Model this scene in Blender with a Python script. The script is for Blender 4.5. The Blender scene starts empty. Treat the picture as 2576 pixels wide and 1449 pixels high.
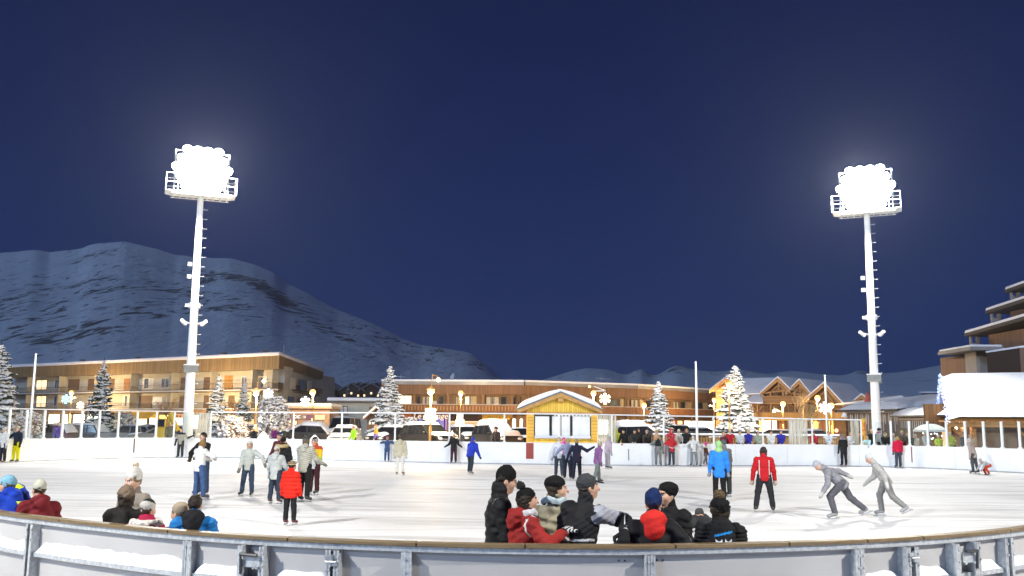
import bpy, math, random
import numpy as np
from mathutils import Vector, Matrix
random.seed(7)
SC = bpy.context.scene
COL = SC.collection
R_ = math.radians
# ---------------------------------------------------------------- camera
F, CX, CY = 2358.0, 1288.0, 724.5
TILT, ROLL, CAMZ = R_(8.2), R_(0.5), 2.25
fw = Vector((0, math.cos(TILT), math.sin(TILT)))
_r = Vector((1, 0, 0)); _u = Vector((0, -math.sin(TILT), math.cos(TILT)))
rt = _r*math.cos(ROLL) + _u*math.sin(ROLL)
up = -_r*math.sin(ROLL) + _u*math.cos(ROLL)
def ray(px, py):
    return fw + rt*((px-CX)/F) + up*((CY-py)/F)
def P(px, py, Y):
    d = ray(px, py); s = Y/d.y
    return Vector((d.x*s, Y, CAMZ+d.z*s))
def G(px, py, z=0.0):
    d = ray(px, py); s = (z-CAMZ)/d.z
    return Vector((d.x*s, d.y*s, z))
cam = bpy.data.cameras.new('camera'); camo = bpy.data.objects.new('camera', cam); COL.objects.link(camo)
m = Matrix((rt, up, -fw)).transposed().to_4x4(); m.translation = Vector((0, 0, CAMZ)); camo.matrix_world = m
cam.sensor_width = 36; cam.lens = F/2576*36; cam.clip_start = 0.1; cam.clip_end = 9000
SC.camera = camo
# ---------------------------------------------------------------- colour + materials
def lin(c): return c/12.92 if c <= 0.04045 else ((c+0.055)/1.055)**2.4
def hx(s):
    s = s.lstrip('#'); return tuple(lin(int(s[i:i+2], 16)/255) for i in (0, 2, 4))
_MC = {}
def nodes_for(name):
    m = bpy.data.materials.new(name); m.use_nodes = True
    nt = m.node_tree; nt.nodes.clear()
    o = nt.nodes.new('ShaderNodeOutputMaterial'); b = nt.nodes.new('ShaderNodeBsdfPrincipled')
    nt.links.new(b.outputs[0], o.inputs[0])
    return m, nt, b, o
def N(nt, t, **kw):
    n = nt.nodes.new(t)
    for k, v in kw.items():
        if k in n.inputs.keys(): n.inputs[k].default_value = v
        else: setattr(n, k, v)
    return n
def math_n(nt, op, a, b=None):
    n = nt.nodes.new('ShaderNodeMath'); n.operation = op
    for i, v in enumerate((a, b)):
        if v is None: continue
        if isinstance(v, (int, float)): n.inputs[i].default_value = v
        else: nt.links.new(v, n.inputs[i])
    return n.outputs[0]
def mixc(nt, f, a, b):
    n = nt.nodes.new('ShaderNodeMix'); n.data_type = 'RGBA'
    for s, v in ((n.inputs[0], f), (n.inputs[6], a), (n.inputs[7], b)):
        if isinstance(v, (tuple, list)): s.default_value = (v[0], v[1], v[2], 1)
        elif isinstance(v, (int, float)): s.default_value = v
        else: nt.links.new(v, s)
    return n.outputs[2]
def add_bump(nt, b, h, strength, dist=0.02):
    n = N(nt, 'ShaderNodeBump'); n.inputs['Strength'].default_value = strength; n.inputs['Distance'].default_value = dist
    nt.links.new(h, n.inputs['Height']); nt.links.new(n.outputs[0], b.inputs['Normal'])
def mat(name, col, rough=0.6, var=0.15, scale=6.0, bump=0.0, bscale=40.0, metal=0.0, col2=None, emit=None, estr=0.0, sample=False, spec=None, bdist=0.02):
    key = (name, tuple(col), rough, var, scale, bump, bscale, metal, emit, estr, col2)
    if key in _MC: return _MC[key]
    m, nt, b, o = nodes_for(name)
    tc = N(nt, 'ShaderNodeTexCoord')
    if var > 0 or col2:
        n = N(nt, 'ShaderNodeTexNoise', Scale=scale, Detail=4.0); nt.links.new(tc.outputs['Object'], n.inputs['Vector'])
        mr = N(nt, 'ShaderNodeMapRange'); mr.inputs[1].default_value = .3; mr.inputs[2].default_value = .7
        nt.links.new(n.outputs[0], mr.inputs[0])
        a = tuple(c*(1-var) for c in col); d = col2 or tuple(min(1, c*(1+var)) for c in col)
        nt.links.new(mixc(nt, mr.outputs[0], a, d), b.inputs['Base Color'])
    else: b.inputs['Base Color'].default_value = (*col, 1)
    b.inputs['Roughness'].default_value = rough; b.inputs['Metallic'].default_value = metal
    if spec is not None: b.inputs['Specular IOR Level'].default_value = spec
    if bump > 0:
        n2 = N(nt, 'ShaderNodeTexNoise', Scale=bscale, Detail=5.0); nt.links.new(tc.outputs['Object'], n2.inputs['Vector'])
        add_bump(nt, b, n2.outputs[0], bump, bdist)
    if emit:
        b.inputs['Emission Color'].default_value = (*emit, 1); b.inputs['Emission Strength'].default_value = estr
        if not sample: m.cycles.emission_sampling = 'NONE'
    _MC[key] = m
    return m
def planks(name, col, w=0.15, axis=0, var=0.35, rough=0.7, gap=0.08, cross=False):
    """boards of width w laid side by side along local axis, each a little different"""
    key = (name, tuple(col), w, axis, var)
    if key in _MC: return _MC[key]
    m, nt, b, o = nodes_for(name)
    tc = N(nt, 'ShaderNodeTexCoord'); sx = N(nt, 'ShaderNodeSeparateXYZ'); nt.links.new(tc.outputs['Object'], sx.inputs[0])
    u = math_n(nt, 'DIVIDE', sx.outputs[axis], w)
    fl = math_n(nt, 'FLOOR', u); fr = math_n(nt, 'FRACT', u)
    wn = N(nt, 'ShaderNodeTexWhiteNoise'); wn.noise_dimensions = '1D'; nt.links.new(fl, wn.inputs['W'])
    mp = N(nt, 'ShaderNodeMapping'); sc = [1.2, 1.2, 1.2]; sc[axis] = 14; 
    mp.inputs['Scale'].default_value = sc; nt.links.new(tc.outputs['Object'], mp.inputs[0])
    n = N(nt, 'ShaderNodeTexNoise', Scale=1.0, Detail=5.0); nt.links.new(mp.outputs[0], n.inputs['Vector'])
    f = math_n(nt, 'ADD', math_n(nt, 'MULTIPLY', wn.outputs[0], .6), math_n(nt, 'MULTIPLY', n.outputs[0], .5))
    c = mixc(nt, f, tuple(x*(1-var) for x in col), tuple(min(1, x*(1+var)) for x in col))
    g = math_n(nt, 'LESS_THAN', fr, gap)
    c2 = mixc(nt, g, c, tuple(x*.3 for x in col))
    nt.links.new(c2, b.inputs['Base Color']); b.inputs['Roughness'].default_value = rough
    add_bump(nt, b, math_n(nt, 'SUBTRACT', 1.0, g), .5, .02)
    _MC[key] = m
    return m
def glass_mat(name='glass', tint=(.9, .95, .95), refl=.08):
    key = (name, tint, refl)
    if key in _MC: return _MC[key]
    m = bpy.data.materials.new(name); m.use_nodes = True; nt = m.node_tree; nt.nodes.clear()
    o = N(nt, 'ShaderNodeOutputMaterial'); t = N(nt, 'ShaderNodeBsdfTransparent'); t.inputs[0].default_value = (*tint, 1)
    g = N(nt, 'ShaderNodeBsdfGlossy'); g.inputs['Roughness'].default_value = .05
    x = N(nt, 'ShaderNodeMixShader'); x.inputs[0].default_value = refl
    nt.links.new(t.outputs[0], x.inputs[1]); nt.links.new(g.outputs[0], x.inputs[2]); nt.links.new(x.outputs[0], o.inputs[0])
    _MC[key] = m
    return m
def emis(name, col, s, sample=False):
    return mat(name, (.5, .5, .5), .5, 0, emit=tuple(col), estr=s, sample=sample)
# ---------------------------------------------------------------- mesh builder
class MB:
    def __init__(s): s.v = []; s.f = []; s.m = []; s.cm = 0
    def add(s, vs, fs, M=None):
        o = len(s.v)
        s.v += [tuple(M @ Vector(p)) if M is not None else tuple(p) for p in vs]
        s.f += [tuple(i+o for i in f) for f in fs]; s.m += [s.cm]*len(fs)
        return s
    def box(s, c, d, rz=0.0, M=None, rot=None):
        x, y, z = d[0]/2, d[1]/2, d[2]/2
        vs = [(-x,-y,-z),(x,-y,-z),(x,y,-z),(-x,y,-z),(-x,-y,z),(x,-y,z),(x,y,z),(-x,y,z)]
        T = Matrix.Translation(c) @ (rot.to_4x4() if rot is not None else Matrix.Rotation(rz, 4, 'Z'))
        if M is not None: T = M @ T
        return s.add(vs, [(0,3,2,1),(4,5,6,7),(0,1,5,4),(1,2,6,5),(2,3,7,6),(3,0,4,7)], T)
    def b(s, x0, x1, y0, y1, z0, z1):
        return s.box(((x0+x1)/2, (y0+y1)/2, (z0+z1)/2), (abs(x1-x0), abs(y1-y0), abs(z1-z0)))
    def tube(s, p0, p1, r0, r1=None, n=8, cap=True):
        p0, p1 = Vector(p0), Vector(p1); r1 = r0 if r1 is None else r1
        d = (p1-p0)
        if d.length < 1e-6: return s
        q = d.to_track_quat('Z', 'Y'); vs = []
        for p, r in ((p0, r0), (p1, r1)):
            for i in range(n):
                a = 2*math.pi*i/n; vs.append(p + q @ Vector((r*math.cos(a), r*math.sin(a), 0)))
        fs = [(i, (i+1) % n, n+(i+1) % n, n+i) for i in range(n)]
        if cap: fs += [tuple(range(n-1, -1, -1)), tuple(range(n, 2*n))]
        return s.add(vs, fs)
    def beam(s, p0, p1, w, h):
        p0, p1 = Vector(p0), Vector(p1); d = p1-p0
        q = d.to_track_quat('Y', 'Z').to_matrix()
        return s.box((p0+p1)/2, (w, d.length, h), rot=q)
    def prism(s, poly, y0, y1, M=None):
        """poly in (x,z), extruded along y"""
        n = len(poly)
        vs = [(x, y0, z) for x, z in poly]+[(x, y1, z) for x, z in poly]
        fs = [tuple(range(n)), tuple(range(2*n-1, n-1, -1))]+[(i, i+n, (i+1) % n+n, (i+1) % n) for i in range(n)]
        return s.add(vs, fs, M)
    def ball(s, c, r, n=8, k=6, jit=0, M=None):
        r = (r, r, r) if isinstance(r, (int, float)) else r
        vs = []; fs = []
        for j in range(1, k):
            th = math.pi*j/k
            for i in range(n):
                a = 2*math.pi*i/n; q = 1+random.uniform(-jit, jit)
                vs.append((c[0]+r[0]*q*math.sin(th)*math.cos(a), c[1]+r[1]*q*math.sin(th)*math.sin(a), c[2]+r[2]*q*math.cos(th)))
        t = len(vs); vs += [(c[0], c[1], c[2]+r[2]), (c[0], c[1], c[2]-r[2])]
        for j in range(k-2):
            for i in range(n): fs.append((j*n+i, (j+1)*n+i, (j+1)*n+(i+1) % n, j*n+(i+1) % n))
        for i in range(n): fs.append((t, i, (i+1) % n)); fs.append((t+1, (k-2)*n+(i+1) % n, (k-2)*n+i))
        return s.add(vs, fs, M)
    def lathe(s, prof, n=16, c=(0, 0, 0)):
        vs = []; fs = []
        for r, z in prof:
            for i in range(n):
                a = 2*math.pi*i/n; vs.append((c[0]+r*math.cos(a), c[1]+r*math.sin(a), c[2]+z))
        for j in range(len(prof)-1):
            for i in range(n): fs.append((j*n+i, j*n+(i+1) % n, (j+1)*n+(i+1) % n, (j+1)*n+i))
        return s.add(vs, fs)
    def path(s, pts, prof, closed=False):
        """sweep closed profile [(offset,z)] along plan polyline pts; offset is to the left of travel"""
        n = len(pts); k = len(prof); vs = []
        for i, p in enumerate(pts):
            a = Vector(pts[i-1] if (i > 0 or closed) else p); c = Vector(pts[(i+1) % n] if (i < n-1 or closed) else p); p = Vector(p)
            t1 = (p-a); t2 = (c-p)
            t1 = t1.normalized() if t1.length > 1e-9 else t2.normalized(); t2 = t2.normalized() if t2.length > 1e-9 else t1
            t = (t1+t2).normalized(); nr = Vector((-t.y, t.x)); q = max(.4, nr.dot(Vector((-t1.y, t1.x))))
            for off, z in prof: vs.append((p.x+nr.x*off/q, p.y+nr.y*off/q, z))
        fs = []
        for i in range(n if closed else n-1):
            for j in range(k):
                a, b2 = i*k+j, i*k+(j+1) % k; c, d = ((i+1) % n)*k+(j+1) % k, ((i+1) % n)*k+j
                fs.append((a, d, c, b2))
        if not closed: fs += [tuple(range(k)), tuple(range((n-1)*k+k-1, (n-1)*k-1, -1))]
        return s.add(vs, fs)
    def obj(s, name, mats, parent=None, smooth=False, loc=None):
        me = bpy.data.meshes.new(name); me.from_pydata(s.v, [], s.f)
        mats = mats if isinstance(mats, (list, tuple)) else [mats]
        for m_ in mats: me.materials.append(m_)
        if any(s.m): me.polygons.foreach_set('material_index', s.m)
        if smooth: me.polygons.foreach_set('use_smooth', [True]*len(s.f))
        me.update()
        o = bpy.data.objects.new(name, me); COL.objects.link(o)
        if parent is not None: o.parent = parent
        if loc is not None: o.location = loc
        return o
def rect(o0, o1, z0, z1): return [(o0, z0), (o1, z0), (o1, z1), (o0, z1)]
def tag(o, label, cat, group=None):
    o['label'] = label; o['category'] = cat
    if group: o['group'] = group
    return o
def thing(name, label, cat, loc=(0, 0, 0), rz=0.0, group=None):
    o = bpy.data.objects.new(name, None); COL.objects.link(o); o.empty_display_size = .2
    o.location = loc; o.rotation_euler = (0, 0, rz)
    return tag(o, label, cat, group)
def kind(o, k): o['kind'] = k; return o
def dup(root, loc, rz=None, label=None):
    def cp(o, par):
        c = o.copy(); COL.objects.link(c)
        if par is not None: c.parent = par
        for ch in list(o.children): cp(ch, c)
        return c
    r = cp(root, None); r.location = loc
    if rz is not None: r.rotation_euler = (0, 0, rz)
    if label: r['label'] = label
    return r
def light(name, kind_, loc, power, col=(1, 1, 1), parent=None, radius=.2, target=None, spot=None, blend=.5):
    l = bpy.data.lights.new(name, kind_); l.energy = power; l.color = col
    if kind_ in ('POINT', 'SPOT'): l.shadow_soft_size = radius
    if kind_ == 'SPOT': l.spot_size = spot; l.spot_blend = blend
    o = bpy.data.objects.new(name, l); COL.objects.link(o); o.location = loc
    if target is not None:
        d = Vector(target)-Vector(loc); o.rotation_euler = d.to_track_quat('-Z', 'Y').to_euler()
    if parent is not None:
        o.parent = parent
    return o
def text(name, body, size, matl, parent, loc, rot=(math.pi/2, 0, 0), ext=.01, align='CENTER', shear=0):
    c = bpy.data.curves.new(name, 'FONT'); c.body = body; c.size = size; c.extrude = ext; c.align_x = align; c.align_y = 'CENTER'; c.shear = shear
    t = bpy.data.objects.new('tmp', c); COL.objects.link(t)
    me = bpy.data.meshes.new_from_object(t.evaluated_get(bpy.context.evaluated_depsgraph_get())); bpy.data.objects.remove(t)
    me.materials.clear(); me.materials.append(matl)
    o = bpy.data.objects.new(name, me); COL.objects.link(o); o.parent = parent; o.location = loc; o.rotation_euler = rot
    return o
# common materials
SNOW = mat('snow', (.82, .84, .88), .65, .05, 3, .6, 9, bdist=.08)
SNOWR = mat('snow_roof', (.80, .83, .88), .6, .04, 1.2, .35, 4, bdist=.1)
WHITE = mat('white_paint', (.78, .79, .78), .4, .04, 2)
GALV = mat('galvanised_steel', (.46, .48, .49), .45, .22, 26, .15, 90, metal=.35)
DARK = mat('dark_metal', (.035, .037, .04), .45, .2, 10)
GLASSW = mat('window_glass', (.03, .035, .045), .08, .2, 2)
# ---------------------------------------------------------------- render + world
SC.render.engine = 'CYCLES'
SC.cycles.use_denoising = True
try: SC.cycles.denoiser = 'OPENIMAGEDENOISE'
except Exception: pass
SC.cycles.max_bounces = 5; SC.cycles.diffuse_bounces = 3; SC.cycles.glossy_bounces = 2; SC.cycles.transparent_max_bounces = 10
SC.cycles.caustics_reflective = False; SC.cycles.caustics_refractive = False
SC.cycles.sample_clamp_indirect = 4.0
SC.view_settings.view_transform = 'Standard'; SC.view_settings.look = 'None'; SC.view_settings.exposure = 0; SC.view_settings.gamma = 1
SC.view_settings.use_curve_mapping = False
w = bpy.data.worlds.new('World'); SC.world = w; w.use_nodes = True
wt = w.node_tree; wt.nodes.clear()
wo = N(wt, 'ShaderNodeOutputWorld'); bg = N(wt, 'ShaderNodeBackground'); sk = N(wt, 'ShaderNodeTexSky')
# deep-blue dusk sky: a Nishita sky at very low strength under a twilight gradient (darker overhead, paler to the horizon, brightest in the west behind the viewer)
sk.sky_type = 'NISHITA'; sk.sun_disc = False; sk.sun_elevation = R_(3); sk.sun_rotation = R_(205); sk.altitude = 1800; sk.ozone_density = 6
tc = N(wt, 'ShaderNodeTexCoord'); sx = N(wt, 'ShaderNodeSeparateXYZ'); wt.links.new(tc.outputs['Generated'], sx.inputs[0])
rp = N(wt, 'ShaderNodeValToRGB'); wt.links.new(sx.outputs[2], rp.inputs[0])
cr = rp.color_ramp; cr.elements[0].position = 0.0; cr.elements[0].color = (*hx('243a6c'), 1)
cr.elements[1].position = 0.9; cr.elements[1].color = (*hx('0b102d'), 1)
for p_, c_ in ((.12, '1d2f62'), (.30, '162351'), (.5, '10193f')):
    e = cr.elements.new(p_); e.color = (*hx(c_), 1)
west = math_n(wt, 'ADD', 1.0, math_n(wt, 'MULTIPLY', math_n(wt, 'MAXIMUM', math_n(wt, 'MULTIPLY', sx.outputs[1], -1.0), 0.0), 1.6))
bg2 = N(wt, 'ShaderNodeBackground'); wt.links.new(rp.outputs[0], bg2.inputs[0]); wt.links.new(west, bg2.inputs[1])
wt.links.new(sk.outputs[0], bg.inputs[0]); bg.inputs[1].default_value = .003
ad = N(wt, 'ShaderNodeAddShader'); wt.links.new(bg.outputs[0], ad.inputs[0]); wt.links.new(bg2.outputs[0], ad.inputs[1])
wt.links.new(ad.outputs[0], wo.inputs[0])
# last twilight / moon: one weak soft blue sun from behind the viewer, to the left
sl = bpy.data.lights.new('twilight_sun', 'SUN'); sl.energy = 1.25; sl.angle = R_(12); sl.color = (.44, .66, 1)
so = bpy.data.objects.new('twilight_sun', sl); COL.objects.link(so)
so.rotation_euler = (Vector((.55, .75, -.42))).to_track_quat('-Z', 'Y').to_euler()
# ================================================================ GROUND, ICE, MOUNTAINS
def sst(a, b, x): t = np.clip((x-a)/(b-a), 0, 1); return t*t*(3-2*t)
def vnoise(x, y, seed=0):
    """smooth value noise on numpy arrays"""
    x = np.asarray(x, float); y = np.asarray(y, float)
    xi = np.floor(x).astype(np.int64); yi = np.floor(y).astype(np.int64); xf = x-xi; yf = y-yi
    def h(a, b):
        n = (a*374761393+b*668265263+seed*1442695041) & 0xffffffff
        n = ((n ^ (n >> 13))*1274126177) & 0xffffffff
        return ((n ^ (n >> 16)) & 0xffff)/65535.0
    u = xf*xf*(3-2*xf); v = yf*yf*(3-2*yf)
    return (h(xi, yi)*(1-u)+h(xi+1, yi)*u)*(1-v)+(h(xi, yi+1)*(1-u)+h(xi+1, yi+1)*u)*v
def fbm(x, y, o=4, seed=0):
    s = 0; a = .5; t = 0
    for i in range(o): s = s+a*vnoise(x*2**i, y*2**i, seed+i*17); t += a; a *= .5
    return s/t-.5
def gz(x, y):
    """height of the snowy ground outside the rink"""
    x = np.asarray(x, float); y = np.asarray(y, float)
    return -.02+.42*sst(58.3, 60.5, y)+.10*sst(62, 74, y)
def gzf(x, y): return float(gz(x, y))
def grid_mesh(name, xs, ys, zf, m, parent=None, smooth=True):
    X, Y = np.meshgrid(xs, ys); Z = zf(X, Y)
    v = np.stack([X, Y, Z], -1).reshape(-1, 3); nx, ny = len(xs), len(ys)
    i = np.arange((ny-1)*(nx-1)); r, c = i//(nx-1), i % (nx-1); a = r*nx+c
    f = np.stack([a, a+1, a+nx+1, a+nx], -1)
    me = bpy.data.meshes.new(name); me.from_pydata(v.tolist(), [], f.tolist()); me.materials.append(m)
    if smooth: me.polygons.foreach_set('use_smooth', [True]*len(f))
    o = bpy.data.objects.new(name, me); COL.objects.link(o); o.parent = parent
    return o
gm = mat('trodden_snow', (.62, .63, .66), .7, .18, .35, .6, 3, bdist=.1)
gxs = np.unique(np.concatenate([np.linspace(-90, 90, 91), np.linspace(-2400, 2400, 41)]))
gys = np.unique(np.concatenate([np.linspace(-40, 200, 121), np.linspace(-300, 2600, 31)]))
o = grid_mesh('ground', gxs, gys, lambda X, Y: gz(X, Y)+np.where((Y > 62) & (Y < 200), .05*fbm(X*.4, Y*.4, 3, 5), 0), gm); kind(o, 'structure')
# ---- rink outline (plan): near rounded end, two straight sides, far curved side
NC, NR = Vector((0.226, 17.066)), 8.525
_ra = [R_(q) for q in (-60, -46, -42, -38, -31, -18, 0, 6, 13, 30, 60)]; _rv = [0, 0, -.05, -.12, -.15, -.05, .03, .05, 0, 0, 0]
def rdev(a): return float(np.interp(a, _ra, _rv))     # the end is not a perfect arc
def arc_pt(a, r=NR): r = r+rdev(a); return Vector((NC.x+r*math.sin(a), NC.y-r*math.cos(a)))
far_px = [(0, 1164), (110, 1159.5), (250, 1155), (340, 1152.5), (520, 1152), (700, 1155.5), (900, 1160), (1100, 1163.5), (1300, 1168.5), (1500, 1170.5),
          (1700, 1171.5), (1932, 1172.5), (2100, 1173), (2260, 1175.5), (2357, 1180), (2500, 1186), (2576, 1191)]
fr_ = [G(*p) for p in far_px]
# smooth the far line in plan and resample
fx_ = np.array([p.x for p in fr_]); fy_ = np.array([p.y for p in fr_])
pf = np.polyfit(fx_, fy_, 6)
far = [Vector((x, float(np.polyval(pf, x)))) for x in np.linspace(fx_[0], fx_[-1], 49)]
def blend(a, b, n, ta, tb):
    """cubic from a (leaving along ta) to b (arriving along tb)"""
    out = []
    for i in range(1, n):
        t = i/n; out.append(a*(2*t**3-3*t*t+1)+ta*(t**3-2*t*t+t)+b*(-2*t**3+3*t*t)+tb*(t**3-t*t))
    return out
near = [arc_pt(R_(a)) for a in np.arange(-46, 46.1, 1)]
A0, A1 = near[0], near[-1]
B0 = A0+Vector((-1, 1.05)).normalized()*28; B1 = A1+Vector((1, 1.05)).normalized()*30
lf = blend(B0, far[0], 10, Vector((-14, 14)), Vector((13, 11))); rf_ = blend(far[-1], B1, 10, Vector((11, -13)), Vector((-13, -13)))
def seg(a, b, n): return [a+(b-a)*(i/n) for i in range(1, n)]
ring_left = [far[0]]+lf[::-1]+[B0]+seg(B0, A0, 9)+[A0]      # far-left corner down to the near end
ring_right = [A1]+seg(A1, B1, 9)+[B1]+rf_[::-1]+[far[-1]]
outline = far[::-1]+lf[::-1]+[B0]+seg(B0, A0, 9)+near+seg(A1, B1, 9)+[B1]+rf_[::-1]
# packed-snow walkway behind the far boards, higher than the ice
_pts = far
mb = MB(); mb.path(_pts, [(.14, -.1), (7, -.1), (7, .38), (.14, .40)]); kind(mb.obj('path', gm), 'structure')
# ice
m, nt, b, _ = nodes_for('ice')
tc = N(nt, 'ShaderNodeTexCoord')
def scr(rot, sc, lo, hi, det=5):
    mp = N(nt, 'ShaderNodeMapping'); mp.inputs['Rotation'].default_value = (0, 0, rot); mp.inputs['Scale'].default_value = sc
    nt.links.new(tc.outputs['Object'], mp.inputs[0])
    n = N(nt, 'ShaderNodeTexNoise', Scale=1.0, Detail=float(det), Distortion=1.3); nt.links.new(mp.outputs[0], n.inputs['Vector'])
    mr = N(nt, 'ShaderNodeMapRange'); mr.inputs[1].default_value = lo; mr.inputs[2].default_value = hi; nt.links.new(n.outputs[0], mr.inputs[0])
    return mr.outputs[0]
s1 = scr(.16, (.13, .9, 1), .52, .74); s2 = scr(-.35, (.5, 4, 1), .54, .76, 6); s3 = scr(1.1, (.5, 9, 1), .58, .8, 6); s4 = scr(0, (.09, .16, 1), .35, .7, 3)
# carved arcs left by skates: thin rings round scattered centres, broken up by noise
def arcs(sc, k, rot):
    mp = N(nt, 'ShaderNodeMapping'); mp.inputs['Scale'].default_value = (sc, sc*1.7, 1); mp.inputs['Rotation'].default_value = (0, 0, rot); nt.links.new(tc.outputs['Object'], mp.inputs[0])
    vo = N(nt, 'ShaderNodeTexVoronoi', Scale=1.0); vo.voronoi_dimensions = '2D'; nt.links.new(mp.outputs[0], vo.inputs['Vector'])
    fr = math_n(nt, 'FRACT', math_n(nt, 'MULTIPLY', vo.outputs['Distance'], k)); line = math_n(nt, 'LESS_THAN', fr, .055)
    nn = N(nt, 'ShaderNodeTexNoise', Scale=.5, Detail=3.0); nt.links.new(tc.outputs['Object'], nn.inputs['Vector'])
    return math_n(nt, 'MULTIPLY', line, math_n(nt, 'GREATER_THAN', nn.outputs[0], .5))
a1 = math_n(nt, 'MAXIMUM', arcs(.23, 9, .4), arcs(.41, 7, 1.3))
c = mixc(nt, s4, (.78, .78, .78), (.60, .59, .58))
c = mixc(nt, math_n(nt, 'MULTIPLY', s1, .8), c, (.36, .345, .335)); c = mixc(nt, math_n(nt, 'MULTIPLY', s2, .6), c, (.40, .40, .42)); c = mixc(nt, math_n(nt, 'MULTIPLY', s3, .4), c, (.9, .91, .92))
c = mixc(nt, math_n(nt, 'MULTIPLY', a1, .35), c, (.42, .42, .44))
nt.links.new(c, b.inputs['Base Color']); b.inputs['Roughness'].default_value = .62; b.inputs['IOR'].default_value = 1.31; b.inputs['Specular IOR Level'].default_value = .3
add_bump(nt, b, s2, .25, .01)
ICE = m
mb = MB(); mb.add([(p.x, p.y, 0) for p in outline], [tuple(range(len(outline)))]); o = mb.obj('ice', ICE); kind(o, 'structure')
# ---- mountains
m, nt, b, _ = nodes_for('mountain_snow_rock')
tc = N(nt, 'ShaderNodeTexCoord'); at = N(nt, 'ShaderNodeAttribute'); at.attribute_name = 'rock'
mp = N(nt, 'ShaderNodeMapping'); mp.inputs['Scale'].default_value = (.16, .012, .15); nt.links.new(tc.outputs['Object'], mp.inputs[0])
n = N(nt, 'ShaderNodeTexNoise', Scale=1.0, Detail=8.0, Roughness=.68); nt.links.new(mp.outputs[0], n.inputs['Vector'])
mp2 = N(nt, 'ShaderNodeMapping'); mp2.inputs['Scale'].default_value = (.004, .0015, .006); nt.links.new(tc.outputs['Object'], mp2.inputs[0])
n2 = N(nt, 'ShaderNodeTexNoise', Scale=1.0, Detail=6.0); nt.links.new(mp2.outputs[0], n2.inputs['Vector'])
mp3 = N(nt, 'ShaderNodeMapping'); mp3.inputs['Scale'].default_value = (.040, .005, .046); mp3.inputs['Rotation'].default_value = (0, .45, 0); nt.links.new(tc.outputs['Object'], mp3.inputs[0])
n3 = N(nt, 'ShaderNodeTexNoise', Scale=1.0, Detail=5.0, Roughness=.6, Distortion=1.6); nt.links.new(mp3.outputs[0], n3.inputs['Vector'])
f = math_n(nt, 'ADD', at.outputs['Fac'], math_n(nt, 'ADD', math_n(nt, 'MULTIPLY', math_n(nt, 'SUBTRACT', n.outputs[0], .5), 2.0), math_n(nt, 'MULTIPLY', math_n(nt, 'SUBTRACT', n3.outputs[0], .5), 2.6)))
mr = N(nt, 'ShaderNodeMapRange'); mr.inputs[1].default_value = .42; mr.inputs[2].default_value = .62; nt.links.new(f, mr.inputs[0])
snowc = mixc(nt, n2.outputs[0], (.66, .70, .75), (.94, .95, .97))
nt.links.new(mixc(nt, mr.outputs[0], snowc, (.13, .13, .135)), b.inputs['Base Color']); b.inputs['Roughness'].default_value = .8
add_bump(nt, b, n.outputs[0], .5, 6)
MTN = m
def mountain(name, ridge, Y0, Y1, npx, nt_, rock, expo=1.25, amp=1.0, z0=0, seed=3, back=300):
    xs_ = np.linspace(ridge[0][0], ridge[-1][0], npx)
    ry = np.interp(xs_, [p[0] for p in ridge], [p[1] for p in ridge])
    k = np.ones(5)/5; ry = np.convolve(np.pad(ry, 2, mode='edge'), k, 'valid')
    rng = np.random.RandomState(seed); ry = ry+1.6*(fbm(xs_*.05, xs_*0, 3, seed))
    rp = [P(a, c, Y1) for a, c in zip(xs_, ry)]
    ax = np.array([p.x/p.y for p in rp]); zr = np.array([p.z for p in rp])
    T = np.concatenate([np.linspace(0, 1, nt_), 1+np.linspace(.02, .25, 5)])
    V = []; RK = []
    for t in T:
        Y = Y0+(Y1-Y0)*t
        X = ax*Y
        tt = min(t, 1.0)
        g = fbm(X*.006+7, Y*.004+0*X, 5, seed); g2 = fbm(ax*60, t*3+0*ax, 4, seed+5)
        fade = math.sin(math.pi*min(1, tt))**.7
        z = z0+(zr-z0)*(tt**expo)+amp*(g*26+g2*2+fbm(X*.03, Y*.012, 4, seed+9)*9)*fade*tt
        if t > 1: z = z-(t-1)*back
        V.append(np.stack([X, Y+0*X, z], -1)); RK.append(rock(xs_, t, ax))
    V = np.concatenate(V); RK = np.concatenate(RK)
    nx, ny = npx, len(T); i = np.arange((ny-1)*(nx-1)); r, c = i//(nx-1), i % (nx-1); a = r*nx+c
    fcs = np.stack([a, a+1, a+nx+1, a+nx], -1)
    me = bpy.data.meshes.new(name); me.from_pydata(V.tolist(), [], fcs.tolist()); me.materials.append(MTN)
    me.polygons.foreach_set('use_smooth', [True]*len(fcs))
    atr = me.attributes.new('rock', 'FLOAT', 'POINT'); atr.data.foreach_set('value', RK.astype(np.float32))
    o = bpy.data.objects.new(name, me); COL.objects.link(o); kind(o, 'structure'); return o
ridge = [(-500, 700), (-250, 650), (0, 637), (90, 628), (122, 634), (160, 631), (205, 625), (235, 613), (312, 607), (345, 614), (400, 628), (440, 641), (510, 648), (580, 650), (640, 665), (690, 686),
         (720, 711), (780, 741), (840, 776), (900, 798), (960, 823), (1010, 851), (1060, 868), (1130, 878), (1180, 886), (1222, 916), (1262, 952), (1310, 1000), (1360, 1062)]
def bump1(x, a, b, s): return sst(a-s, a+s, x)*(1-sst(b-s, b+s, x))
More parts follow.
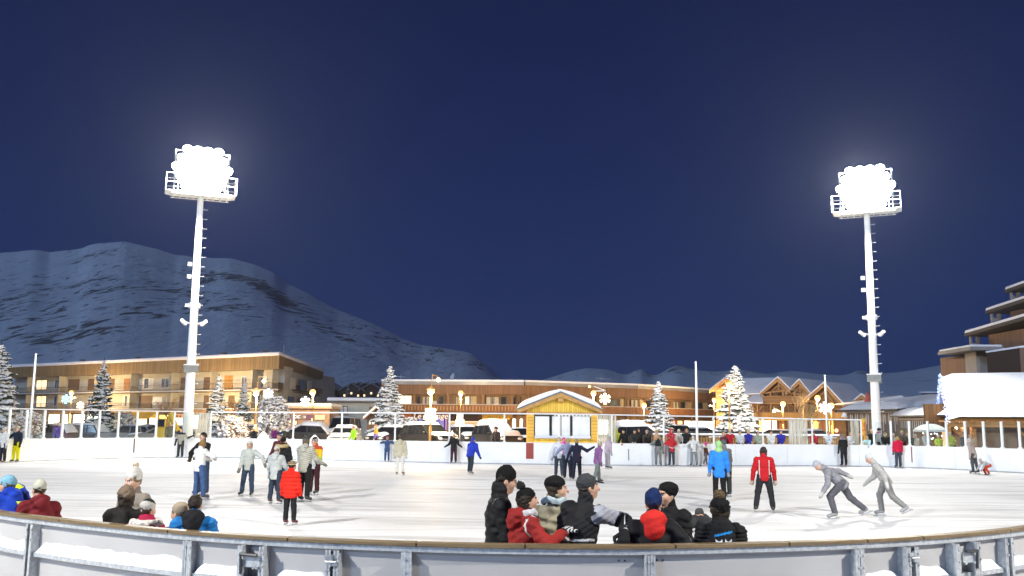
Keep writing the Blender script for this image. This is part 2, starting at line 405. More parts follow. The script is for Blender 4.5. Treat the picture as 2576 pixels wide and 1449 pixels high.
def rock1(x, t, ax):
    # cliffs hang below the crest on the right; a band of crags runs down to the right; scattered outcrops elsewhere
    cl = bump1(x, 480, 760, 40)*bump1(np.full_like(x, t), .70, .86, .05)
    td = .78-(x-640)/640*.5
    dg = bump1(x, 640, 960, 60)*np.exp(-((t-td)/.10)**2)
    lf_ = bump1(x, 175, 320, 30)*np.exp(-((t-(.93-(320-x)*.0006))/.05)**2)
    sc = .50*np.exp(-((t-.55)/.22)**2)*(1-sst(560, 760, x))
    lo = .42*np.exp(-((t-.30)/.10)**2)*(1-sst(250, 420, x))
    ed = .36*sst(760, 900, x)*np.exp(-((t-.8)/.16)**2)
    return np.clip(.42*cl+.38*dg+.40*lf_+.58*sc+.55*lo+.6*ed, 0, 1)+.02
mountain('mountain', ridge, 300, 1600, 420, 130, rock1, seed=4)
ridge2 = [(1180, 1010), (1300, 975), (1380, 951), (1430, 935), (1470, 926), (1530, 929), (1570, 945), (1592, 940), (1602, 923), (1622, 930), (1640, 948), (1668, 938), (1690, 919), (1720, 920), (1745, 930), (1800, 936),
          (1860, 929), (1930, 941), (1990, 932), (2050, 940), (2120, 945), (2150, 936), (2166, 927), (2190, 941), (2260, 937), (2330, 925), (2390, 914), (2480, 900), (2620, 880), (2900, 850)]
def rock2(x, t, ax):
    return np.clip(.06+.5*(bump1(x, 1590, 1640, 10)+bump1(x, 1680, 1740, 10)+bump1(x, 2150, 2195, 10)+bump1(x, 1740, 1960, 20)*.5)*sst(.7, .8, np.full_like(x, t)), 0, 1)
mountain('hills', ridge2, 260, 1400, 240, 40, rock2, expo=1.0, amp=.25, seed=9)
# ================================================================ RINK BOARDS, GLASS, NETS, MASTS
BOARD = mat('board_plastic', (.80, .81, .80), .35, .05, 1.5)
BOARDO = mat('board_back_plastic', (.40, .39, .38), .45, .06, 1.2)
CAPW = planks('cap_rail_wood', (.30, .19, .085), .035, 1, .35, .55, .04)
m, nt, b, _ = nodes_for('cap_rail_oak')
tc = N(nt, 'ShaderNodeTexCoord'); mp = N(nt, 'ShaderNodeMapping'); mp.inputs['Scale'].default_value = (2.5, 14, 60); nt.links.new(tc.outputs['Object'], mp.inputs[0])
n = N(nt, 'ShaderNodeTexNoise', Scale=1.0, Detail=6.0, Distortion=.8); nt.links.new(mp.outputs[0], n.inputs['Vector'])
nt.links.new(mixc(nt, n.outputs[0], (.05, .030, .012), (.26, .18, .085)), b.inputs['Base Color']); b.inputs['Roughness'].default_value = .5
add_bump(nt, b, n.outputs[0], .35, .01); CAPO = m
def poly_at(px, line, py=1110):
    """where the vertical plane through picture column px crosses a plan polyline"""
    d = ray(px, py); a = d.x/d.y
    for i in range(len(line)-1):
        p, q = line[i], line[i+1]; f0, f1 = p.x-a*p.y, q.x-a*q.y
        if f0 == f1 or f0*f1 > 0: continue
        t = f0/(f0-f1); t_ = (q-p).normalized()
        return p+(q-p)*t, Vector((-t_.y, t_.x))
    return None
BH = 1.2
left_part = [B0]+list(lf)[::-1][::-1] if (lf[0]-B0).length < (lf[-1]-B0).length else [B0]+list(lf)[::-1]
right_part = (list(rf_) if (rf_[0]-far[-1]).length < (rf_[-1]-far[-1]).length else list(rf_)[::-1])+[B1]
farline = left_part+far+right_part          # travels left -> right, outside of the rink on the left of travel
nearline = [B0]+seg(B0, A0, 9)+near+seg(A1, B1, 9)+[B1]    # travels left -> right, outside on the right of travel
# ---- far boards
fb = thing('rink_barrier', 'long white rink barrier curving across the far side of the ice', 'rink barrier', (0, 52, 0))
off = Vector((0, 52))
sh = lambda L, o=off: [p-o for p in L]
mb = MB(); mb.path(sh(farline), rect(.0, .04, .02, BH-.03)); mb.obj('facing', BOARD, fb)
mb = MB(); mb.path(sh(farline), rect(-.03, .13, BH-.03, BH)); mb.obj('cap_rail', WHITE, fb)
mb = MB(); mb.path(sh(farline), rect(-.012, -.001, .0, .045)); mb.obj('kick_strip', mat('kick_strip', (.33, .35, .36), .5, .2, 3), fb)
for zz in (.12, .6, 1.05):
    mb = MB(); mb.path(sh(farline), rect(.042, .13, zz-.03, zz+.03)); mb.obj('support_rail', GALV, fb)
def board_mark(name, px, wdt, z0, z1, col, par, side=-.016):
    p, nr = poly_at(px, farline); t_ = Vector((nr.y, -nr.x)); p = p-off
    mb = MB(); mb.path([p-t_*wdt/2, p+t_*wdt/2], rect(side, -.0005, z0, z1)); return mb.obj(name, mat(name+'_paint', col, .5, .1, 8), par)
for px, wd, z0, z1, c_ in ((338, .07, .32, 1.15, (.10, .07, .06)), (1333, .42, .30, 1.17, (.30, .035, .022)), (1581, .06, .28, .9, (.22, .2, .2)), (2292, .06, .3, 1.15, (.22, .06, .06))):
    board_mark('line_marking', px, wd, z0, z1, c_, fb)
for px in (60, 205, 410, 560, 690, 830, 1000, 1085, 1150, 1420, 1640, 1850, 1980, 2160, 2400, 2480):
    board_mark('panel_joint', px, .018, .05, 1.16, (.55, .56, .57), fb, -.003)
# ---- near boards: rounded end by the viewer
nb = thing('rink_barrier', 'near rink barrier of grey steel frames with a brown timber cap rail', 'rink barrier', (0, 8, 0))
off = Vector((0, 8))
mb = MB(); mb.path(sh(nearline, off), rect(-.02, .0, .03, BH-.06)); mb.obj('facing', BOARDO, nb)
mb = MB(); mb.path(sh(nearline, off), rect(-.0005, .012, .03, BH-.02)); mb.obj('ice_side_facing', BOARD, nb)
capang = [-46, -36.2, -24.5, -15.2, -7.0, -.6, 8.2, 15.6, 21.3, 26.0, 35.5, 46]
for a0, a1 in zip(capang, capang[1:]):
    pts = [arc_pt(R_(a), NR)-off for a in np.linspace(a0+.03, a1-.03, max(3, int((a1-a0)/1.5)))]
    mb = MB(); mb.path(pts, rect(-.098, .018, BH-.036, BH)); o = mb.obj('cap_rail', CAPO, nb)
    bv = o.modifiers.new('b', 'BEVEL'); bv.width = .006; bv.segments = 2; bv.limit_method = 'ANGLE'
for L in ([B0]+seg(B0, A0, 9)+[A0], [A1]+seg(A1, B1, 9)+[B1]):
    mb = MB(); mb.path(sh(L, off), rect(-.098, .018, BH-.036, BH)); mb.obj('cap_rail', CAPO, nb)
mb = MB(); mb.path(sh(nearline, off), rect(-.075, -.021, BH-.085, BH-.037)); mb.obj('top_rail', GALV, nb)
for zz in (.80, .42, .06):
    mb = MB(); mb.path(sh(nearline, off), [(-.09, zz-.025), (-.021, zz-.025), (-.021, zz+.018), (-.09, zz+.018)]); mb.obj('ledge_rail', GALV, nb)
def near_at(px):
    d = ray(px, 1380); a = d.x/d.y   # circle intersection, near side
    cx, cy = NC; t = 0
    for _ in range(4):
        r = NR+rdev(t); A = 1+a*a; B_ = -2*(a*cx+cy); C_ = cx*cx+cy*cy-r*r
        y = (-B_-math.sqrt(B_*B_-4*A*C_))/(2*A); t = math.atan2(a*y-cx, cy-y)
    return t
def TA(a): return Matrix.Translation((NC.x, NC.y-8, 0)) @ Matrix.Rotation(a, 4, 'Z') @ Matrix.Translation((0, -rdev(a), 0))
def near_post(px, wd=.046, name='post', z1=BH-.086, dep=.10, nudge=0):
    a = near_at(px)+nudge; mb = MB()
    T = TA(a)
    # channel section: outer flange and web
    mb.box((0, -NR-.021-dep/2, z1/2), (wd*.35, dep, z1), M=T); mb.box((0, -NR-.021-dep+.006, z1/2), (wd, .012, z1), M=T)
    for zz in (.5, .95, 1.06): mb.tube(T @ Vector((wd*.3, -NR-.021-dep+.001, zz)), T @ Vector((wd*.3, -NR-.021-dep-.012, zz)), .011, n=6)
    return mb.obj(name, GALV, nb)
for px in (-60, 92, 103, 486, 497, 1024, 1037, 1619, 1633, 2135, 2147, 2504, 2518, 2640): near_post(px)
for a in (-44, -41): pass
def gate_latch(px, flip):
    a = near_at(px); T = TA(a)
    r = -NR-.16
    g = MB(); g.box((0, r, .98), (.20, .012, .10), M=T); g.box((flip*.085, r-.01, .9), (.05, .02, .2), M=T); g.obj('latch_plate', GALV, nb)
    g = MB(); g.tube(T @ Vector((-.09, r-.035, 1.045)), T @ Vector((.09, r-.035, 1.04)), .016, n=8); g.tube(T @ Vector((flip*.08, r-.04, 1.05)), T @ Vector((flip*.08, r-.03, .87)), .012, n=6)
    g.obj('latch_handle', DARK, nb)
    g = MB(); g.box((0, r+.02, .995), (.12, .02, .05), M=T)
    for q in (-.085, .085, .05):
        g.tube(T @ Vector((q, r-.005, .93)), T @ Vector((q, r-.03, .93)), .015, n=8)
    g.obj('latch_bolt', mat('bright_steel', (.55, .57, .58), .3, .1, 20, metal=.8), nb)
for px, fl in ((655, -1), (2400, 1)):
    near_post(px-26, .05, 'gate_stile', dep=.14); near_post(px+26, .05, 'gate_stile', dep=.14); gate_latch(px, fl)
def gate_hinge(px):
    near_post(px-10, .05, 'gate_stile', dep=.14); near_post(px+10, .05, 'gate_stile', dep=.14)
    a = near_at(px); T = TA(a); r = -NR-.17
    g = MB(); g.tube(T @ Vector((0, r, .98)), T @ Vector((0, r, 1.08)), .016, n=8); g.box((-.03, r, 1.05), (.06, .02, .035), M=T); g.box((.03, r, 1.0), (.06, .02, .035), M=T)
    g.tube(T @ Vector((-.05, r-.02, 1.02)), T @ Vector((.05, r-.02, 1.02)), .008, n=6)
    g.obj('hinge', mat('bright_steel', (.55, .57, .58), .3, .1, 20, metal=.8), nb)
    g = MB(); g.box((0, r+.06, BH-.10), (.10, .06, .03), M=T); g.obj('rubber_stop', DARK, nb)
for px in (853, 2263): gate_hinge(px)
for px in (1555, 1570, 1650, 1665):
    mb = MB(); a = near_at(px); T = TA(a); mb.tube(T @ Vector((0, -NR-.02, 1.06)), T @ Vector((0, -NR-.028, 1.06)), .009, n=6); mb.obj('bolt', DARK, nb)
# snow lying on the ledges between the posts
def ledge_snow(px0, px1, h, label, seed):
    a0, a1 = near_at(px0), near_at(px1); rs = random.Random(seed)
    n = max(8, int(abs(a1-a0)*NR/.03)); mid = arc_pt((a0+a1)/2, NR+.05); vs = []; K = 9
    for i in range(n+1):
        a = a0+(a1-a0)*i/n; e = min(1, i/3, (n-i)/3)**.6
        hh = h*e*(.55+.9*(.5+float(fbm(i*.11+seed*9, seed*3.1, 3, 2))))+.003
        for k in range(K):
            u = k/(K-1); r = NR+.0205+.075*u*(.9+.25*float(fbm(i*.2, k*.4+seed, 2, 3)))
            p = arc_pt(a, r); z = hh*(1-u**2.2)+.006*float(fbm(i*.5, k*.9+seed, 2, 8))
            vs.append((p.x-mid.x, p.y-mid.y, max(0, z)))
    fs = [(i*K+k, (i+1)*K+k, (i+1)*K+k+1, i*K+k+1) for i in range(n) for k in range(K-1)]
    mb = MB(); mb.add(vs, fs); o = mb.obj('ledge_snow', SNOW, None, True, (mid.x, mid.y, .819)); return tag(o, label, 'snow', 'snow lying on the barrier ledges')
for i, (p0, p1, h, lb) in enumerate(((-50, 88, .10, 'snow heap on the ledge at the left edge under the leaning blue jacket'), (108, 482, .10, 'long snow heap on the barrier ledge below the brown fur hat'),
        (504, 620, .085, 'short snow heap on the ledge just left of the left gate latch'), (700, 838, .075, 'low snow heap on the ledge between left gate latch and hinge'),
        (2156, 2250, .06, 'dirty snow heap on the ledge just left of the right gate hinge'), (2278, 2366, .085, 'square snow heap on the ledge between right gate hinge and latch'),
        (2436, 2496, .075, 'snow heap on the ledge just right of the right gate latch'), (2530, 2640, .09, 'snow heap on the ledge at the right edge'), (1990, 2120, .04, 'thin snow strip on the ledge right of the black backpack'))):
    ledge_snow(p0, p1, h, lb, i+1)
# ---- glass screens on the far boards
ACR = glass_mat('acrylic_screen', (.93, .96, .95), .05)
def screen(pxs, ztop, label, rail=True, name='glass_screen'):
    pts = [poly_at(px, farline) for px in pxs]; pts = [p for p in pts if p]
    o0 = pts[len(pts)//2][0]; t = thing(name, label, 'glass screen', (o0.x, o0.y, BH))
    for p, nr in pts:
        q = p+nr*.06-o0; mb = MB(); mb.box((q.x, q.y, (ztop-BH)/2), (.11, .09, ztop-BH), math.atan2(nr.y, nr.x)-math.pi/2); mb.box((q.x, q.y, .03), (.2, .13, .06), math.atan2(nr.y, nr.x)-math.pi/2); mb.obj('post', WHITE, t)
    for (p, nr), (p2, n2) in zip(pts, pts[1:]):
        a, c = p+nr*.06-o0, p2+n2*.06-o0; d = (c-a).normalized()
        mb = MB(); mb.path([a+d*.06, c-d*.06], rect(-.006, .006, .02, ztop-BH-.05)); mb.obj('pane', ACR, t)
    if rail:
        mb = MB()
        for (p, nr), (p2, n2) in zip(pts, pts[1:]):
            a, c = p+nr*.06-o0, p2+n2*.06-o0; mb.tube((a.x, a.y, ztop-BH+.05), (c.x, c.y, ztop-BH+.05), .035, n=6)
        mb.obj('top_rail', mat('rail_paint', (.5, .5, .5), .5, .1, 5), t)
    return t
screen([-70, -25, 22, 65, 110, 156, 204, 248, 296, 343, 391, 436, 481], 2.72, 'row of clear panes between white posts on the far barrier, left end')
screen([2199, 2242, 2288, 2334, 2381, 2428, 2474, 2519.5, 2564.5, 2610], 2.55, 'row of clear panes between white posts in front of the snowy-roofed chalet', rail=False)
# ---- net posts with a top tube along the middle
def net_frame(pxs, zs, label):
    pts = [poly_at(px, farline) for px in pxs]; o0 = pts[len(pts)//2][0]
    t = thing('net_fence', label, 'net fence', (o0.x, o0.y, BH))
    top = []
    for (p, nr), z in zip(pts, zs):
        q = p+nr*.07-o0; mb = MB(); mb.tube((q.x, q.y, 0), (q.x, q.y, z-BH), .05, n=8); mb.box((q.x, q.y, .02), (.18, .12, .04)); mb.obj('post', WHITE, t); top.append((q.x, q.y, z-BH))
    mb = MB()
    for a, c in zip(top, top[1:]): mb.tube(a, c, .04, n=6)
    mb.obj('top_rail', WHITE, t)
    return t
net_frame([527, 735, 857, 992, 1129, 1268, 1407, 1540, 1671, 1797, 1921, 2045, 2168], [2.75, 2.76, 2.77, 2.77, 2.77, 2.77, 2.77, 2.75, 2.72, 2.70, 2.66, 2.62, 2.6], 'thin white posts joined by one top tube along the middle of the far barrier')
# gathered nets hanging from the tube
def netm(name, col, a):
    m = bpy.data.materials.new(name); m.use_nodes = True; nt = m.node_tree; nt.nodes.clear(); o = N(nt, 'ShaderNodeOutputMaterial')
    d = N(nt, 'ShaderNodeBsdfPrincipled'); d.inputs['Base Color'].default_value = (*col, 1); d.inputs['Roughness'].default_value = .7; t = N(nt, 'ShaderNodeBsdfTransparent')
    tc = N(nt, 'ShaderNodeTexCoord'); mp = N(nt, 'ShaderNodeMapping'); mp.inputs['Scale'].default_value = (14, 14, .7); nt.links.new(tc.outputs['Object'], mp.inputs[0])
    n = N(nt, 'ShaderNodeTexNoise', Scale=1.0, Detail=3.0); nt.links.new(mp.outputs[0], n.inputs['Vector'])
    mr = N(nt, 'ShaderNodeMapRange'); mr.inputs[1].default_value = .35; mr.inputs[2].default_value = .6; mr.inputs[3].default_value = a; mr.inputs[4].default_value = 1; nt.links.new(n.outputs[0], mr.inputs[0])
    x = N(nt, 'ShaderNodeMixShader'); nt.links.new(mr.outputs[0], x.inputs[0]); nt.links.new(t.outputs[0], x.inputs[1]); nt.links.new(d.outputs[0], x.inputs[2]); nt.links.new(x.outputs[0], o.inputs[0]); return m
NETM = netm('net_cloth', (.62, .60, .50), .35)
def net_curtain(px0, px1, ztop, label):
    (p, nr), (q, n2) = poly_at(px0, farline), poly_at(px1, farline); p = p+nr*.16; q = q+n2*.16; o0 = (p+q)/2; n = 60; vs = []
    rs = random.Random(px0); ph = [rs.uniform(0, 6) for _ in range(4)]
    for i in range(n+1):
        u = i/n
        for j in range(7):
            v = j/6; wv = .05*math.sin(u*31+ph[0])+.03*math.sin(u*57+ph[1]+v)+.02*math.sin(u*90+ph[2])
            pt = p+(q-p)*(u+.008*math.sin(v*4+u*20))+nr*wv*(.4+v*.8)-o0
            vs.append((pt.x, pt.y, (ztop-BH)*(1-v)+.01))
    mb = MB(); mb.add(vs, [(i*7+j, (i+1)*7+j, (i+1)*7+j+1, i*7+j+1) for i in range(n) for j in range(6)])
    o = mb.obj('net_curtain', NETM, None, True, (o0.x, o0.y, BH)); return tag(o, label, 'net', 'gathered nets on the far barrier')
net_curtain(488, 523, 2.7, 'gathered pale net hanging beside the left floodlight mast')
net_curtain(1503, 1552, 2.7, 'gathered net hanging just right of the yellow hut')
net_curtain(1986, 2034, 2.6, 'broad cream net hanging between the spectators and the lit chalets')
net_curtain(2143, 2163, 2.58, 'narrow white net hanging at the end of the tube near the brown shed')
# ---- floodlight masts
LAMPW = emis('floodlight_lens', (1, .97, .9), 22.0)
MASTP = mat('mast_paint', (.86, .87, .85), .45, .05, 2)
def mast(base, top_z, lean_to, label, yaw, lit):
    """tapered octagonal mast, railed platform and a 5x5 bank of floodlights facing the rink"""
    t = thing('floodlight_mast', label, 'floodlight mast', base, yaw, 'floodlight masts round the rink')
    h = top_z-base[2]
    mb = MB(); mb.tube((0, 0, .3), (0, 0, h), .31, .185, 10); mb.obj('pole', MASTP, t, True)
    mb = MB(); mb.tube((0, 0, 0), (0, 0, .31), .46, .42, 12)
    for k in range(8): a = k*math.pi/4; mb.tube((.39*math.cos(a), .39*math.sin(a), .3), (.39*math.cos(a), .39*math.sin(a), .36), .03, n=6)
    mb.obj('base_flange', GALV, t)
    z = 3.2; rg = None
    while z < h-.4:
        if rg is None:
            mb = MB(); mb.tube((.2, 0, 0), (.48, 0, 0), .014, n=5); mb.tube((.47, 0, 0), (.47, 0, .05), .012, n=5); rg = mb.obj('climbing_rung', MASTP, t, False, (0, 0, z))
        else:
            c_ = rg.copy(); COL.objects.link(c_); c_.location = (0, 0, z)
        z += .62
    mb = MB(); mb.box((0, -.05, 5.35), (.86, .72, .46)); mb.obj('control_cabinet', mat('cabinet_grey', (.20, .21, .20), .5, .1, 5), t)
    mb = MB(); mb.box((0, -.05, 5.6), (.9, .76, .05)); mb.obj('cabinet_snow', SNOW, t)
    for s in (-1, 1):
        mb = MB(); mb.tube((s*.2, -.1, 8.2), (s*.5, -.2, 8.3), .03, n=6); mb.box((s*.6, -.32, 8.26), (.17, .5, .17), rot=(Matrix.Rotation(s*.7, 3, 'Z') @ Matrix.Rotation(-.5, 3, 'X'))); mb.obj('camera', WHITE, t)
    mb = MB(); mb.lathe([(.33, 9.2), (.37, 9.22), (.37, 9.5), (.33, 9.52)], 12); mb.box((-.42, 0, 9.36), (.3, .2, .2)); mb.obj('collar', WHITE, t)
    for zz in (11.2, 12): 
        mb = MB(); mb.box((-.42, -.05, zz), (.26, .2, .24)); mb.obj('speaker', WHITE, t)
    # platform with lattice guard rail
    W, D = 4.3, 1.5; mb = MB(); mb.prism([(-W/2, 0), (W/2, 0), (W/2-.45, -.08), (-W/2+.45, -.08)], -D/2, D/2)
    for k in range(9): mb.box((-W/2+.5+k*(W-1)/8, 0, -.14), (.05, D, .1))
    mb.box((0, -D/2, -.17), (W-.7, .05, .05)); mb.box((0, D/2, -.17), (W-.7, .05, .05))
    pf_ = mb.obj('platform', MASTP, t); pf_.location = (0, 0, h)
    mb = MB()
    for y in (-D/2+.04, D/2-.04):
        for zz in (.55, 1.1): mb.tube((-W/2, y, zz), (W/2, y, zz), .025, n=5)
        for x in np.linspace(-W/2, W/2, 7): mb.tube((x, y, 0), (x, y, 1.1), .025, n=5)
    for x in (-W/2, W/2):
        for zz in (.55, 1.1): mb.tube((x, -D/2, zz), (x, D/2, zz), .025, n=5)
        mb.tube((x, -D/2, 0), (x, D/2, 1.1), .018, n=5); mb.tube((x, D/2, 0), (x, -D/2, 1.1), .018, n=5)
    g = mb.obj('guard_rail', MASTP, t); g.location = (0, 0, h)
    mb = MB()
    for x in (-1.65, 0, 1.65): mb.box((x, .12, 1.45), (.08, .1, 2.8))
    for k in range(5): mb.box((0, .06, .42+k*.6), (3.4, .07, .07))
    g = mb.obj('lamp_frame', GALV, t); g.location = (0, 0, h)
    for r, n in enumerate((4, 5, 6, 5, 4)):
        for c in range(n):
            T = Matrix.Translation(((c-(n-1)/2)*.62, -.12, .42+r*.60)) @ Matrix.Rotation(-R_(22), 4, 'X') @ Matrix.Rotation(R_((c-(n-1)/2)*-7), 4, 'Z')
            mb = MB(); n8 = 14
            for (r0, y0, r1, y1) in ((.15, .30, .26, .1), (.26, .1, .36, -.06)):
                vs = [(r0*math.cos(2*math.pi*i/n8), y0, r0*math.sin(2*math.pi*i/n8)) for i in range(n8)]+[(r1*math.cos(2*math.pi*i/n8), y1, r1*math.sin(2*math.pi*i/n8)) for i in range(n8)]
                mb.add(vs, [(i, (i+1) % n8, n8+(i+1) % n8, n8+i) for i in range(n8)], T)
            mb.box((0, .3, 0), (.16, .2, .2), M=T); fl_ = mb.obj('floodlight', MASTP, t); fl_.location = (0, 0, h)
            mb = MB(); mb.add([(0.36*math.cos(2*math.pi*i/n8), -.07-.05*0, 0.36*math.sin(2*math.pi*i/n8)) for i in range(n8)]+[(0, -.12, 0)], [(i, (i+1) % n8, n8) for i in range(n8)], T); mb.obj('lens', LAMPW, fl_)
    return t, h
POW = 52000.0
def mast_light(base, top, target, pw, col, cone=150):
    if cone > 170:      # wide-angle bank: throws light all round, the lamp housings shade the back
        l = light('floodlight_beam', 'POINT', (base[0], base[1], top+1.9), pw, col, None, .5)
    else: l = light('floodlight_beam', 'SPOT', (base[0], base[1], top+2), pw, col, None, .5, target, R_(cone), .4)
    d = (Vector(target)-Vector(base)); d.z = 0; l.location = Vector(l.location)+d.normalized()*1.25
    return l
bL = P(471, 1085, 59); bL.z = gzf(bL.x, bL.y); tL = P(504, 490, 59).z
mast(bL, tL, None, 'tall white floodlight mast with a glowing lamp bank, in front of the long apartment block', R_(22), True)
bR = P(2206, 1090, 61.5); bR.z = 0; tR = P(2180, 533, 61.5).z
mast(bR, tR, None, 'tall white floodlight mast with a glowing lamp bank, in front of the brown shed', R_(-24), True)
mast_light(bL, tL, (2, 24, 0), POW*.44, (1, .97, .90), 178); mast_light(bR, tR, (-2, 24, 0), POW*.46, (1, .96, .86), 178)
# the other two masts of the rink stand behind the viewer, left and right
bBL = Vector((-21, -3, 0)); bBR = Vector((23, -4, 0))
mast(bBL, 17.0, None, 'floodlight mast behind the viewer, left of the rounded rink end', R_(22+180-50), True)
mast(bBR, 17.0, None, 'floodlight mast behind the viewer, right of the rounded rink end', R_(180-22+50), True)
mast_light(bBL, 17.0, (-6, 58, 0), POW*1.05, (1, .97, .90), 112); mast_light(bBR, 17.0, (6, 58, 0), POW*1.05, (1, .97, .90), 112)
# ---- bare flagpoles behind the far boards
for px, py, Y, lb in ((90, 893, 56, 'bare white flagpole behind the left end of the far barrier'), (1750, 913, 58.5, 'bare white flagpole rising behind the red-jacketed spectator'), (2075, 947, 60, 'bare thin flagpole in front of the gabled chalets')):
    p = P(px, py, Y); o = thing('flagpole', lb, 'flagpole', (p.x, p.y, gzf(p.x, p.y)), 0, 'bare flagpoles behind the far barrier'); h = p.z-gzf(p.x, p.y)
    mb = MB(); mb.tube((0, 0, 0), (0, 0, h), .085 if px < 2000 else .06, .05 if px < 2000 else .04, 10); mb.obj('pole', MASTP, o, True)
    mb = MB(); mb.ball((0, 0, h+.03), .07); mb.obj('finial', MASTP, o, True)
    mb = MB(); mb.tube((.09, 0, .6), (.075, 0, h-.2), .008, n=4); mb.box((.1, 0, 1.2), (.05, .03, .2)); mb.obj('halyard', GALV, o)
# ================================================================ BUILDINGS
class Facade:
    """a straight frontage between two plan points; local x runs along it, y goes in, z is up"""
    def __init__(s, name, label, cat, e, c, z0=0.0, group=None):
        s.e = Vector((e[0], e[1])); s.c = Vector((c[0], c[1])); d = s.c-s.e; s.L = d.length
        s.rz = math.atan2(d.y, d.x); s.z0 = z0
        s.t = thing(name, label, cat, (s.e.x, s.e.y, z0), s.rz, group)
        s.ux = d.normalized(); s.uy = Vector((-s.ux.y, s.ux.x))
    def at(s, px, py, dy=0.0):
        """local (x, z) of the picture ray on the frontage plane set back by dy"""
        o = s.e+s.uy*dy; d = ray(px, py)
        # (d.x*k, d.y*k) = o + ux*u
        det = -d.x*s.ux.y+d.y*s.ux.x
        k = (-o.x*s.ux.y+o.y*s.ux.x)/det
        pt = Vector((d.x*k, d.y*k))
        return (pt-o).dot(s.ux), CAMZ+d.z*k-s.z0
    def rc(s, px0, px1, py0, py1, dy=0.0):
        xa, za = s.at(px0, py0, dy); xb, zb = s.at(px1, py1, dy); xc, zc = s.at(px0, py1, dy); xd, zd = s.at(px1, py0, dy)
        return (xa+xc)/2, (xb+xd)/2, (zb+zc)/2, (za+zd)/2
    def box(s, mb, px0, px1, py0, py1, d0, d1):
        x0, x1, z0, z1 = s.rc(px0, px1, py0, py1); mb.b(x0, x1, d0, d1, z0, z1); return mb
WOODW = lambda n, c, w=.15, ax=0, v=.3: planks(n, c, w, ax, v)
SHOPLIT = emis('shop_light', (1, .76, .36), 5.0, True)
SHOPWHITE = emis('shop_white_light', (1, .88, .62), 6.0, True)
WINLIT = emis('lit_window', (1, .74, .36), 1.5)
CURT = mat('curtain', (.62, .56, .44), .8, .2, 3)
FRAMEW = mat('window_frame_white', (.7, .7, .68), .5, .05, 4)
FRAMEB = mat('window_frame_brown', (.10, .055, .03), .6, .15, 5)
def window(fc, px0, px1, py0, py1, par, glass=GLASSW, frame=FRAMEW, mull=1, d=-.03, curtain=None, name='window', dy=0.0):
    x0, x1, z0, z1 = fc.rc(px0, px1, py0, py1, dy); return window_l(x0, x1, z0, z1, par, glass, frame, mull, d+dy, curtain, name)
def window_l(x0, x1, z0, z1, par, glass=GLASSW, frame=FRAMEW, mull=1, d=-.03, curtain=None, name='window', fw_=.07):
    w = fw_; mb = MB()
    mb.b(x0, x0+w, d-.05, d+.03, z0, z1); mb.b(x1-w, x1, d-.05, d+.03, z0, z1); mb.b(x0+w, x1-w, d-.05, d+.03, z1-w, z1); mb.b(x0+w, x1-w, d-.05, d+.03, z0, z0+w)
    for k in range(mull):
        xm = x0+(x1-x0)*(k+1)/(mull+1); mb.b(xm-w*.45, xm+w*.45, d-.045, d+.025, z0+w, z1-w)
    fo = mb.obj(name, frame, par)
    mb = MB(); mb.b(x0+w*.6, x1-w*.6, d-.015, d+.01, z0+w*.6, z1-w*.6); mb.obj('pane', glass, fo)
    if curtain:
        mb = MB(); n = 10
        for sgn in (0, 1):
            xs0 = x0+w if sgn == 0 else x1-w; ww = (x1-x0)*curtain*(1 if sgn == 0 else -1)
            vs = []
            for i in range(n+1):
                x = xs0+ww*i/n; y = d-.018-.006*(1+math.sin(i*2.1)); vs += [(x, y, z0+w), (x, y, z1-w)]
            mb.add(vs, [(2*i, 2*i+2, 2*i+3, 2*i+1) for i in range(n)])
        mb.obj('curtain', CURT, fo)
    return fo
def railing(fc, x0, x1, z0, z1, y, par, m=FRAMEB, name='railing', gap=.14, slab=None):
    mb = MB(); mb.b(x0, x1, y-.03, y+.03, z1-.06, z1); mb.b(x0, x1, y-.02, y+.02, z0, z0+.05)
    n = max(1, int((x1-x0)/gap))
    for i in range(n+1): x = x0+(x1-x0)*i/n; mb.b(x-.012, x+.012, y-.012, y+.012, z0+.05, z1-.06)
    return mb.obj(name, m, par)
# ---------------- long apartment block (left)
Cc = P(704, 900, 124); Ee = P(20, 900, 160)
gb = gzf(0, 124)
fA = Facade('apartment_block', 'long three-storey apartment block with timber-clad top band and two balcony rows', 'building', (Ee.x, Ee.y), (Cc.x, Cc.y), gb)
LA = fA.L; D1 = P(812, 930, 146); D1l = Vector((D1.x, D1.y))-fA.e; d1 = (D1l.dot(fA.ux), D1l.dot(fA.uy))
WALLC = mat('render_wall', (.46, .42, .33), .85, .10, .8, .1, 20); WALLD = mat('render_wall_dark', (.24, .21, .17), .85, .12, .8)
TIMB = planks('weathered_cladding', (.22, .135, .052), .18, 0, .45, .75)
TIMB2 = planks('weathered_cladding_side', (.19, .115, .05), .18, 1, .4, .75)
zr = (fA.at(704, 897)[1]+fA.at(22, 923)[1])/2; zf = (fA.at(700, 931)[1]+fA.at(60, 946)[1])/2; zs2 = fA.at(690, 980)[1]; zs1 = fA.at(690, 1029)[1]
zD = P(812, 936, 146).z-gb; zDf = P(812, 954, 146).z-gb
print('block', LA, zr, zf, zs2, zs1, zD, zDf, d1)
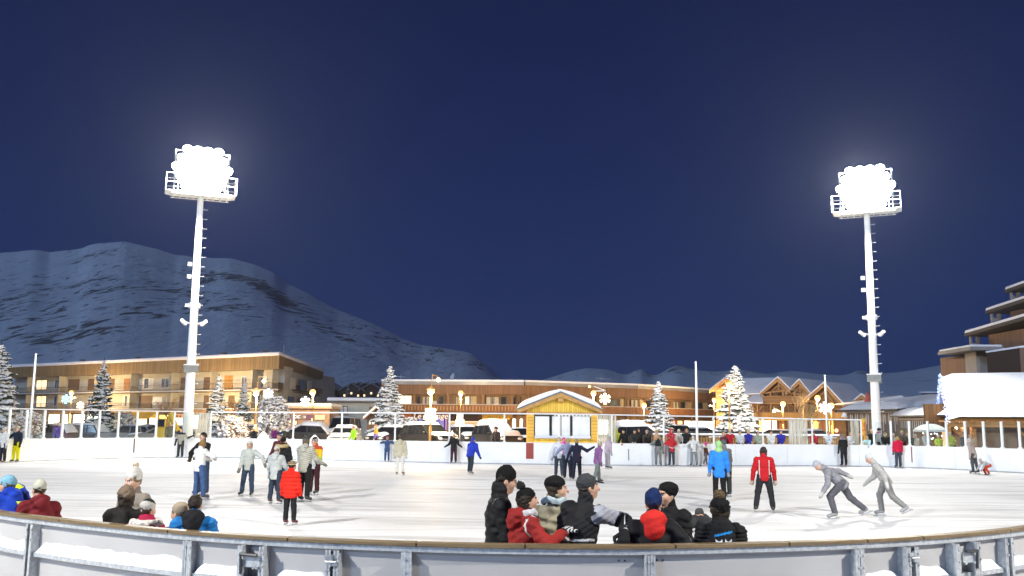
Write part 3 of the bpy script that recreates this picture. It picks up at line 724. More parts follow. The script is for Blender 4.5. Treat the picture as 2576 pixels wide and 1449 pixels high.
# recessed body: wall volume, set back 1.6 m behind the clad band and balconies
yb = 1.6; sb = .55
mb = MB(); foot = [(0, yb), (LA-sb, yb), (d1[0]-1.2, d1[1]), (d1[0]-6, d1[1]+9), (0, 14)]
n_ = len(foot); mb.add([(x, y, 0) for x, y in foot]+[(x, y, zf+.4) for x, y in foot], [(i, (i+1) % n_, n_+(i+1) % n_, n_+i) for i in range(n_)]+[tuple(range(n_, 2*n_))]); mb.obj('wall', WALLC, fA.t)
mb = MB(); mb.b(0, LA, -.12, .0, zf, zr); mb.obj('cladding', TIMB, fA.t)
mb = MB(); mb.add([(LA-.12, .003, zf), (d1[0], d1[1], zDf), (d1[0], d1[1], zD), (LA-.12, .003, zr), (LA, 0, zf), (d1[0]+.12, d1[1], zDf), (d1[0]+.12, d1[1], zD), (LA, 0, zr)], [(0, 1, 2, 3), (7, 6, 5, 4), (0, 4, 5, 1), (3, 2, 6, 7), (1, 5, 6, 2), (0, 3, 7, 4)]); mb.obj('cladding', TIMB2, fA.t)
mb = MB(); mb.add([(-.3, .01, zf+.02), (LA-.13, .01, zf+.02), (d1[0]-.1, d1[1], zDf+.02), (0, 14, zf)], [(0, 1, 2, 3)]); mb.obj('soffit', mat('soffit', (.25, .2, .15), .8), fA.t)
# snow-laden roof edge, thick at the front
mb = MB(); zt = .52
top = [(-.5, -.3), (LA+.15, -.3), (d1[0]+.3, d1[1]+.2), (0, 14)]; zz = [zr, zr, zD, zr+.2]
mb.add([(x, y, z+.003) for (x, y), z in zip(top, zz)]+[(x, y, z+zt) for (x, y), z in zip(top, zz)], [(0, 1, 5, 4), (1, 2, 6, 5), (2, 3, 7, 6), (3, 0, 4, 7), (4, 5, 6, 7), (3, 2, 1, 0)])
rf = mb.obj('roof', mat('roof_snow_edge', (.82, .78, .76), .7, .06, .6, .3, 3, bdist=.1), fA.t); bv = rf.modifiers.new('b', 'BEVEL'); bv.width = .18; bv.segments = 3
for px in (1255/2576*0+515, 620, 300, 160):
    x, z = fA.at(px, 893); mb = MB(); mb.b(x-.3, x+.3, 3, 3.6, zr+zt-.05, zr+zt+.5); mb.b(x-.4, x+.4, 2.9, 3.7, zr+zt+.5, zr+zt+.6); mb.obj('chimney', mat('chimney_brick', (.25, .22, .2), .8), rf)
x, z = fA.at(686, 873); mb = MB(); mb.tube((x, 2, zr+zt), (x, 2, z+.4), .03, n=5); mb.obj('aerial', GALV, rf)
for zs, zrail, nm in ((zs2, .98, 'upper'), (zs1, .95, 'lower')):
    mb = MB(); mb.add([(0, -.05, zs-.18), (LA, -.05, zs-.18), (d1[0], d1[1], zs-.18), (0, yb, zs-.18), (0, -.05, zs), (LA, -.05, zs), (d1[0], d1[1], zs), (0, yb, zs)], [(0, 1, 5, 4), (1, 2, 6, 5), (4, 5, 6, 7), (0, 3, 2, 1)])
    o = mb.obj('balcony_slab', mat('slab_paint', (.16, .12, .08), .8, .2, 2), fA.t)
    mb = MB(); mb.b(.1, LA-.1, -.05, .25, zs+.003, zs+.06); mb.obj('slab_snow', SNOW, o)
    railing(fA, .1, LA-.05, zs+.12, zs+zrail, 0.0, fA.t, mat('rail_brown', (.095, .06, .035), .6, .2, 4), gap=.22)
    # solid panels and timber front at the right end of the balcony, wrapping the corner
    mb = MB(); mb.add([(LA, .02, zs+.05), (d1[0]+.1, d1[1], zs+.05), (d1[0]+.1, d1[1], zs+.85), (LA, .02, zs+.95)], [(0, 1, 2, 3)])
    for k in range(1): mb.add([(LA-.08, .02, zs+.05), (d1[0]+.02, d1[1], zs+.05), (d1[0]+.02, d1[1], zs+.85), (LA-.08, .02, zs+.95)], [(3, 2, 1, 0)])
    mb.obj('balcony_front', planks('balcony_side', (.12, .07, .032), .14, 1, .4), fA.t)
# upper-floor partitions, windows, doors, shutters (pixel columns read off the facade)
BR = mat('shutter_brown', (.16, .085, .04), .7, .2, 5); OCH = planks('door_ochre', (.42, .22, .05), .12, 0, .3)
def panel(px0, px1, py0, py1, m_, nm='door', d=-.035):
    x0, x1, z0, z1 = fA.rc(px0, px1, py0, py1, yb); mb = MB(); mb.b(x0, x1, yb+d-.03, yb+d+.03, z0, z1); return mb.obj(nm, m_, fA.t)
def zrow(px, fy):   # vertical picture rows that follow the facade's perspective: fy 0 = fascia bottom, 1 = slab 2, 2 = slab 1, 3 = ground
    a = (px-22)/(704-22); t_ = [947-14*a, 984-2*a, 1028+0*a, 1090+5*a]; i = min(2, int(fy)); return t_[i]+(t_[i+1]-t_[i])*(fy-i)
up_items = [(92, 119, 'lit'), (138, 151, 'w'), (172, 200, 'br'), (222, 240, 'br'), (275, 288, 'br'), (312, 327, 'or'), (352, 386, 'w3'), (406, 426, 'w'), (455, 466, 'br'), (513, 531, 'br'), (535, 546, 'br'), (565, 586, 'och'), (608, 622, 'w'), (648, 672, 'w3')]
lo_items = [(92, 117, 'lit'), (136, 152, 'w'), (222, 236, 'w'), (309, 326, 'w3'), (350, 383, 'br'), (384, 408, 'pan'), (452, 468, 'br'), (513, 531, 'br'), (575, 590, 'br'), (640, 655, 'w')]
for items, base in ((up_items, 0), (lo_items, 1)):
    for p0, p1, k in items:
        pc = (p0+p1)/2; yt = zrow(pc, base+.27); ybt = zrow(pc, base+.97)
        if k == 'lit': window(fA, p0, p1, yt, ybt-2, fA.t, WINLIT, FRAMEB, 1, dy=yb)
        elif k == 'w': window(fA, p0, p1, yt, zrow(pc, base+.85), fA.t, mat('dusk_glass', (.12, .14, .16), .1, .3, 3), FRAMEW, 1, dy=yb)
        elif k == 'w3': window(fA, p0, p1, yt, zrow(pc, base+.88), fA.t, mat('dusk_glass', (.12, .14, .16), .1, .3, 3), FRAMEW, 2, curtain=.3, dy=yb)
        elif k == 'br': panel(p0, p1, yt, ybt, BR, 'door')
        elif k == 'or': panel(p0, p1, yt, ybt, mat('door_red', (.30, .13, .04), .6, .2, 4), 'door')
        elif k == 'och': panel(p0, p1, yt-3, ybt, OCH, 'door')
        elif k == 'pan': panel(p0, p1, yt+3, zrow(pc, base+.8), mat('notice_pane', (.5, .5, .48), .5), 'shutter')
    for px in (75, 155, 245, 335, 438, 536, 640, 690):
        x, _ = fA.at(px, 960, yb/2); z1 = zf if base == 0 else zs2-.18; z0 = zs2 if base == 0 else zs1
        mb = MB(); mb.b(x-.07, x+.07, .35, yb-.002, z0, z1); mb.obj('partition', WALLC, fA.t)
# windows on the receding right side
sd = Vector((d1[0], d1[1]))-Vector((LA-sb, yb)); sl_ = sd.length; sdn = sd.normalized()
Ts = Matrix.Translation((LA-sb, yb, 0)) @ Matrix.Rotation(math.atan2(sd.y, sd.x), 4, 'Z')
for u0, u1, zb_, m_ in ((.12, .28, zs2, CURT), (.40, .55, zs2, GLASSW), (.62, .75, zs2, CURT), (.1, .26, zs1, GLASSW), (.4, .55, zs1, mat('shutter_brown', (.16, .085, .04), .7, .2, 5)), (.66, .8, zs1, CURT)):
    mb = MB(); mb.b(u0*sl_*.9, u1*sl_*.9, -.06, -.005, zb_+.25, zb_+1.75); o = mb.obj('window', m_, fA.t); o.matrix_local = Ts
# ground floor: bright shop windows under a canopy, columns between
mb = MB(); mb.b(0, LA, -.6, yb, zs1-.55, zs1-.181); mb.obj('canopy', mat('canopy_wood', (.20, .11, .05), .7, .2, 3), fA.t)
shops = [(110, 117, 0), (122, 152, 1), (155, 171, 1), (173, 181, 0), (184, 214, 1), (219, 246, 1), (300, 340, 1), (346, 372, 0), (376, 398, 1), (400, 432, 2), (440, 463, 1), (466, 500, 1), (530, 560, 1), (575, 610, 2), (650, 690, 1)]
for p0, p1, k in shops:
    x0, x1, z0, z1 = fA.rc(p0, p1, 1044, 1086, yb)
    m_ = (SHOPLIT, SHOPWHITE, emis('shop_amber', (1, .62, .12), 3.0, True))[k]
    window_l(x0, x1, .5, zs1-.75, fA.t, m_, FRAMEB, 1 if p1-p0 > 14 else 0, yb-.03, None, 'shop_window')
for px in (120, 154, 183, 217, 300, 342, 374, 434, 464, 520, 612, 692):
    x, _ = fA.at(px, 1060, .2); mb = MB(); mb.b(x-.14, x+.14, -.05, .2, 0, zs1-.56); mb.obj('column', FRAMEB, fA.t)
def sloped(x0, x1, y0, z0, y1, z1, m_, name, par, val=.18):
    """awning: sloped cloth with a hanging scalloped edge and cheeks"""
    mb = MB(); n = max(4, int((x1-x0)/.3)); vs = []
    for i in range(n+1):
        x = x0+(x1-x0)*i/n; vs += [(x, y0, z0), (x, y1, z1), (x, y1-.005, z1-val*(1 if i % 2 else .7))]
    mb.add(vs, [q for i in range(n) for q in ((3*i, 3*i+1, 3*i+4, 3*i+3), (3*i+1, 3*i+2, 3*i+5, 3*i+4))])
    mb.add([(x0, y0, z0), (x0, y1, z1), (x0, y0, z1)], [(0, 1, 2)]); mb.add([(x1, y0, z0), (x1, y1, z1), (x1, y0, z1)], [(0, 1, 2)])
    return mb.obj(name, m_, par)
YEL = mat('awning_yellow', (.62, .36, .02), .7, .15, 2)
x0, x1, z0, z1 = fA.rc(344, 408, 1036, 1050)
a_ = sloped(x0, x1, -.6, z1+.1, -2.3, z0-.1, YEL, 'awning', fA.t)
for k in range(7): mb = MB(); xx = x0+(x1-x0)*(.1+.05*k+(.5 if k > 3 else 0)*.5); mb.b(xx, xx+.22, -2.34, -2.32, z0-.24, z0-.14); mb.obj('lettering', mat('awning_ink', (.25, .07, .01), .8), a_)
x0, x1, z0, z1 = fA.rc(437, 466, 1042, 1052, -.7); mb = MB(); mb.b(x0, x1, -.78, -.7, z0, z1); sg = mb.obj('shop_sign', mat('sign_orange', (.62, .30, .10), .6, emit=(1, .5, .2), estr=.35), fA.t)
mb = MB(); mb.b(x0+.6, x0+1.1, -.8, -.781, z0+.15, z1-.15); mb.b(x0+1.4, x0+1.8, -.8, -.781, z0+.15, z1-.15); mb.obj('lettering', mat('sign_ink', (.12, .02, .02), .6), sg)
x0, x1, z0, z1 = fA.rc(122, 170, 1036, 1043, -.62); mb = MB(); mb.b(x0, x1, -.7, -.61, z0, z1); mb.obj('shop_sign', mat('sign_brown', (.45, .22, .06), .6), fA.t)
# ---------------- low brown mountain-side house and grey house in the gap
gp = gzf(0, 100)
fG = Facade('grey_house', 'plain grey-green house with a thick flat snow roof between the two wooden blocks', 'house', P(828, 1040, 108).xy, P(955, 1040, 108).xy, gp)
x0, x1, z0, z1 = fG.rc(828, 960, 1013, 1090)
GREY = mat('grey_green_render', (.40, .41, .36), .85, .12, .7, .1, 12)
mb = MB(); mb.b(0, x1, 0, 8, 0, z1); mb.obj('wall', GREY, fG.t)
mb = MB(); mb.b(-.35, x1+.3, -.4, 8.3, z1+.003, z1+.14); rfo = mb.obj('roof', mat('roof_edge', (.10, .10, .10), .7), fG.t)
mb = MB(); mb.b(-.3, x1+.25, -.35, 8.2, z1+.143, z1+.58); o = mb.obj('roof_snow', SNOWR, rfo); bv = o.modifiers.new('b', 'BEVEL'); bv.width = .2; bv.segments = 4
window(fG, 854, 875, 1022, 1043, fG.t, mat('pale_blind', (.55, .58, .58), .6, .1, 3), FRAMEB, 1); window(fG, 929, 940, 1023, 1040, fG.t, GLASSW, FRAMEB, 0)
x0, x1, z0, z1 = fG.rc(820, 843, 1030, 1046); mb = MB(); mb.b(max(.02, x0), x1, -.1, -.005, z0, z1); mb.obj('sign', mat('white_notice', (.7, .7, .7), .5), fG.t)
mb = MB(); x_, z_ = fG.at(899, 1065); mb.tube((x_, -.12, z_), (x_, -.005, z_), .28, n=14); mb.obj('vent', DARK, fG.t)
# small brown chalet with a slanting snow roof, half behind the tall snowy fir
fS = Facade('small_chalet', 'small brown chalet with one slanting snow roof beside the tall white fir', 'house', P(916, 1050, 96).xy, P(968, 1050, 96).xy, gp)
xa, za = fS.at(915, 1054); xb, zb = fS.at(948, 1026); xc, zc = fS.at(985, 1050)
mb = MB(); mb.prism([(xa+.35, 0), (xc-.3, 0), (xc-.3, zc-.1), (xb, zb-.15), (xa+.35, za+.1)], 0, 6); mb.obj('wall', planks('chalet_dark', (.13, .07, .035), .16, 0), fS.t)
mb = MB(); mb.prism([(xa, za-.03), (xb, zb), (xc, zc-.03), (xc, zc+.22), (xb, zb+.3), (xa, za+.22)], -.6, 6.4); mb.obj('roof', SNOWR, fS.t)
mb = MB(); mb.prism([(xa, za-.17), (xb, zb-.14), (xb, zb-.003), (xa, za-.033)], -.58, -.4); mb.obj('bargeboard', mat('barge', (.22, .12, .05), .7), fS.t)
for p0, p1 in ((928, 934), (936, 943)): window(fS, p0, p1, 1058, 1068, fS.t, WINLIT, FRAMEW, 0)
# cash-machine kiosk
fK = Facade('bank_branch', 'low bank branch with purple band and white letters under a snow-covered flat roof', 'bank', P(722, 1060, 96).xy, P(829, 1060, 96).xy, gp)
x0, x1, zt_, z1 = fK.rc(722, 828, 1042, 1034)
mb = MB(); mb.b(0, fK.L, 0, 5, 0, zt_+.25); mb.obj('wall', mat('bank_wall', (.30, .19, .12), .7, .15, 2), fK.t)
xx0, xx1, za, zb = fK.rc(722, 829, 1042, 1034); mb = MB(); mb.b(-.3, fK.L+.3, -.7, 5.2, za+.26, za+.42); ro = mb.obj('roof', mat('bank_roof', (.45, .30, .2), .6), fK.t)
mb = MB(); mb.b(-.28, fK.L+.28, -.68, 5.1, za+.423, za+.8); o = mb.obj('roof_snow', mat('warm_snow', (.80, .76, .72), .7, .05, 2, .4, 5), ro); bv = o.modifiers.new('b', 'BEVEL'); bv.width = .15; bv.segments = 3
x0, x1, z0, z1 = fK.rc(722, 790, 1043, 1056); mb = MB(); mb.b(.02, x1, -.1, -.003, z0, z1); o = mb.obj('sign_band', mat('sign_purple', (.10, .035, .10), .5, .1, 3), fK.t)
xk, zk = fK.at(758, 1049); mb = MB(); mb.b(xk-1.05, xk+.5, -.14, -.105, zk-.24, zk+.24); o2 = mb.obj('sign_plate', mat('sign_plate', (.16, .12, .10), .5), o)
text('lettering', 'CIC', .42, emis('sign_letters', (1, 1, 1), 1.2), o, (xk-.4, -.16, zk)); mb = MB(); mb.b(xk+.25, xk+.48, -.16, -.142, zk-.1, zk+.1); mb.obj('emblem', mat('emblem_grey', (.4, .42, .4), .5), o)
x0, x1, z0, z1 = fK.rc(793, 818, 1044, 1056); mb = MB(); mb.b(x0, x1, -.12, -.003, z0, z1); mb.obj('blank_panel', mat('cream_panel', (.62, .50, .36), .6), fK.t)
for p0, p1, y0, y1, m_ in ((725, 734, 1057, 1064, SHOPLIT), (737, 748, 1057, 1070, emis('shop_amber', (1, .75, .2), 1.5, True)), (762, 774, 1062, 1085, emis('door_light', (1, .72, .2), 1.0, True)), (788, 798, 1058, 1068, emis('door_light', (1, .72, .2), 1.0, True)), (798, 812, 1058, 1088, emis('door_light2', (.9, .7, .25), .6, True))):
    window(fK, p0, p1, y0, y1, fK.t, m_, FRAMEB, 0)
window(fK, 776, 784, 1064, 1084, fK.t, mat('cash_screen', (.08, .04, .14), .4), FRAMEB, 0, name='cash_machine')
# ---------------- central two-storey timber building, bending back to the right
CB = planks('shop_row_cladding', (.20, .095, .040), .2, 0, .35, .7); CBb = planks('balcony_boards', (.24, .10, .036), .16, 0, .35, .7, .16)
CBw = planks('upper_wall_wood', (.24, .14, .07), .16, 0, .25)
ctr = thing('shop_row', 'long low timber shop row with a slatted balcony above bright shop fronts', 'building', (0, 125, gb))
def sub(px0, Y0, px1, Y1):
    """a bay of the shop row, in its own frame, its parts hung on the one building"""
    f = Facade.__new__(Facade); e = P(px0, 1000, Y0); c = P(px1, 1000, Y1); f.e = e.xy; f.c = c.xy; d = f.c-f.e; f.L = d.length; f.rz = math.atan2(d.y, d.x); f.z0 = gb
    f.ux = d.normalized(); f.uy = Vector((-f.ux.y, f.ux.x)); f.t = ctr; f.M = Matrix.Translation((f.e.x, f.e.y-125, 0)) @ Matrix.Rotation(f.rz, 4, 'Z'); return f
bays = [(960, 123, 1318, 121.5), (1318, 121.5, 1600, 130), (1600, 130, 1885, 156)]
posts_ = [[1041.5, 1126.5, 1215, 1288], [1380, 1466, 1580], [1652, 1690, 1740, 1792, 1840]]
ZT, ZF, ZB1, ZB0 = 7.25, 5.75, 3.95, 2.75
fbay = []
for bi, (a, ya, c, yc) in enumerate(bays):
    f = sub(a, ya, c, yc); fbay.append(f); L = f.L
    n0 = set(o.name for o in bpy.data.objects)
    zt = (f.at(a+6, 967)[1]+f.at(c-6, {0: 969, 1: 975, 2: 996}[bi])[1])/2
    if bi == 0: ZT = zt; ZF = f.at(1100, 991)[1]; ZB1 = f.at(1100, 1018)[1]; ZB0 = f.at(1100, 1036)[1]; print('row', ZT, ZF, ZB1, ZB0)
    mb = MB(); mb.b(-.1, L+.1, 1.7, 10, 0, ZF+.3); mb.obj('wall', CBw, ctr)
    mb = MB(); mb.b(0, L, -.1, .06, ZF, ZT); mb.obj('cladding', CB, ctr)
    mb = MB(); mb.b(0, L, .061, 1.69, ZF+.02, ZF+.12); mb.obj('soffit', mat('soffit_warm', (.38, .24, .11), .8), ctr)
    mb = MB(); mb.b(0, L, -.3, 10, ZT+.003, ZT+.42); r_ = mb.obj('roof', mat('roof_flashing', (.30, .29, .28), .45, .35, .25, metal=.3), ctr)
    mb = MB(); mb.b(0, L, -.36, 9.9, ZT+.423, ZT+.66); mb.obj('roof_snow', SNOWR, r_)
    mb = MB(); mb.b(0, L, -.12, 1.69, ZB0-.2, ZB0); mb.obj('balcony_slab', mat('slab_warm', (.20, .11, .05), .8, .2, 2), ctr)
    mb = MB(); mb.b(0, L, -.1, -.04, ZB0+.02, ZB1); o = mb.obj('balcony_front', CBb, ctr)
    mb = MB(); mb.b(0, L, -.14, .02, ZB1+.003, ZB1+.08); mb.obj('balcony_cap', mat('cap_pale', (.55, .48, .42), .7, .2, 2), ctr)
    if bi == 0:    # pierced slats
        mb = MB()
        for k in range(int(L/.42)): mb.b(.2+k*.42, .2+k*.42+.13, -.112, -.101, ZB0+.2, ZB1-.15)
        mb.obj('balcony_slat', mat('slat_light', (.46, .24, .07), .7, .2, 3), ctr)
    for px in posts_[bi]:
        x, _ = f.at(px, 1000); mb = MB(); mb.b(x-.11, x+.11, -.03, .06, 0, ZF); mb.obj('column', mat('post_wood', (.28, .14, .055), .7, .2, 3), ctr)
    # upper storey openings
    wins = {0: [(998, 1036, 'lit'), (1048, 1058, 'd'), (1062, 1081, 'c'), (1084, 1100, 'w'), (1104, 1116, 'd'), (1146, 1156, 'c'), (1170, 1181, 'litp'), (1184, 1199, 'pan'), (1222, 1256, 'c'), (1260, 1274, 'd'), (1291, 1312, 'd')],
            1: [(1340, 1360, 'd'), (1490, 1500, 'd'), (1532, 1556, 'g'), (1560, 1568, 'p'), (1569, 1583, 'c'), (1586, 1604, 'c')],
            2: [(1608, 1618, 'p'), (1624, 1640, 'd'), (1646, 1660, 'd'), (1692, 1706, 'c'), (1712, 1722, 'd'), (1724, 1738, 'p'), (1750, 1766, 'd'), (1768, 1778, 'p'), (1780, 1790, 'd'), (1796, 1810, 'p'), (1815, 1830, 'd')]}[bi]
    for p0, p1, k in wins:
        x0, _ = f.at(p0, 1005, 1.7); x1, _ = f.at(p1, 1005, 1.7); z0 = ZB0+.05 if k in 'd' else ZB1-.35; z1 = ZF-.25
        if k == 'lit': window_l(x0, x1, ZB1-.4, z1+.1, ctr, emis('lit_flat', (1, .80, .45), 2.0, True), FRAMEB, 1, 1.67)
        elif k == 'litp': window_l(x0, x1, ZB1-.3, z1, ctr, emis('lit_pane', (1, .85, .5), 1.3), FRAMEW, 0, 1.67)
        elif k == 'd': window_l(x0, x1, z0, z1, ctr, GLASSW, FRAMEB, 0, 1.67, None, 'balcony_door')
        elif k == 'c': window_l(x0, x1, z0, z1, ctr, mat('net_curtain_pane', (.26, .25, .22), .5, .3, 5), FRAMEB, 1, 1.67, .3)
        elif k == 'g': window_l(x0, x1, z0, z1, ctr, mat('reflecting_glass', (.16, .18, .18), .15, .4, 1.5), FRAMEB, 0, 1.67)
        elif k == 'w': window_l(x0, x1, ZB1-.2, ZB1+.5, ctr, mat('white_fridge', (.6, .6, .58), .5), FRAMEW, 0, 1.2, None, 'cupboard')
        else:
            mb = MB(); mb.b(x0, x1, 1.62, 1.69, ZB0+.05, z1); mb.obj('shutter', mat('shutter_cream', (.58, .46, .28), .7, .1, 3), ctr)
    # ground floor
    shp = {0: [(964, 1000, 'amb'), (1003, 1020, 'dk'), (1022, 1040, 'amb'), (1052, 1064, 'blu'), (1066, 1084, 'dk'), (1088, 1092, 'pur'), (1096, 1118, 'pb'), (1120, 1124, 'pur'), (1132, 1206, 'bar'), (1216, 1232, 'wh'), (1236, 1276, 'wh'), (1286, 1316, 'wh')],
           1: [(1504, 1530, 'wh'), (1533, 1556, 'cr'), (1560, 1580, 'cr'), (1590, 1600, 'am2')],
           2: [(1604, 1612, 'dk'), (1618, 1640, 'am2'), (1644, 1666, 'amb'), (1670, 1684, 'cr'), (1686, 1698, 'pk'), (1703, 1716, 'amb'), (1720, 1752, 'wh'), (1756, 1792, 'wh'), (1800, 1835, 'amb'), (1838, 1872, 'am2')]}[bi]
    for p0, p1, k in shp:
        x0, _ = f.at(p0, 1070, 1.7); x1, _ = f.at(p1, 1070, 1.7)
        mm = {'amb': emis('shop_amber', (1, .62, .18), 2.4, True), 'dk': GLASSW, 'blu': emis('shop_blue', (.3, .4, 1), .5, True), 'pur': emis('neon_violet', (.35, .2, 1), 3.0), 'pb': emis('shop_violet', (.12, .1, .6), .8, True),
              'bar': emis('bar_glow', (1, .55, .2), .7, True), 'wh': SHOPWHITE, 'cr': mat('shop_cream', (.62, .44, .22), .7, .15, 2), 'am2': mat('shop_wood', (.42, .22, .07), .7, .2, 2), 'pk': emis('shop_pink', (.9, .35, .5), .7)}[k]
        window_l(x0, x1, .25, ZB0-.75 if k not in ('pur',) else ZB0-.6, ctr, mm, FRAMEB, 1 if p1-p0 > 25 else 0, 1.66, None, 'shop_window')
    for o in bpy.data.objects:
        if o.name not in n0 and o.parent == ctr: o.matrix_local = f.M @ o.matrix_local
def on_bay(o, f): o.matrix_local = f.M @ o.matrix_local; return o
f0, f1, f2 = fbay
def awn(f, p0, p1, y0, y1, m_, label=None):
    x0, x1, z0, z1 = f.rc(p0, p1, y0, y1, -1.2); return on_bay(sloped(x0, x1, 1.6, z1+.35, -1.2, z0+.15, m_, 'awning', ctr), f)
awn(f0, 1000, 1032, 1039, 1053, mat('awning_orange', (.70, .19, .035), .7, .12, 2))
AWB = mat('awning_russet', (.27, .075, .035), .7, .12, 2); aw = awn(f0, 1044, 1125, 1038, 1053, AWB)
awn(f0, 1128, 1211, 1040, 1061, mat('awning_dark', (.055, .028, .016), .7, .1, 2))
x0, x1, z0, z1 = f0.rc(1128, 1212, 1059.5, 1062, -1.2); mb = MB(); mb.b(x0, x1, -1.3, -1.2, z0, z1); on_bay(mb.obj('awning_bar', mat('bar_cream', (.8, .66, .45), .5, emit=(1, .8, .5), estr=.25), ctr), f0)
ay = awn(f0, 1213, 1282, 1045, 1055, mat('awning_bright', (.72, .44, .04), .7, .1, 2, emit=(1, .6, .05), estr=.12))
INKW = emis('letter_cream', (1, .82, .6), .7)
def awtext(par, body, px, py, size, m_, dy=-1.27, shear=.2):
    x, z = f0.at(px, py, dy); o = text('lettering', body, size, m_, None, (0, 0, 0), shear=shear); o.parent = par; o.location = (x, dy, z); return o
awtext(aw, 'Le Passage', 1083, 1047, 1.05, INKW); awtext(ay, "L'UNIVERS DE BONBONS", 1248, 1049, .40, mat('awning_ink', (.25, .07, .01), .8), shear=0)
# awnings are children of the building placed in bay frame; lettering is a sub-part and inherits it
x0, x1, z0, z1 = f0.rc(1284, 1327, 1041, 1064, .2); mb = MB(); mb.b(x0, x1, .0, .2, z0, z1); on_bay(mb.obj('light_box_sign', emis('white_lightbox', (1, .95, .82), 3.2, True), ctr), f0)
x0, x1, z0, z1 = f0.rc(1291, 1314, 1064, 1085, .2); mb = MB(); mb.b(x0, x1, .02, .1, z0, z1)
m, nt, b, _ = nodes_for('faded_poster'); tc = N(nt, 'ShaderNodeTexCoord'); n = N(nt, 'ShaderNodeTexVoronoi', Scale=1.3); nt.links.new(tc.outputs['Object'], n.inputs['Vector']); nt.links.new(mixc(nt, .65, n.outputs['Color'], (.72, .62, .5)), b.inputs['Base Color']); POST = m
on_bay(mb.obj('poster', POST, ctr), f0)
x0, x1, z0, z1 = f1.rc(1565, 1605, 1061, 1086, .3); mb = MB(); mb.b(x0, x1, .2, .3, z0, z1)
m, nt, b, _ = nodes_for('photo_poster'); tc = N(nt, 'ShaderNodeTexCoord'); n = N(nt, 'ShaderNodeTexNoise', Scale=1.1, Detail=3.0); nt.links.new(tc.outputs['Object'], n.inputs['Vector'])
rp = N(nt, 'ShaderNodeValToRGB'); cr = rp.color_ramp; cr.elements[0].position = .4; cr.elements[0].color = (.03, .03, .05, 1); cr.elements[1].position = .56; cr.elements[1].color = (.75, .74, .76, 1); e = cr.elements.new(.48); e.color = (.4, .22, .12, 1); nt.links.new(n.outputs[0], rp.inputs[0]); nt.links.new(rp.outputs[0], b.inputs['Base Color'])
po = on_bay(mb.obj('poster', m, ctr), f1)
mb = MB(); mb.b(x0-.12, x1+.12, .18, .195, z0-.12, z0); mb.b(x0-.12, x1+.12, .18, .195, z1, z1+.12); mb.b(x0-.12, x0, .18, .195, z0, z1); mb.b(x1, x1+.12, .18, .195, z0, z1); mb.obj('poster_frame', mat('cream_panel', (.62, .50, .36), .6), po)
x0, x1, z0, z1 = f1.rc(1555, 1574, 1041, 1047); mb = MB(); mb.b(x0, x1, -.2, -.12, z0, z1); on_bay(mb.obj('shop_sign', mat('sign_red', (.35, .03, .02), .6), ctr), f1)
# red neon scrawl on the balcony front
mb = MB(); pts = []
for k in range(26):
    px = 1697+k*2.1; py = 1036+(5.5 if k % 2 else -4.0)+2*math.sin(k*1.7); x, z = f2.at(px, py, -.2); pts.append((x, -.2, z))
for a, c in zip(pts, pts[1:]): mb.tube(a, c, .05, n=5)
on_bay(mb.obj('neon_sign', emis('neon_red', (1, .10, .04), 2.2), ctr), f2)
# awnings and signs over the right shops
for p0, p1, y0, y1, c_ in ((1608, 1640, 1050, 1057, (.5, .12, .06)), (1744, 1790, 1048, 1056, (.45, .13, .05)), (1800, 1850, 1052, 1060, (.5, .3, .05))): awn(f2, p0, p1, y0, y1, mat('awning_mixed', c_, .7, .15, 2))
for px, nm in ((1650, 'a'), (1725, 'b'), (1786, 'c')):
    x, z = f2.at(px, 1050, -.3); mb = MB(); mb.b(x-.35, x+.35, -.4, -.3, z-.35, z+.35); on_bay(mb.obj('hanging_sign', emis('hanging_sign_light', (1, .9, .6), 1.6), ctr), f2)
# aerials and a dish on the roof
for px, py, Y in ((1512, 947, 135), (1530, 950, 136), (1822, 938, 165), (1008, 942, 126)):
    p = P(px, py, Y); mb = MB(); zt = gb+ZT+.5
    h = p.z; mb.tube((p.x, p.y-125, ZT+.4), (p.x, p.y-125, h-gb), .03, n=5); mb.tube((p.x-.9, p.y-125, h-gb-.2), (p.x+.7, p.y-125, h-gb-.35), .03, n=5)
    for k in range(4): mb.tube((p.x-.8+k*.4, p.y-125-.3, h-gb-.2-k*.03), (p.x-.8+k*.4, p.y-125+.3, h-gb-.2-k*.03), .015, n=4)
    mb.obj('aerial', mat('aerial_pale', (.6, .6, .62), .4), ctr)
p = P(1138, 948, 126); mb = MB()
T = Matrix.Translation((p.x, 1, p.z-gb)) @ Matrix.Rotation(R_(65), 4, 'X') @ Matrix.Rotation(R_(-50), 4, 'Y')
vs = [(0, 0, -.12)]; 
for r_, z_ in ((.25, -.08), (.5, 0)): vs += [(r_*math.cos(k*math.pi/6), r_*math.sin(k*math.pi/6), z_) for k in range(12)]
mb.add(vs, [(0, 1+k, 1+(k+1) % 12) for k in range(12)]+[(1+k, 13+k, 13+(k+1) % 12, 1+(k+1) % 12) for k in range(12)], T); mb.tube((p.x, 1, p.z-gb-.1), (p.x, 1, ZT+.5), .05, n=5); mb.obj('satellite_dish', mat('dish_grey', (.6, .6, .6), .5), ctr)
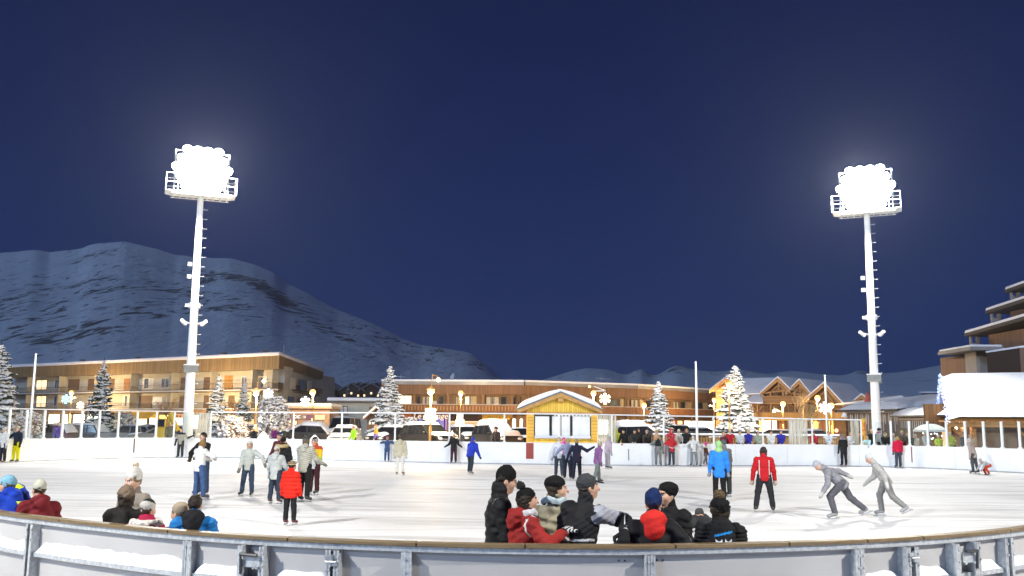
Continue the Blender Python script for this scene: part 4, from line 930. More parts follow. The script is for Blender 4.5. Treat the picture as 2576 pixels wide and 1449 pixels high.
# ---------------- yellow timber hut behind the middle of the barrier
YW = planks('pine_boards', (.92, .58, .07), .14, 0, .22, .55); YH = planks('pine_posts', (.84, .48, .06), .2, 2, .2, .55)
e = P(1327, 1112, 57.5); c = P(1503, 1112, 57.5)
fY = Facade('timber_hut', 'bright yellow pine hut with white-blinded windows and a snow-covered gable roof', 'hut', e.xy, c.xy, 0)
W = fY.L; ze = fY.at(1420, 1040)[1]; xp, zp = fY.at(1411, 984, -.5); xl, zl = fY.at(1301, 1029, -.5); xr, zr_ = fY.at(1516, 1027, -.5); zl = (zl+zr_)/2
mb = MB(); mb.prism([(0, ze), (W, ze), (W, zl+(zp-zl)*(xr-W)/(xr-xp)-.12), (xp, zp-.14), (0, zl+(zp-zl)*(0-xl)/(xp-xl)-.12)], .0, .1); mb.obj('gable', YW, fY.t)
mb = MB(); mb.b(-.02, .38, -.05, .1, 0, ze-.003); mb.obj('corner_post', YH, fY.t); mb = MB(); mb.b(W-.38, W+.02, -.05, .1, 0, ze-.003); mb.obj('corner_post', YH, fY.t)
mb = MB(); mb.b(.38, W-.38, -.02, .1, 0, 1.28); mb.obj('counter_wall', YW, fY.t)
mb = MB(); mb.b(0, .1, .1, 4.5, 0, zl+.1); mb.b(W-.1, W, .1, 4.5, 0, zl+.1); mb.obj('side_wall', planks('pine_side', (.5, .27, .05), .14, 1, .22), fY.t)
mb = MB(); mb.b(.1, W-.1, 4.4, 4.5, 0, zl+.1); mb.obj('back_wall', YW, fY.t)
mb = MB(); th = .09; mb.prism([(xl, zl-th), (xp, zp-th), (xr, zl-th), (xr, zl), (xp, zp), (xl, zl)], -.55, 4.9); ro = mb.obj('roof', mat('roof_felt', (.16, .17, .18), .7), fY.t)
mb = MB(); bd = .26; mb.prism([(xl+.02, zl-th-bd*.75), (xp, zp-th-bd), (xp, zp-th-.003), (xl+.02, zl-th-.003)], -.53, -.47); mb.prism([(xp+.003, zp-th-bd), (xr-.02, zl-th-bd*.75), (xr-.02, zl-th-.003), (xp+.003, zp-th-.003)], -.53, -.47); mb.obj('bargeboard', mat('barge_pine', (.55, .30, .08), .6, .2, 4), ro)
mb = MB(); mb.b(xp-.18, xp+.18, -.45, -.02, zp-.62, zp-.38); mb.obj('ridge_beam', mat('barge_pine', (.55, .30, .08), .6, .2, 4), fY.t)
# snow blanket: rounded profile lying on both slopes
vs = []; n = 28; K = 10
for i in range(n+1):
    u = i/n; x = xl-.03+(xr-xl+.06)*u; zb = zl+(zp-zl)*(1-abs(x-xp)/((xp-xl) if x < xp else (xr-xp)))
    hh = .30*min(1, min(u, 1-u)*12)**.5*(1-.35*math.exp(-((x-xp)/.5)**2))+.06*math.sin(u*9)*.3
    vs.append([(x, zb+.003, zb+hh)])
mb = MB(); V = []; ys = np.linspace(-.5, 4.85, K)
for i in range(n+1):
    x, z0, z1 = vs[i][0]
    for j, y in enumerate(ys): e_ = min(1, j/1.2+.25, (K-1-j)/1.2+.25); V.append((x, y, z0+(z1-z0)*e_))
    V.append((x, -.5, z0)); V.append((x, 4.85, z0))
S = K+2; Fc = []
for i in range(n):
    for j in range(K-1): Fc.append((i*S+j, (i+1)*S+j, (i+1)*S+j+1, i*S+j+1))
    Fc.append((i*S+K, (i+1)*S+K, (i+1)*S, i*S)); Fc.append((i*S+K-1, (i+1)*S+K-1, (i+1)*S+K+1, i*S+K+1))
mb.add(V, Fc); mb.obj('roof_snow', SNOW, ro, True)
BLIND = mat('white_blind', (.84, .87, .85), .6, .1, 1.2, .2, 3)
for p0, p1 in ((1331, 1384), (1386.5, 1436), (1438, 1490)):
    x0, x1, z0, z1 = fY.rc(p0, p1, 1045, 1102); window_l(max(.40, x0), min(W-.40, x1), 1.42, z1, fY.t, BLIND, DARK, 1 if p0 == 1386.5 else 0, .04, None, 'window', .05)
mb = MB(); mb.b(.39, W-.39, -.22, .03, 1.285, 1.33); o = mb.obj('counter', YW, fY.t); mb = MB(); mb.b(.42, W-.42, -.2, 0, 1.333, 1.52); o2 = mb.obj('counter_snow', SNOW, o); bv = o2.modifiers.new('b', 'BEVEL'); bv.width = .06; bv.segments = 3
x0, _ = fY.at(1392, 1045, -.1); x1, _ = fY.at(1490, 1045, -.1); mb = MB(); vs = []; n = 44
for i in range(n+1):
    x = x0+(x1-x0)*i/n; vs += [(x, -.09, ze+.02), (x, -.09+.02*math.sin(i), ze-.06-.14*abs(math.sin(i*math.pi/4)))]
mb.add(vs, [(2*i, 2*i+1, 2*i+3, 2*i+2) for i in range(n)]); mb.obj('icicle_fringe', netm('fringe_cloth', (.8, .8, .78), .8), fY.t)
mb = MB(); mb.b(0, W, -.12, .0, ze-.02, ze+.08); mb.obj('lintel', mat('barge_pine', (.55, .30, .08), .6, .2, 4), fY.t)
# ---------------- gabled chalets (right of centre)
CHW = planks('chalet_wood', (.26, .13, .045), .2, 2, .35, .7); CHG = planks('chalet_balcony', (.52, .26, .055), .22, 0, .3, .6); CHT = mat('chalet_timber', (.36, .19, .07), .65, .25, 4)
CHR = mat('chalet_roof_snow', (.80, .82, .86), .7, .06, .8, .5, 3, bdist=.15)
ec = P(1868, 1040, 126); cc_ = P(2128, 1040, 117)
fC = Facade('gabled_chalets', 'wooden chalet block with three snowy gables and golden balconies', 'chalet', ec.xy, cc_.xy, gb)
DEP = 9.0
def gable(pk, lf_, rg, depth0, wall=True, back=DEP):
    (xp, zp), (x0, z0), (x1, z1) = fC.at(*pk, depth0), fC.at(*lf_, depth0), fC.at(*rg, depth0)
    y0 = depth0
    if wall:
        mb = MB(); mb.prism([(x0+.25, 0), (x1-.25, 0), (x1-.25, z1-.1), (xp, zp-.28), (x0+.25, z0-.1)], y0+1.2, y0+back); mb.obj('wall', CHW, fC.t)
    th = .16; mb = MB(); mb.prism([(x0-.1, z0-th), (xp, zp-th), (x1+.1, z1-th), (x1+.1, z1), (xp, zp), (x0-.1, z0)], y0-.1, y0+back+.5); r = mb.obj('roof', CHT, fC.t)
    mb = MB(); mb.prism([(x0-.15, z0+.003), (xp, zp+.003), (x1+.15, z1+.003), (x1+.15, z1+.2), (xp, zp+.22), (x0-.15, z0+.2)], y0+.05, y0+back+.45); mb.obj('roof_snow', CHR, r)
    mb = MB(); w_ = .34
    mb.prism([(x0-.1, z0-th-w_*.7), (xp, zp-th-w_), (xp, zp-th-.003), (x0-.1, z0-th-.003)], y0-.08, y0+.06); mb.prism([(xp+.003, zp-th-w_), (x1+.1, z1-th-w_*.7), (x1+.1, z1-th-.003), (xp+.003, zp-th-.003)], y0-.08, y0+.06); mb.obj('bargeboard', CHT, r)
    mb = MB(); mb.beam((x0+.3, y0+.3, z0+.05), (x1-.3, y0+.3, z1+.05), .16, .2); mb.beam((xp, y0+.3, z0+.1), (xp, y0+.3, zp-.5), .16, .16); mb.beam((xp-(xp-x0)*.5, y0+.3, z0+.1), (xp, y0+.3, z0+(zp-z0)*.55), .12, .12); mb.beam((xp+(x1-xp)*.5, y0+.3, z1+.1), (xp, y0+.3, z0+(zp-z0)*.55), .12, .12)
    mb.obj('truss', CHT, fC.t); return xp, zp, x0, x1
gable((1828, 949), (1786, 982), (1870, 988), 4.5); gable((1956, 950), (1914, 990), (1986, 982), 0); gable((2010, 956), (1978, 990), (2038, 994), .6); gable((2072, 964), (2022, 1009), (2122, 1021), .2); gable((2167, 993), (2134, 1022), (2202, 1022), 5)
# roof that joins the gables behind
xa, za = fC.at(1868, 950, 5); xb, zb = fC.at(1956, 950, 5); xv, zv = fC.at(1917, 991, 1)
mb = MB(); mb.add([(xa-4, 6.5, za), (xb+1, 6.5, za), (xb+.3, 1.6, zv+.2), (xa+1.2, 1.6, zv+.05), (xa-4, 6.5, za-.25), (xb+1, 6.5, za-.25), (xb+.3, 1.6, zv-.05), (xa+1.2, 1.6, zv-.2)], [(0, 3, 2, 1), (3, 7, 6, 2), (0, 1, 5, 4), (0, 4, 7, 3), (1, 2, 6, 5), (4, 5, 6, 7)]); mb.obj('roof', CHR, fC.t)
x0, x1, z0, z1 = fC.rc(1876, 1914, 992, 1090, 1.6); mb = MB(); mb.b(x0, x1, 1.6, 9, 0, z1); mb.obj('wall', CHW, fC.t)
mb = MB(); x0, z0 = fC.at(1808, 953, 4); mb.b(x0-.5, x0+.5, 7, 8, z0-2, z0+.8); mb.obj('chimney', mat('chimney_grey', (.3, .3, .32), .8), fC.t)
# low canopy roof left of the first gable
xa, za = fC.at(1873, 1011, -.8); xb, zb = fC.at(1919, 1012, -.8); xc, zc = fC.at(1896, 996, 1.4); mb = MB(); mb.add([(xa, -.8, za), (xb, -.8, zb), (xb-.9, 1.5, zc+.1), (xa, 1.5, zc+.1), (xa, -.8, za-.18), (xb, -.8, zb-.18), (xb-.9, 1.5, zc-.08), (xa, 1.5, zc-.08)], [(0, 1, 2, 3), (0, 4, 5, 1), (1, 5, 6, 2), (7, 6, 5, 4)]); mb.obj('porch_roof', CHR, fC.t)
for px in (1906, ): 
    x, z = fC.at(px, 1013, -.6); mb = MB(); mb.b(x-.1, x+.1, -.7, -.5, 0, z-.2); mb.beam((x, -.6, z-1.3), (x-.9, -.6, z-.3), .1, .1); mb.beam((x, -.6, z-1.3), (x+.7, -.6, z-.3), .1, .1); mb.obj('porch_post', CHT, fC.t)
# balconies and openings
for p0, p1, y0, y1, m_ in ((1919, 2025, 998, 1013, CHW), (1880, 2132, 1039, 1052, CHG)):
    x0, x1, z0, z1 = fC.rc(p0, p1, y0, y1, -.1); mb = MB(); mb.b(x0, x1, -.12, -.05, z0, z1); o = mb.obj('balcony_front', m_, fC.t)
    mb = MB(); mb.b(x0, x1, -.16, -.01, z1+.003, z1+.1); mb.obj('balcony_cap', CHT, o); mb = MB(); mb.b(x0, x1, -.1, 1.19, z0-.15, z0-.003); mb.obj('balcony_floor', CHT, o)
for px in (1938, 1970, 1999, 2028, 2060, 2086): 
    x, z = fC.at(px, 985, 0); mb = MB(); mb.b(x-.09, x+.09, -.04, .1, 0, z if px < 2020 else z-1.2); mb.obj('post', CHT, fC.t)
for p0, p1, y0, y1, m_ in ((1940, 1966, 980, 996, GLASSW), (1945, 1957, 983, 1000, CURT), (1998, 2018, 984, 998, GLASSW), (1886, 1896, 1020, 1038, CURT), (1896, 1903, 1020, 1038, GLASSW), (1908, 1932, 1021, 1038, mat('shutter_brown', (.16, .085, .04), .7, .2, 5)), (1942, 1960, 1022, 1038, GLASSW), (1970, 1996, 1020, 1038, mat('shutter_brown', (.16, .085, .04), .7, .2, 5)), (2040, 2060, 1018, 1036, GLASSW), (2066, 2082, 1020, 1038, GLASSW), (2098, 2118, 1030, 1040, GLASSW)):
    x0, x1, z0, z1 = fC.rc(p0, p1, y0, y1, 1.1); window_l(x0, x1, z0, z1, fC.t, m_, CHT, 1, 1.13)
for p0, p1, c_ in ((1880, 1890, 'y'), (1892, 1902, 'w'), (1904, 1918, 'y'), (1919, 1955, 'w'), (1958, 1974, 'o'), (1985, 2003, 'p'), (2036, 2060, 'y'), (2062, 2080, 'o'), (2084, 2098, 'y')):
    x0, x1, z0, z1 = fC.rc(p0, p1, 1057, 1080, 1.1); window_l(x0, x1, .3, z1, fC.t, {'y': emis('shop_yellow', (1, .60, .05), 2.2, True), 'w': SHOPWHITE, 'o': mat('shop_orange', (.5, .2, .06), .7), 'p': emis('shop_plum', (.5, .1, .15), .5)}[c_], FRAMEB, 0, 1.08, None, 'shop_window')
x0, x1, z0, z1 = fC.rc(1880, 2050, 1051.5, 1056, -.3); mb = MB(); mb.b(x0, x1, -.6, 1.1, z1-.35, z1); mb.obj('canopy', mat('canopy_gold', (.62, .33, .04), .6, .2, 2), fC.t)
# ---------------- brown sheds on the right
SHW = planks('shed_boards', (.21, .14, .09), .16, 0, .35, .8); SHN = mat('snow_strip', (.66, .62, .55), .7)
e = P(2132, 1060, 74); c = P(2266, 1060, 68)
fD = Facade('storage_shed', 'dark brown boarded shed with a snow-covered shallow roof behind the right mast', 'shed', e.xy, c.xy, 0)
zt = (fD.at(2140, 1030)[1]+fD.at(2260, 1034)[1])/2
mb = MB(); mb.b(0, fD.L, 0, 8, 0, zt); mb.obj('wall', SHW, fD.t)
mb = MB(); mb.add([(-.4, -.5, zt+.05), (fD.L+.3, -.5, zt+.05), (fD.L+.3, 9, zt+1.2), (-.4, 9, zt+1.2), (-.4, -.5, zt-.1), (fD.L+.3, -.5, zt-.1), (fD.L+.3, 9, zt), (-.4, 9, zt)], [(0, 1, 2, 3), (0, 4, 5, 1), (1, 5, 6, 2), (3, 7, 4, 0), (7, 6, 5, 4), (2, 6, 7, 3)]); ro = mb.obj('roof', DARK, fD.t)
def snow_slab(mb_, x0, x1, y0, y1, z0, z1, t0, seed, nx=40, ny=14):
    V = []
    for i in range(nx+1):
        for j in range(ny+1):
            u, v = i/nx, j/ny; e_ = min(1, min(u, 1-u)*nx/2.5, v*ny/2.0, (1-v)*ny/2.0)**.5
            x = x0+(x1-x0)*u; y = y0+(y1-y0)*v; V.append((x, y, z0+(z1-z0)*v+.003+t0*e_*(1+.5*float(fbm(x*.6+seed, y*.6, 3, seed)))))
    mb_.add(V, [(i*(ny+1)+j, (i+1)*(ny+1)+j, (i+1)*(ny+1)+j+1, i*(ny+1)+j+1) for i in range(nx) for j in range(ny)]); return mb_
mb = MB(); snow_slab(mb, -.45, fD.L+.35, -.55, 9, zt+.05, zt+1.2, .34, 3); mb.obj('roof_snow', SNOW, ro, True)
for k in range(26):
    if k % 3 == 2: continue
    x = .4+k*(fD.L-.6)/26; mb = MB(); mb.b(x, x+.05, -.03, -.003, 1.9+.5*(k % 2), zt-.25); mb.obj('rimed_batten', SHN, fD.t)
mb = MB(); mb.b(0, fD.L, -.06, -.003, zt-.2, zt-.11); mb.obj('fascia', SHN, fD.t)
e = P(2262, 1060, 66); c = P(2364, 1060, 60)
fE = Facade('storage_shed', 'lower dark boarded shed with drooping thick roof snow beside the floodlit chalet', 'shed', e.xy, c.xy, 0)
zt = (fE.at(2270, 1046)[1]+fE.at(2355, 1052)[1])/2
mb = MB(); mb.b(.02, fE.L+3, 0, 7, 0, zt); mb.obj('wall', SHW, fE.t)
mb = MB(); mb.b(-.3, fE.L+2, -.5, 7, zt+.003, zt+.1); ro = mb.obj('roof', DARK, fE.t); mb = MB(); snow_slab(mb, -.35, fE.L+2, -.56, 7, zt+.1, zt+.9, .42, 8); mb.obj('roof_snow', SNOW, ro, True)
for k in range(20): x = .3+k*fE.L/20; mb = MB(); mb.b(x, x+.045, -.03, -.003, zt-.75, zt-.25); mb.obj('rimed_batten', SHN, fE.t)
mb = MB(); mb.b(0, fE.L+1, -.06, -.003, zt-.16, zt-.1); mb.obj('fascia', SHN, fE.t)
# hipped snow roof further back
pk = P(2267, 994, 92); lft = P(2216, 1014, 92); rgt = P(2318, 1028, 88); bk = P(2292, 1001, 99); r2 = P(2356, 1019, 96)
t = thing('pavilion', 'pavilion with a pale hipped snow roof seen over the dark sheds', 'pavilion', (pk.x, pk.y, 0)); o0 = Vector((pk.x, pk.y, 0))
pts = [pk, lft, rgt, bk, r2]; q = [p-o0 for p in pts]; bl = Vector((q[1].x-2, q[1].y+9, q[1].z))
mb = MB(); mb.add(q+[bl], [(0, 1, 2), (0, 2, 4, 3), (0, 3, 5), (0, 5, 1), (3, 4, 5)]); mb.obj('roof', CHR, t)
mb = MB(); z1 = min(q[1].z, q[2].z)-.05; mb.b(q[1].x+.5, q[4].x-.5, q[2].y+.6, q[2].y+8, 0, z1-.2); mb.obj('wall', SHW, t)
# red cone and far little tower
p = P(2184, 1016, 92); tp = P(2187, 984, 92); o = thing('cone_ornament', 'tall red cone ornament standing on the shed roofline by the right mast', 'ornament', (p.x, p.y, 0)); mb = MB(); mb.lathe([(.42, 2.5), (.40, p.z-.2), (.36, p.z+.3), (.22, p.z+.85), (.05, tp.z), (0, tp.z+.02)], 18); mb.obj('cone', mat('red_cloth', (.42, .10, .07), .7, .3, 6, .4, 30), o, True); mb = MB(); mb.lathe([(.08, 0), (.08, 2.5)], 8); mb.obj('stem', DARK, o)
p = P(2342, 1016, 150); o = thing('tower_block', 'small distant brown round tower with stacked snowy ledges', 'building', (p.x, p.y, 0)); zt = P(2342, 986, 150).z
mb = MB(); mb.lathe([(1.3, 0), (1.3, zt)], 20); mb.obj('wall', mat('tower_brown', (.20, .09, .05), .8), o)
for k in range(3): mb = MB(); mb.lathe([(1.35, zt-.25-k*.75), (1.7, zt-.2-k*.75), (1.7, zt-.02-k*.75), (1.35, zt+.08-k*.75), (0, zt+.1-k*.75)], 20); mb.obj('ledge', SNOWR, o)
# ---------------- floodlit chalet restaurant on the right
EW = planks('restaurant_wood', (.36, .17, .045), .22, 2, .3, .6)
a = P(2387, 1056, 56); zE = a.z; A_ = Vector((a.x, 56)); far_ = P(2357, 1052, 66); Bf = Vector((far_.x, 66)); 
t = thing('chalet_restaurant', 'chalet restaurant with a huge floodlit snow roof edged in blue lights', 'restaurant', (A_.x, A_.y, 0), 0)
rid = P(2368, 950, 61.2); X1 = 26.0   # length to the right
g2 = Bf-A_; zR = rid.z; rp_ = Vector((rid.x-A_.x, rid.y-A_.y)); print('rest', A_, Bf, rid, zE)
mb = MB(); V = []; nx, ny = 40, 16
for i in range(nx+1):
    for j in range(ny+1):
        u, v = i/nx, j/ny; base = Vector((0, -.0)).lerp(rp_, v); x = base.x+X1*u; y = base.y-.6*(1-v)*0+(-.2*u); z = zE+(zR-zE)*v
        e_ = min(1, i/1.6, j/1.3+.3, (ny-j)/1.0+.55)**.5; dz = .02+.45*e_*(1+.25*float(fbm(x*.4, y*.4, 3, 4))); V.append((x, y-dz*.35, z+dz*.75+.25*math.sin(u*2.2)*v))
nf = len(V); mb.add(V, [(i*(ny+1)+j, (i+1)*(ny+1)+j, (i+1)*(ny+1)+j+1, i*(ny+1)+j+1) for i in range(nx) for j in range(ny)])
mb.obj('roof_snow', SNOW, t, True)
mb = MB(); mb.add([(0, 0, zE-.12), (X1, -.2, zE-.12), (rp_.x+X1, rp_.y-.2, zR-.12), (rp_.x, rp_.y, zR-.12), (0, 0, zE), (X1, -.2, zE), (rp_.x+X1, rp_.y-.2, zR), (rp_.x, rp_.y, zR)], [(0, 1, 5, 4), (0, 4, 7, 3), (3, 2, 1, 0), (4, 5, 6, 7)]); mb.obj('roof', EW, t)
mb = MB(); mb.add([(rp_.x, rp_.y, zR), (rp_.x+X1, rp_.y, zR), (g2.x+X1, g2.y, zE), (g2.x, g2.y, zE), (rp_.x, rp_.y, zR+.12), (rp_.x+X1, rp_.y, zR+.12), (g2.x+X1, g2.y, zE+.4), (g2.x, g2.y, zE+.4)], [(4, 5, 6, 7), (0, 4, 7, 3), (2, 3, 7, 6), (0, 3, 2, 1)]); mb.obj('roof_snow', SNOW, t)
# boarded gable end, set in from the verge
dd = g2.normalized(); mb = MB(); i0 = Vector((.25, .3)); i1 = g2*.97+Vector((.25, 0)); ip = rp_+Vector((.3, 0))
mb.add([(i0.x, i0.y, zE-.2), (i1.x, i1.y, zE-.2), (ip.x, ip.y, zR-.2), (i0.x, i0.y, zE-.9), (i1.x, i1.y, zE-.9)], [(0, 1, 2), (3, 4, 1, 0)]); mb.obj('gable', planks('gable_boards', (.42, .20, .05), .35, 2, .3, .6), t)
# fairy lights down both verges
FAIRY = emis('fairy_light', (.10, .22, 1.0), 2.2); FAIRYW = emis('fairy_light_white', (.55, .7, 1.0), 1.6)
rs = random.Random(4)
for (p0, p1) in (((0, 0, zE-.05), (rp_.x, rp_.y, zR+.2)), ((g2.x, g2.y, zE-.1), (rp_.x, rp_.y, zR+.2))):
    for FM, nm in ((FAIRY, 'fairy_lights'), (FAIRYW, 'fairy_lights')):
        mb = MB()
        for k in range(70):
            u = rs.random(); p = Vector(p0).lerp(Vector(p1), u)+Vector((-.1+rs.uniform(-.12, .06), -.15+rs.uniform(-.1, .1), rs.uniform(-.18, .05))); mb.ball(p, .035, 6, 4)
        mb.obj(nm, FM, t)['kind'] = 'stuff'
# eave beam, posts, braces, back wall, stone pier, lamp-lit inside
mb = MB(); mb.b(-.1, X1, -.1, .15, zE-.42, zE-.125); mb.obj('eave_beam', EW, t)
mb = MB()
for px in range(0, 20): mb.b(.3+px*.9, .45+px*.9, -.35, 2, zE-.124, zE-.01)
mb.obj('rafter', EW, t)
for x in (1.6, 5.4, 9.3, 13): mb = MB(); mb.b(x-.13, x+.13, .3, .56, 0, zE-.43); mb.beam((x-1.2, .4, zE-.5), (x, .4, zE-1.6), .16, .16); mb.obj('post', EW, t)
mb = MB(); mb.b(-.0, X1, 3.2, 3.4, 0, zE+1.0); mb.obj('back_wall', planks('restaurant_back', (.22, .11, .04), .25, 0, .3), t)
STONE = mat('stone_pier', (.28, .26, .22), .85, .5, 5, .8, 8, bdist=.05)
for x0, x1, h, y in ((1.5, 2.5, 1.9, 1.2), (4.0, 5.5, zE-.45, 1.5)): mb = MB(); mb.b(x0, x1, y, y+.8, 0, h); mb.obj('stone_pier', STONE, t)
for x in (1.0, 6.3): mb = MB(); mb.b(x, x+.55, 3.1, 3.19, .8, 2.0); mb.obj('window', emis('restaurant_window', (1, .55, .2), .9), t)
mb = MB(); mb.b(7.5, 8.3, 3.1, 3.19, 0, 2.1); mb.obj('door', mat('door_dark', (.08, .05, .03), .6), t)
for px, py in ((2413, 1066), (2405, 1077)):
    p = P(px, py, 57.2); lp = thing('hanging_lamp', 'small globe lamp hanging under the restaurant eave' if px == 2413 else 'lower small globe lamp hanging under the restaurant eave', 'lamp', (p.x, p.y, p.z), 0, 'eave lamps of the restaurant'); mb = MB(); mb.ball((0, 0, 0), .12 if px == 2413 else .09); mb.obj('globe', emis('warm_globe', (1, .8, .5), 8.0), lp, True); mb = MB(); mb.tube((0, 0, .1), (0, 0, zE-p.z-.1), .012, n=4); mb.obj('cord', DARK, lp)
    if px == 2413: light('lamp_light', 'POINT', (0, -.2, -.05), 60, (1, .72, .4), lp, .12)
for px0, py0, px1 in ((2380, 1066, 2398), (2470, 1068, 2488)):
    p = P(px0, py0, 56); q = P(px1, py0, 56); o = thing('strip_light', 'bluish strip light under the restaurant eave, %s' % ('left one by the blue fairy lights' if px0 == 2380 else 'right one'), 'lamp', ((p.x+q.x)/2, 56, p.z)); mb = MB(); mb.b((p.x-q.x)/2, (q.x-p.x)/2, -.05, .05, -.04, .04); mb.obj('tube', emis('strip_tube', (.8, .85, 1), 4.0), o); mb = MB(); mb.b((p.x-q.x)/2, (q.x-p.x)/2, -.04, .04, .043, .09); mb.obj('housing', GALV, o)
# ---------------- stepped hotel tower at the right edge
HB = planks('hotel_cladding', (.16, .10, .07), .3, 1, .25, .8); HB2 = mat('hotel_concrete', (.26, .23, .21), .85, .15, .4)
hx0 = P(2425, 839, 100); t = thing('stepped_hotel', 'tall brown hotel stepping back in tiers with snowy overhanging roofs, right edge', 'hotel', (hx0.x, 100, 0))
def tier(px, pyl, pyr, Yf, Yn, base_z, wall_in=1.35, over=2.2):
    """one storey tier: wall facing left, roof slab with snow sloping up towards the viewer's side"""
    p = P(px, pyl, Yf); zr_ = p.z; x = p.x-hx0.x; y0 = Yn-100; y1 = Yf-100
    zn = zr_+1.2
    mb = MB(); mb.add([(x, y1, zr_-.35), (x, y0, zn-.35), (x+24, y0, zn-.35), (x+24, y1, zr_-.35), (x, y1, zr_), (x, y0, zn), (x+24, y0, zn), (x+24, y1, zr_)], [(0, 1, 5, 4), (4, 5, 6, 7), (0, 3, 2, 1), (1, 2, 6, 5), (0, 4, 7, 3)]); r = mb.obj('roof', mat('hotel_roof_edge', (.05, .045, .042), .7), t)
    mb = MB(); mb.add([(x+.05, y1, zr_+.003), (x+.05, y0, zn+.003), (x+24, y0, zn+.003), (x+24, y1, zr_+.003), (x+.15, y1, zr_+.3), (x+.15, y0, zn+.3), (x+24, y0, zn+.3), (x+24, y1, zr_+.3)], [(0, 1, 5, 4), (4, 5, 6, 7), (1, 2, 6, 5), (0, 4, 7, 3)]); mb.obj('roof_snow', SNOW, r)
    mb = MB(); mb.b(x+wall_in, x+24, y0, y1-2.5, base_z, zr_-.38); mb.obj('wall', HB, t)
    mb = MB(); mb.b(x+.35, x+.55, y1-.6, y1-.35, base_z, zr_-.36); mb.b(x+wall_in-.3, x+wall_in, y1-.6, y1-.35, base_z, zr_-.36); mb.b(x+.55, x+wall_in-.3, y1-.55, y1-.4, base_z+(zr_-base_z)*.45, base_z+(zr_-base_z)*.6); mb.obj('balcony_rail', HB2, t)
zD_ = P(2430, 895, 100).z; zC_ = P(2425, 839, 100).z; zB_ = P(2478, 782, 100).z; zA_ = P(2527, 729, 100).z
tier(2425, 839, 800, 100, 72, zD_-.3); tier(2478, 782, 750, 100, 72, zC_+.4); tier(2527, 729, 712, 100, 72, zB_+.4)
p1 = P(2398, 896, 98); p2 = P(2557, 880, 80)
mb = MB(); mb.b(p1.x-hx0.x, 24, -26, 1, 0, p1.z); mb.obj('wall', HB, t)
x0 = P(2428, 890, 96).x-hx0.x; mb = MB(); mb.b(P(2428, 890, 88).x-hx0.x, P(2470, 890, 88).x-hx0.x, -14, -11.9, 0, P(2440, 889, 88).z); mb.obj('stair_turret', mat('turret_grey', (.30, .28, .26), .85, .12, .5), t)
mb = MB(); mb.b(P(2421, 880, 86).x-hx0.x, P(2506, 880, 86).x-hx0.x, -15.5, -9, P(2440, 888, 88).z+.003, P(2440, 880, 88).z); o = mb.obj('turret_roof', mat('turret_slab', (.22, .22, .22), .7), t)
mb = MB(); mb.b(P(2421, 880, 86).x-hx0.x+.1, P(2506, 880, 86).x-hx0.x-.1, -15.4, -9, P(2440, 880, 88).z+.003, P(2440, 874, 88).z); o2 = mb.obj('turret_snow', SNOW, o); bv = o2.modifiers.new('b', 'BEVEL'); bv.width = .12; bv.segments = 3
q = P(2475, 889, 84); q2 = P(2557, 876, 84); mb = MB(); mb.add([(q.x-hx0.x, -16.5, 0), (q2.x-hx0.x, -16.5, 0), (q2.x-hx0.x+6, -22, 0), (q.x-hx0.x, -16.5, q.z), (q2.x-hx0.x, -16.5, q2.z), (q2.x-hx0.x+6, -22, q2.z+.3), (q.x-hx0.x, -8, q.z), (q2.x-hx0.x+6, -8, q2.z)], [(0, 1, 4, 3), (1, 2, 5, 4), (3, 4, 5, 7, 6)]); mb.obj('wing', HB, t)
mb = MB(); mb.add([(q.x-hx0.x-.1, -16.6, q.z+.003), (q2.x-hx0.x+.1, -16.6, q2.z+.003), (q2.x-hx0.x+6, -22.1, q2.z+.303), (q.x-hx0.x-.1, -16.5, q.z+.15), (q2.x-hx0.x+.1, -16.5, q2.z+.18), (q2.x-hx0.x+6, -22, q2.z+.5), (q.x-hx0.x, -8, q.z+.15), (q2.x-hx0.x+6, -8, q2.z+.18)], [(0, 1, 4, 3), (1, 2, 5, 4), (3, 4, 5, 7, 6)]); mb.obj('wing_snow', SNOW, t)
p = P(2367, 884, 104); p3 = P(2428, 893, 100); mb = MB(); mb.add([(p.x-hx0.x, 3, p.z-.1), (p3.x-hx0.x, -3, p.z-.2), (p3.x-hx0.x, 6, p.z-.2), (p.x-hx0.x, 3, p.z+.2), (p3.x-hx0.x, -3, p.z+.15), (p3.x-hx0.x, 6, p.z+.15)], [(0, 1, 4, 3), (3, 4, 5), (0, 3, 5, 2), (2, 1, 0)]); mb.obj('lower_roof', SNOW, t)
p = P(2378, 893, 104); p4 = P(2398, 915, 102); mb = MB(); mb.b(p.x-hx0.x+.6, p4.x-hx0.x+.3, 1.2, 3, p4.z-.6, p.z-.35); mb.obj('dormer_panel', mat('dormer_grey', (.5, .5, .52), .7), t)
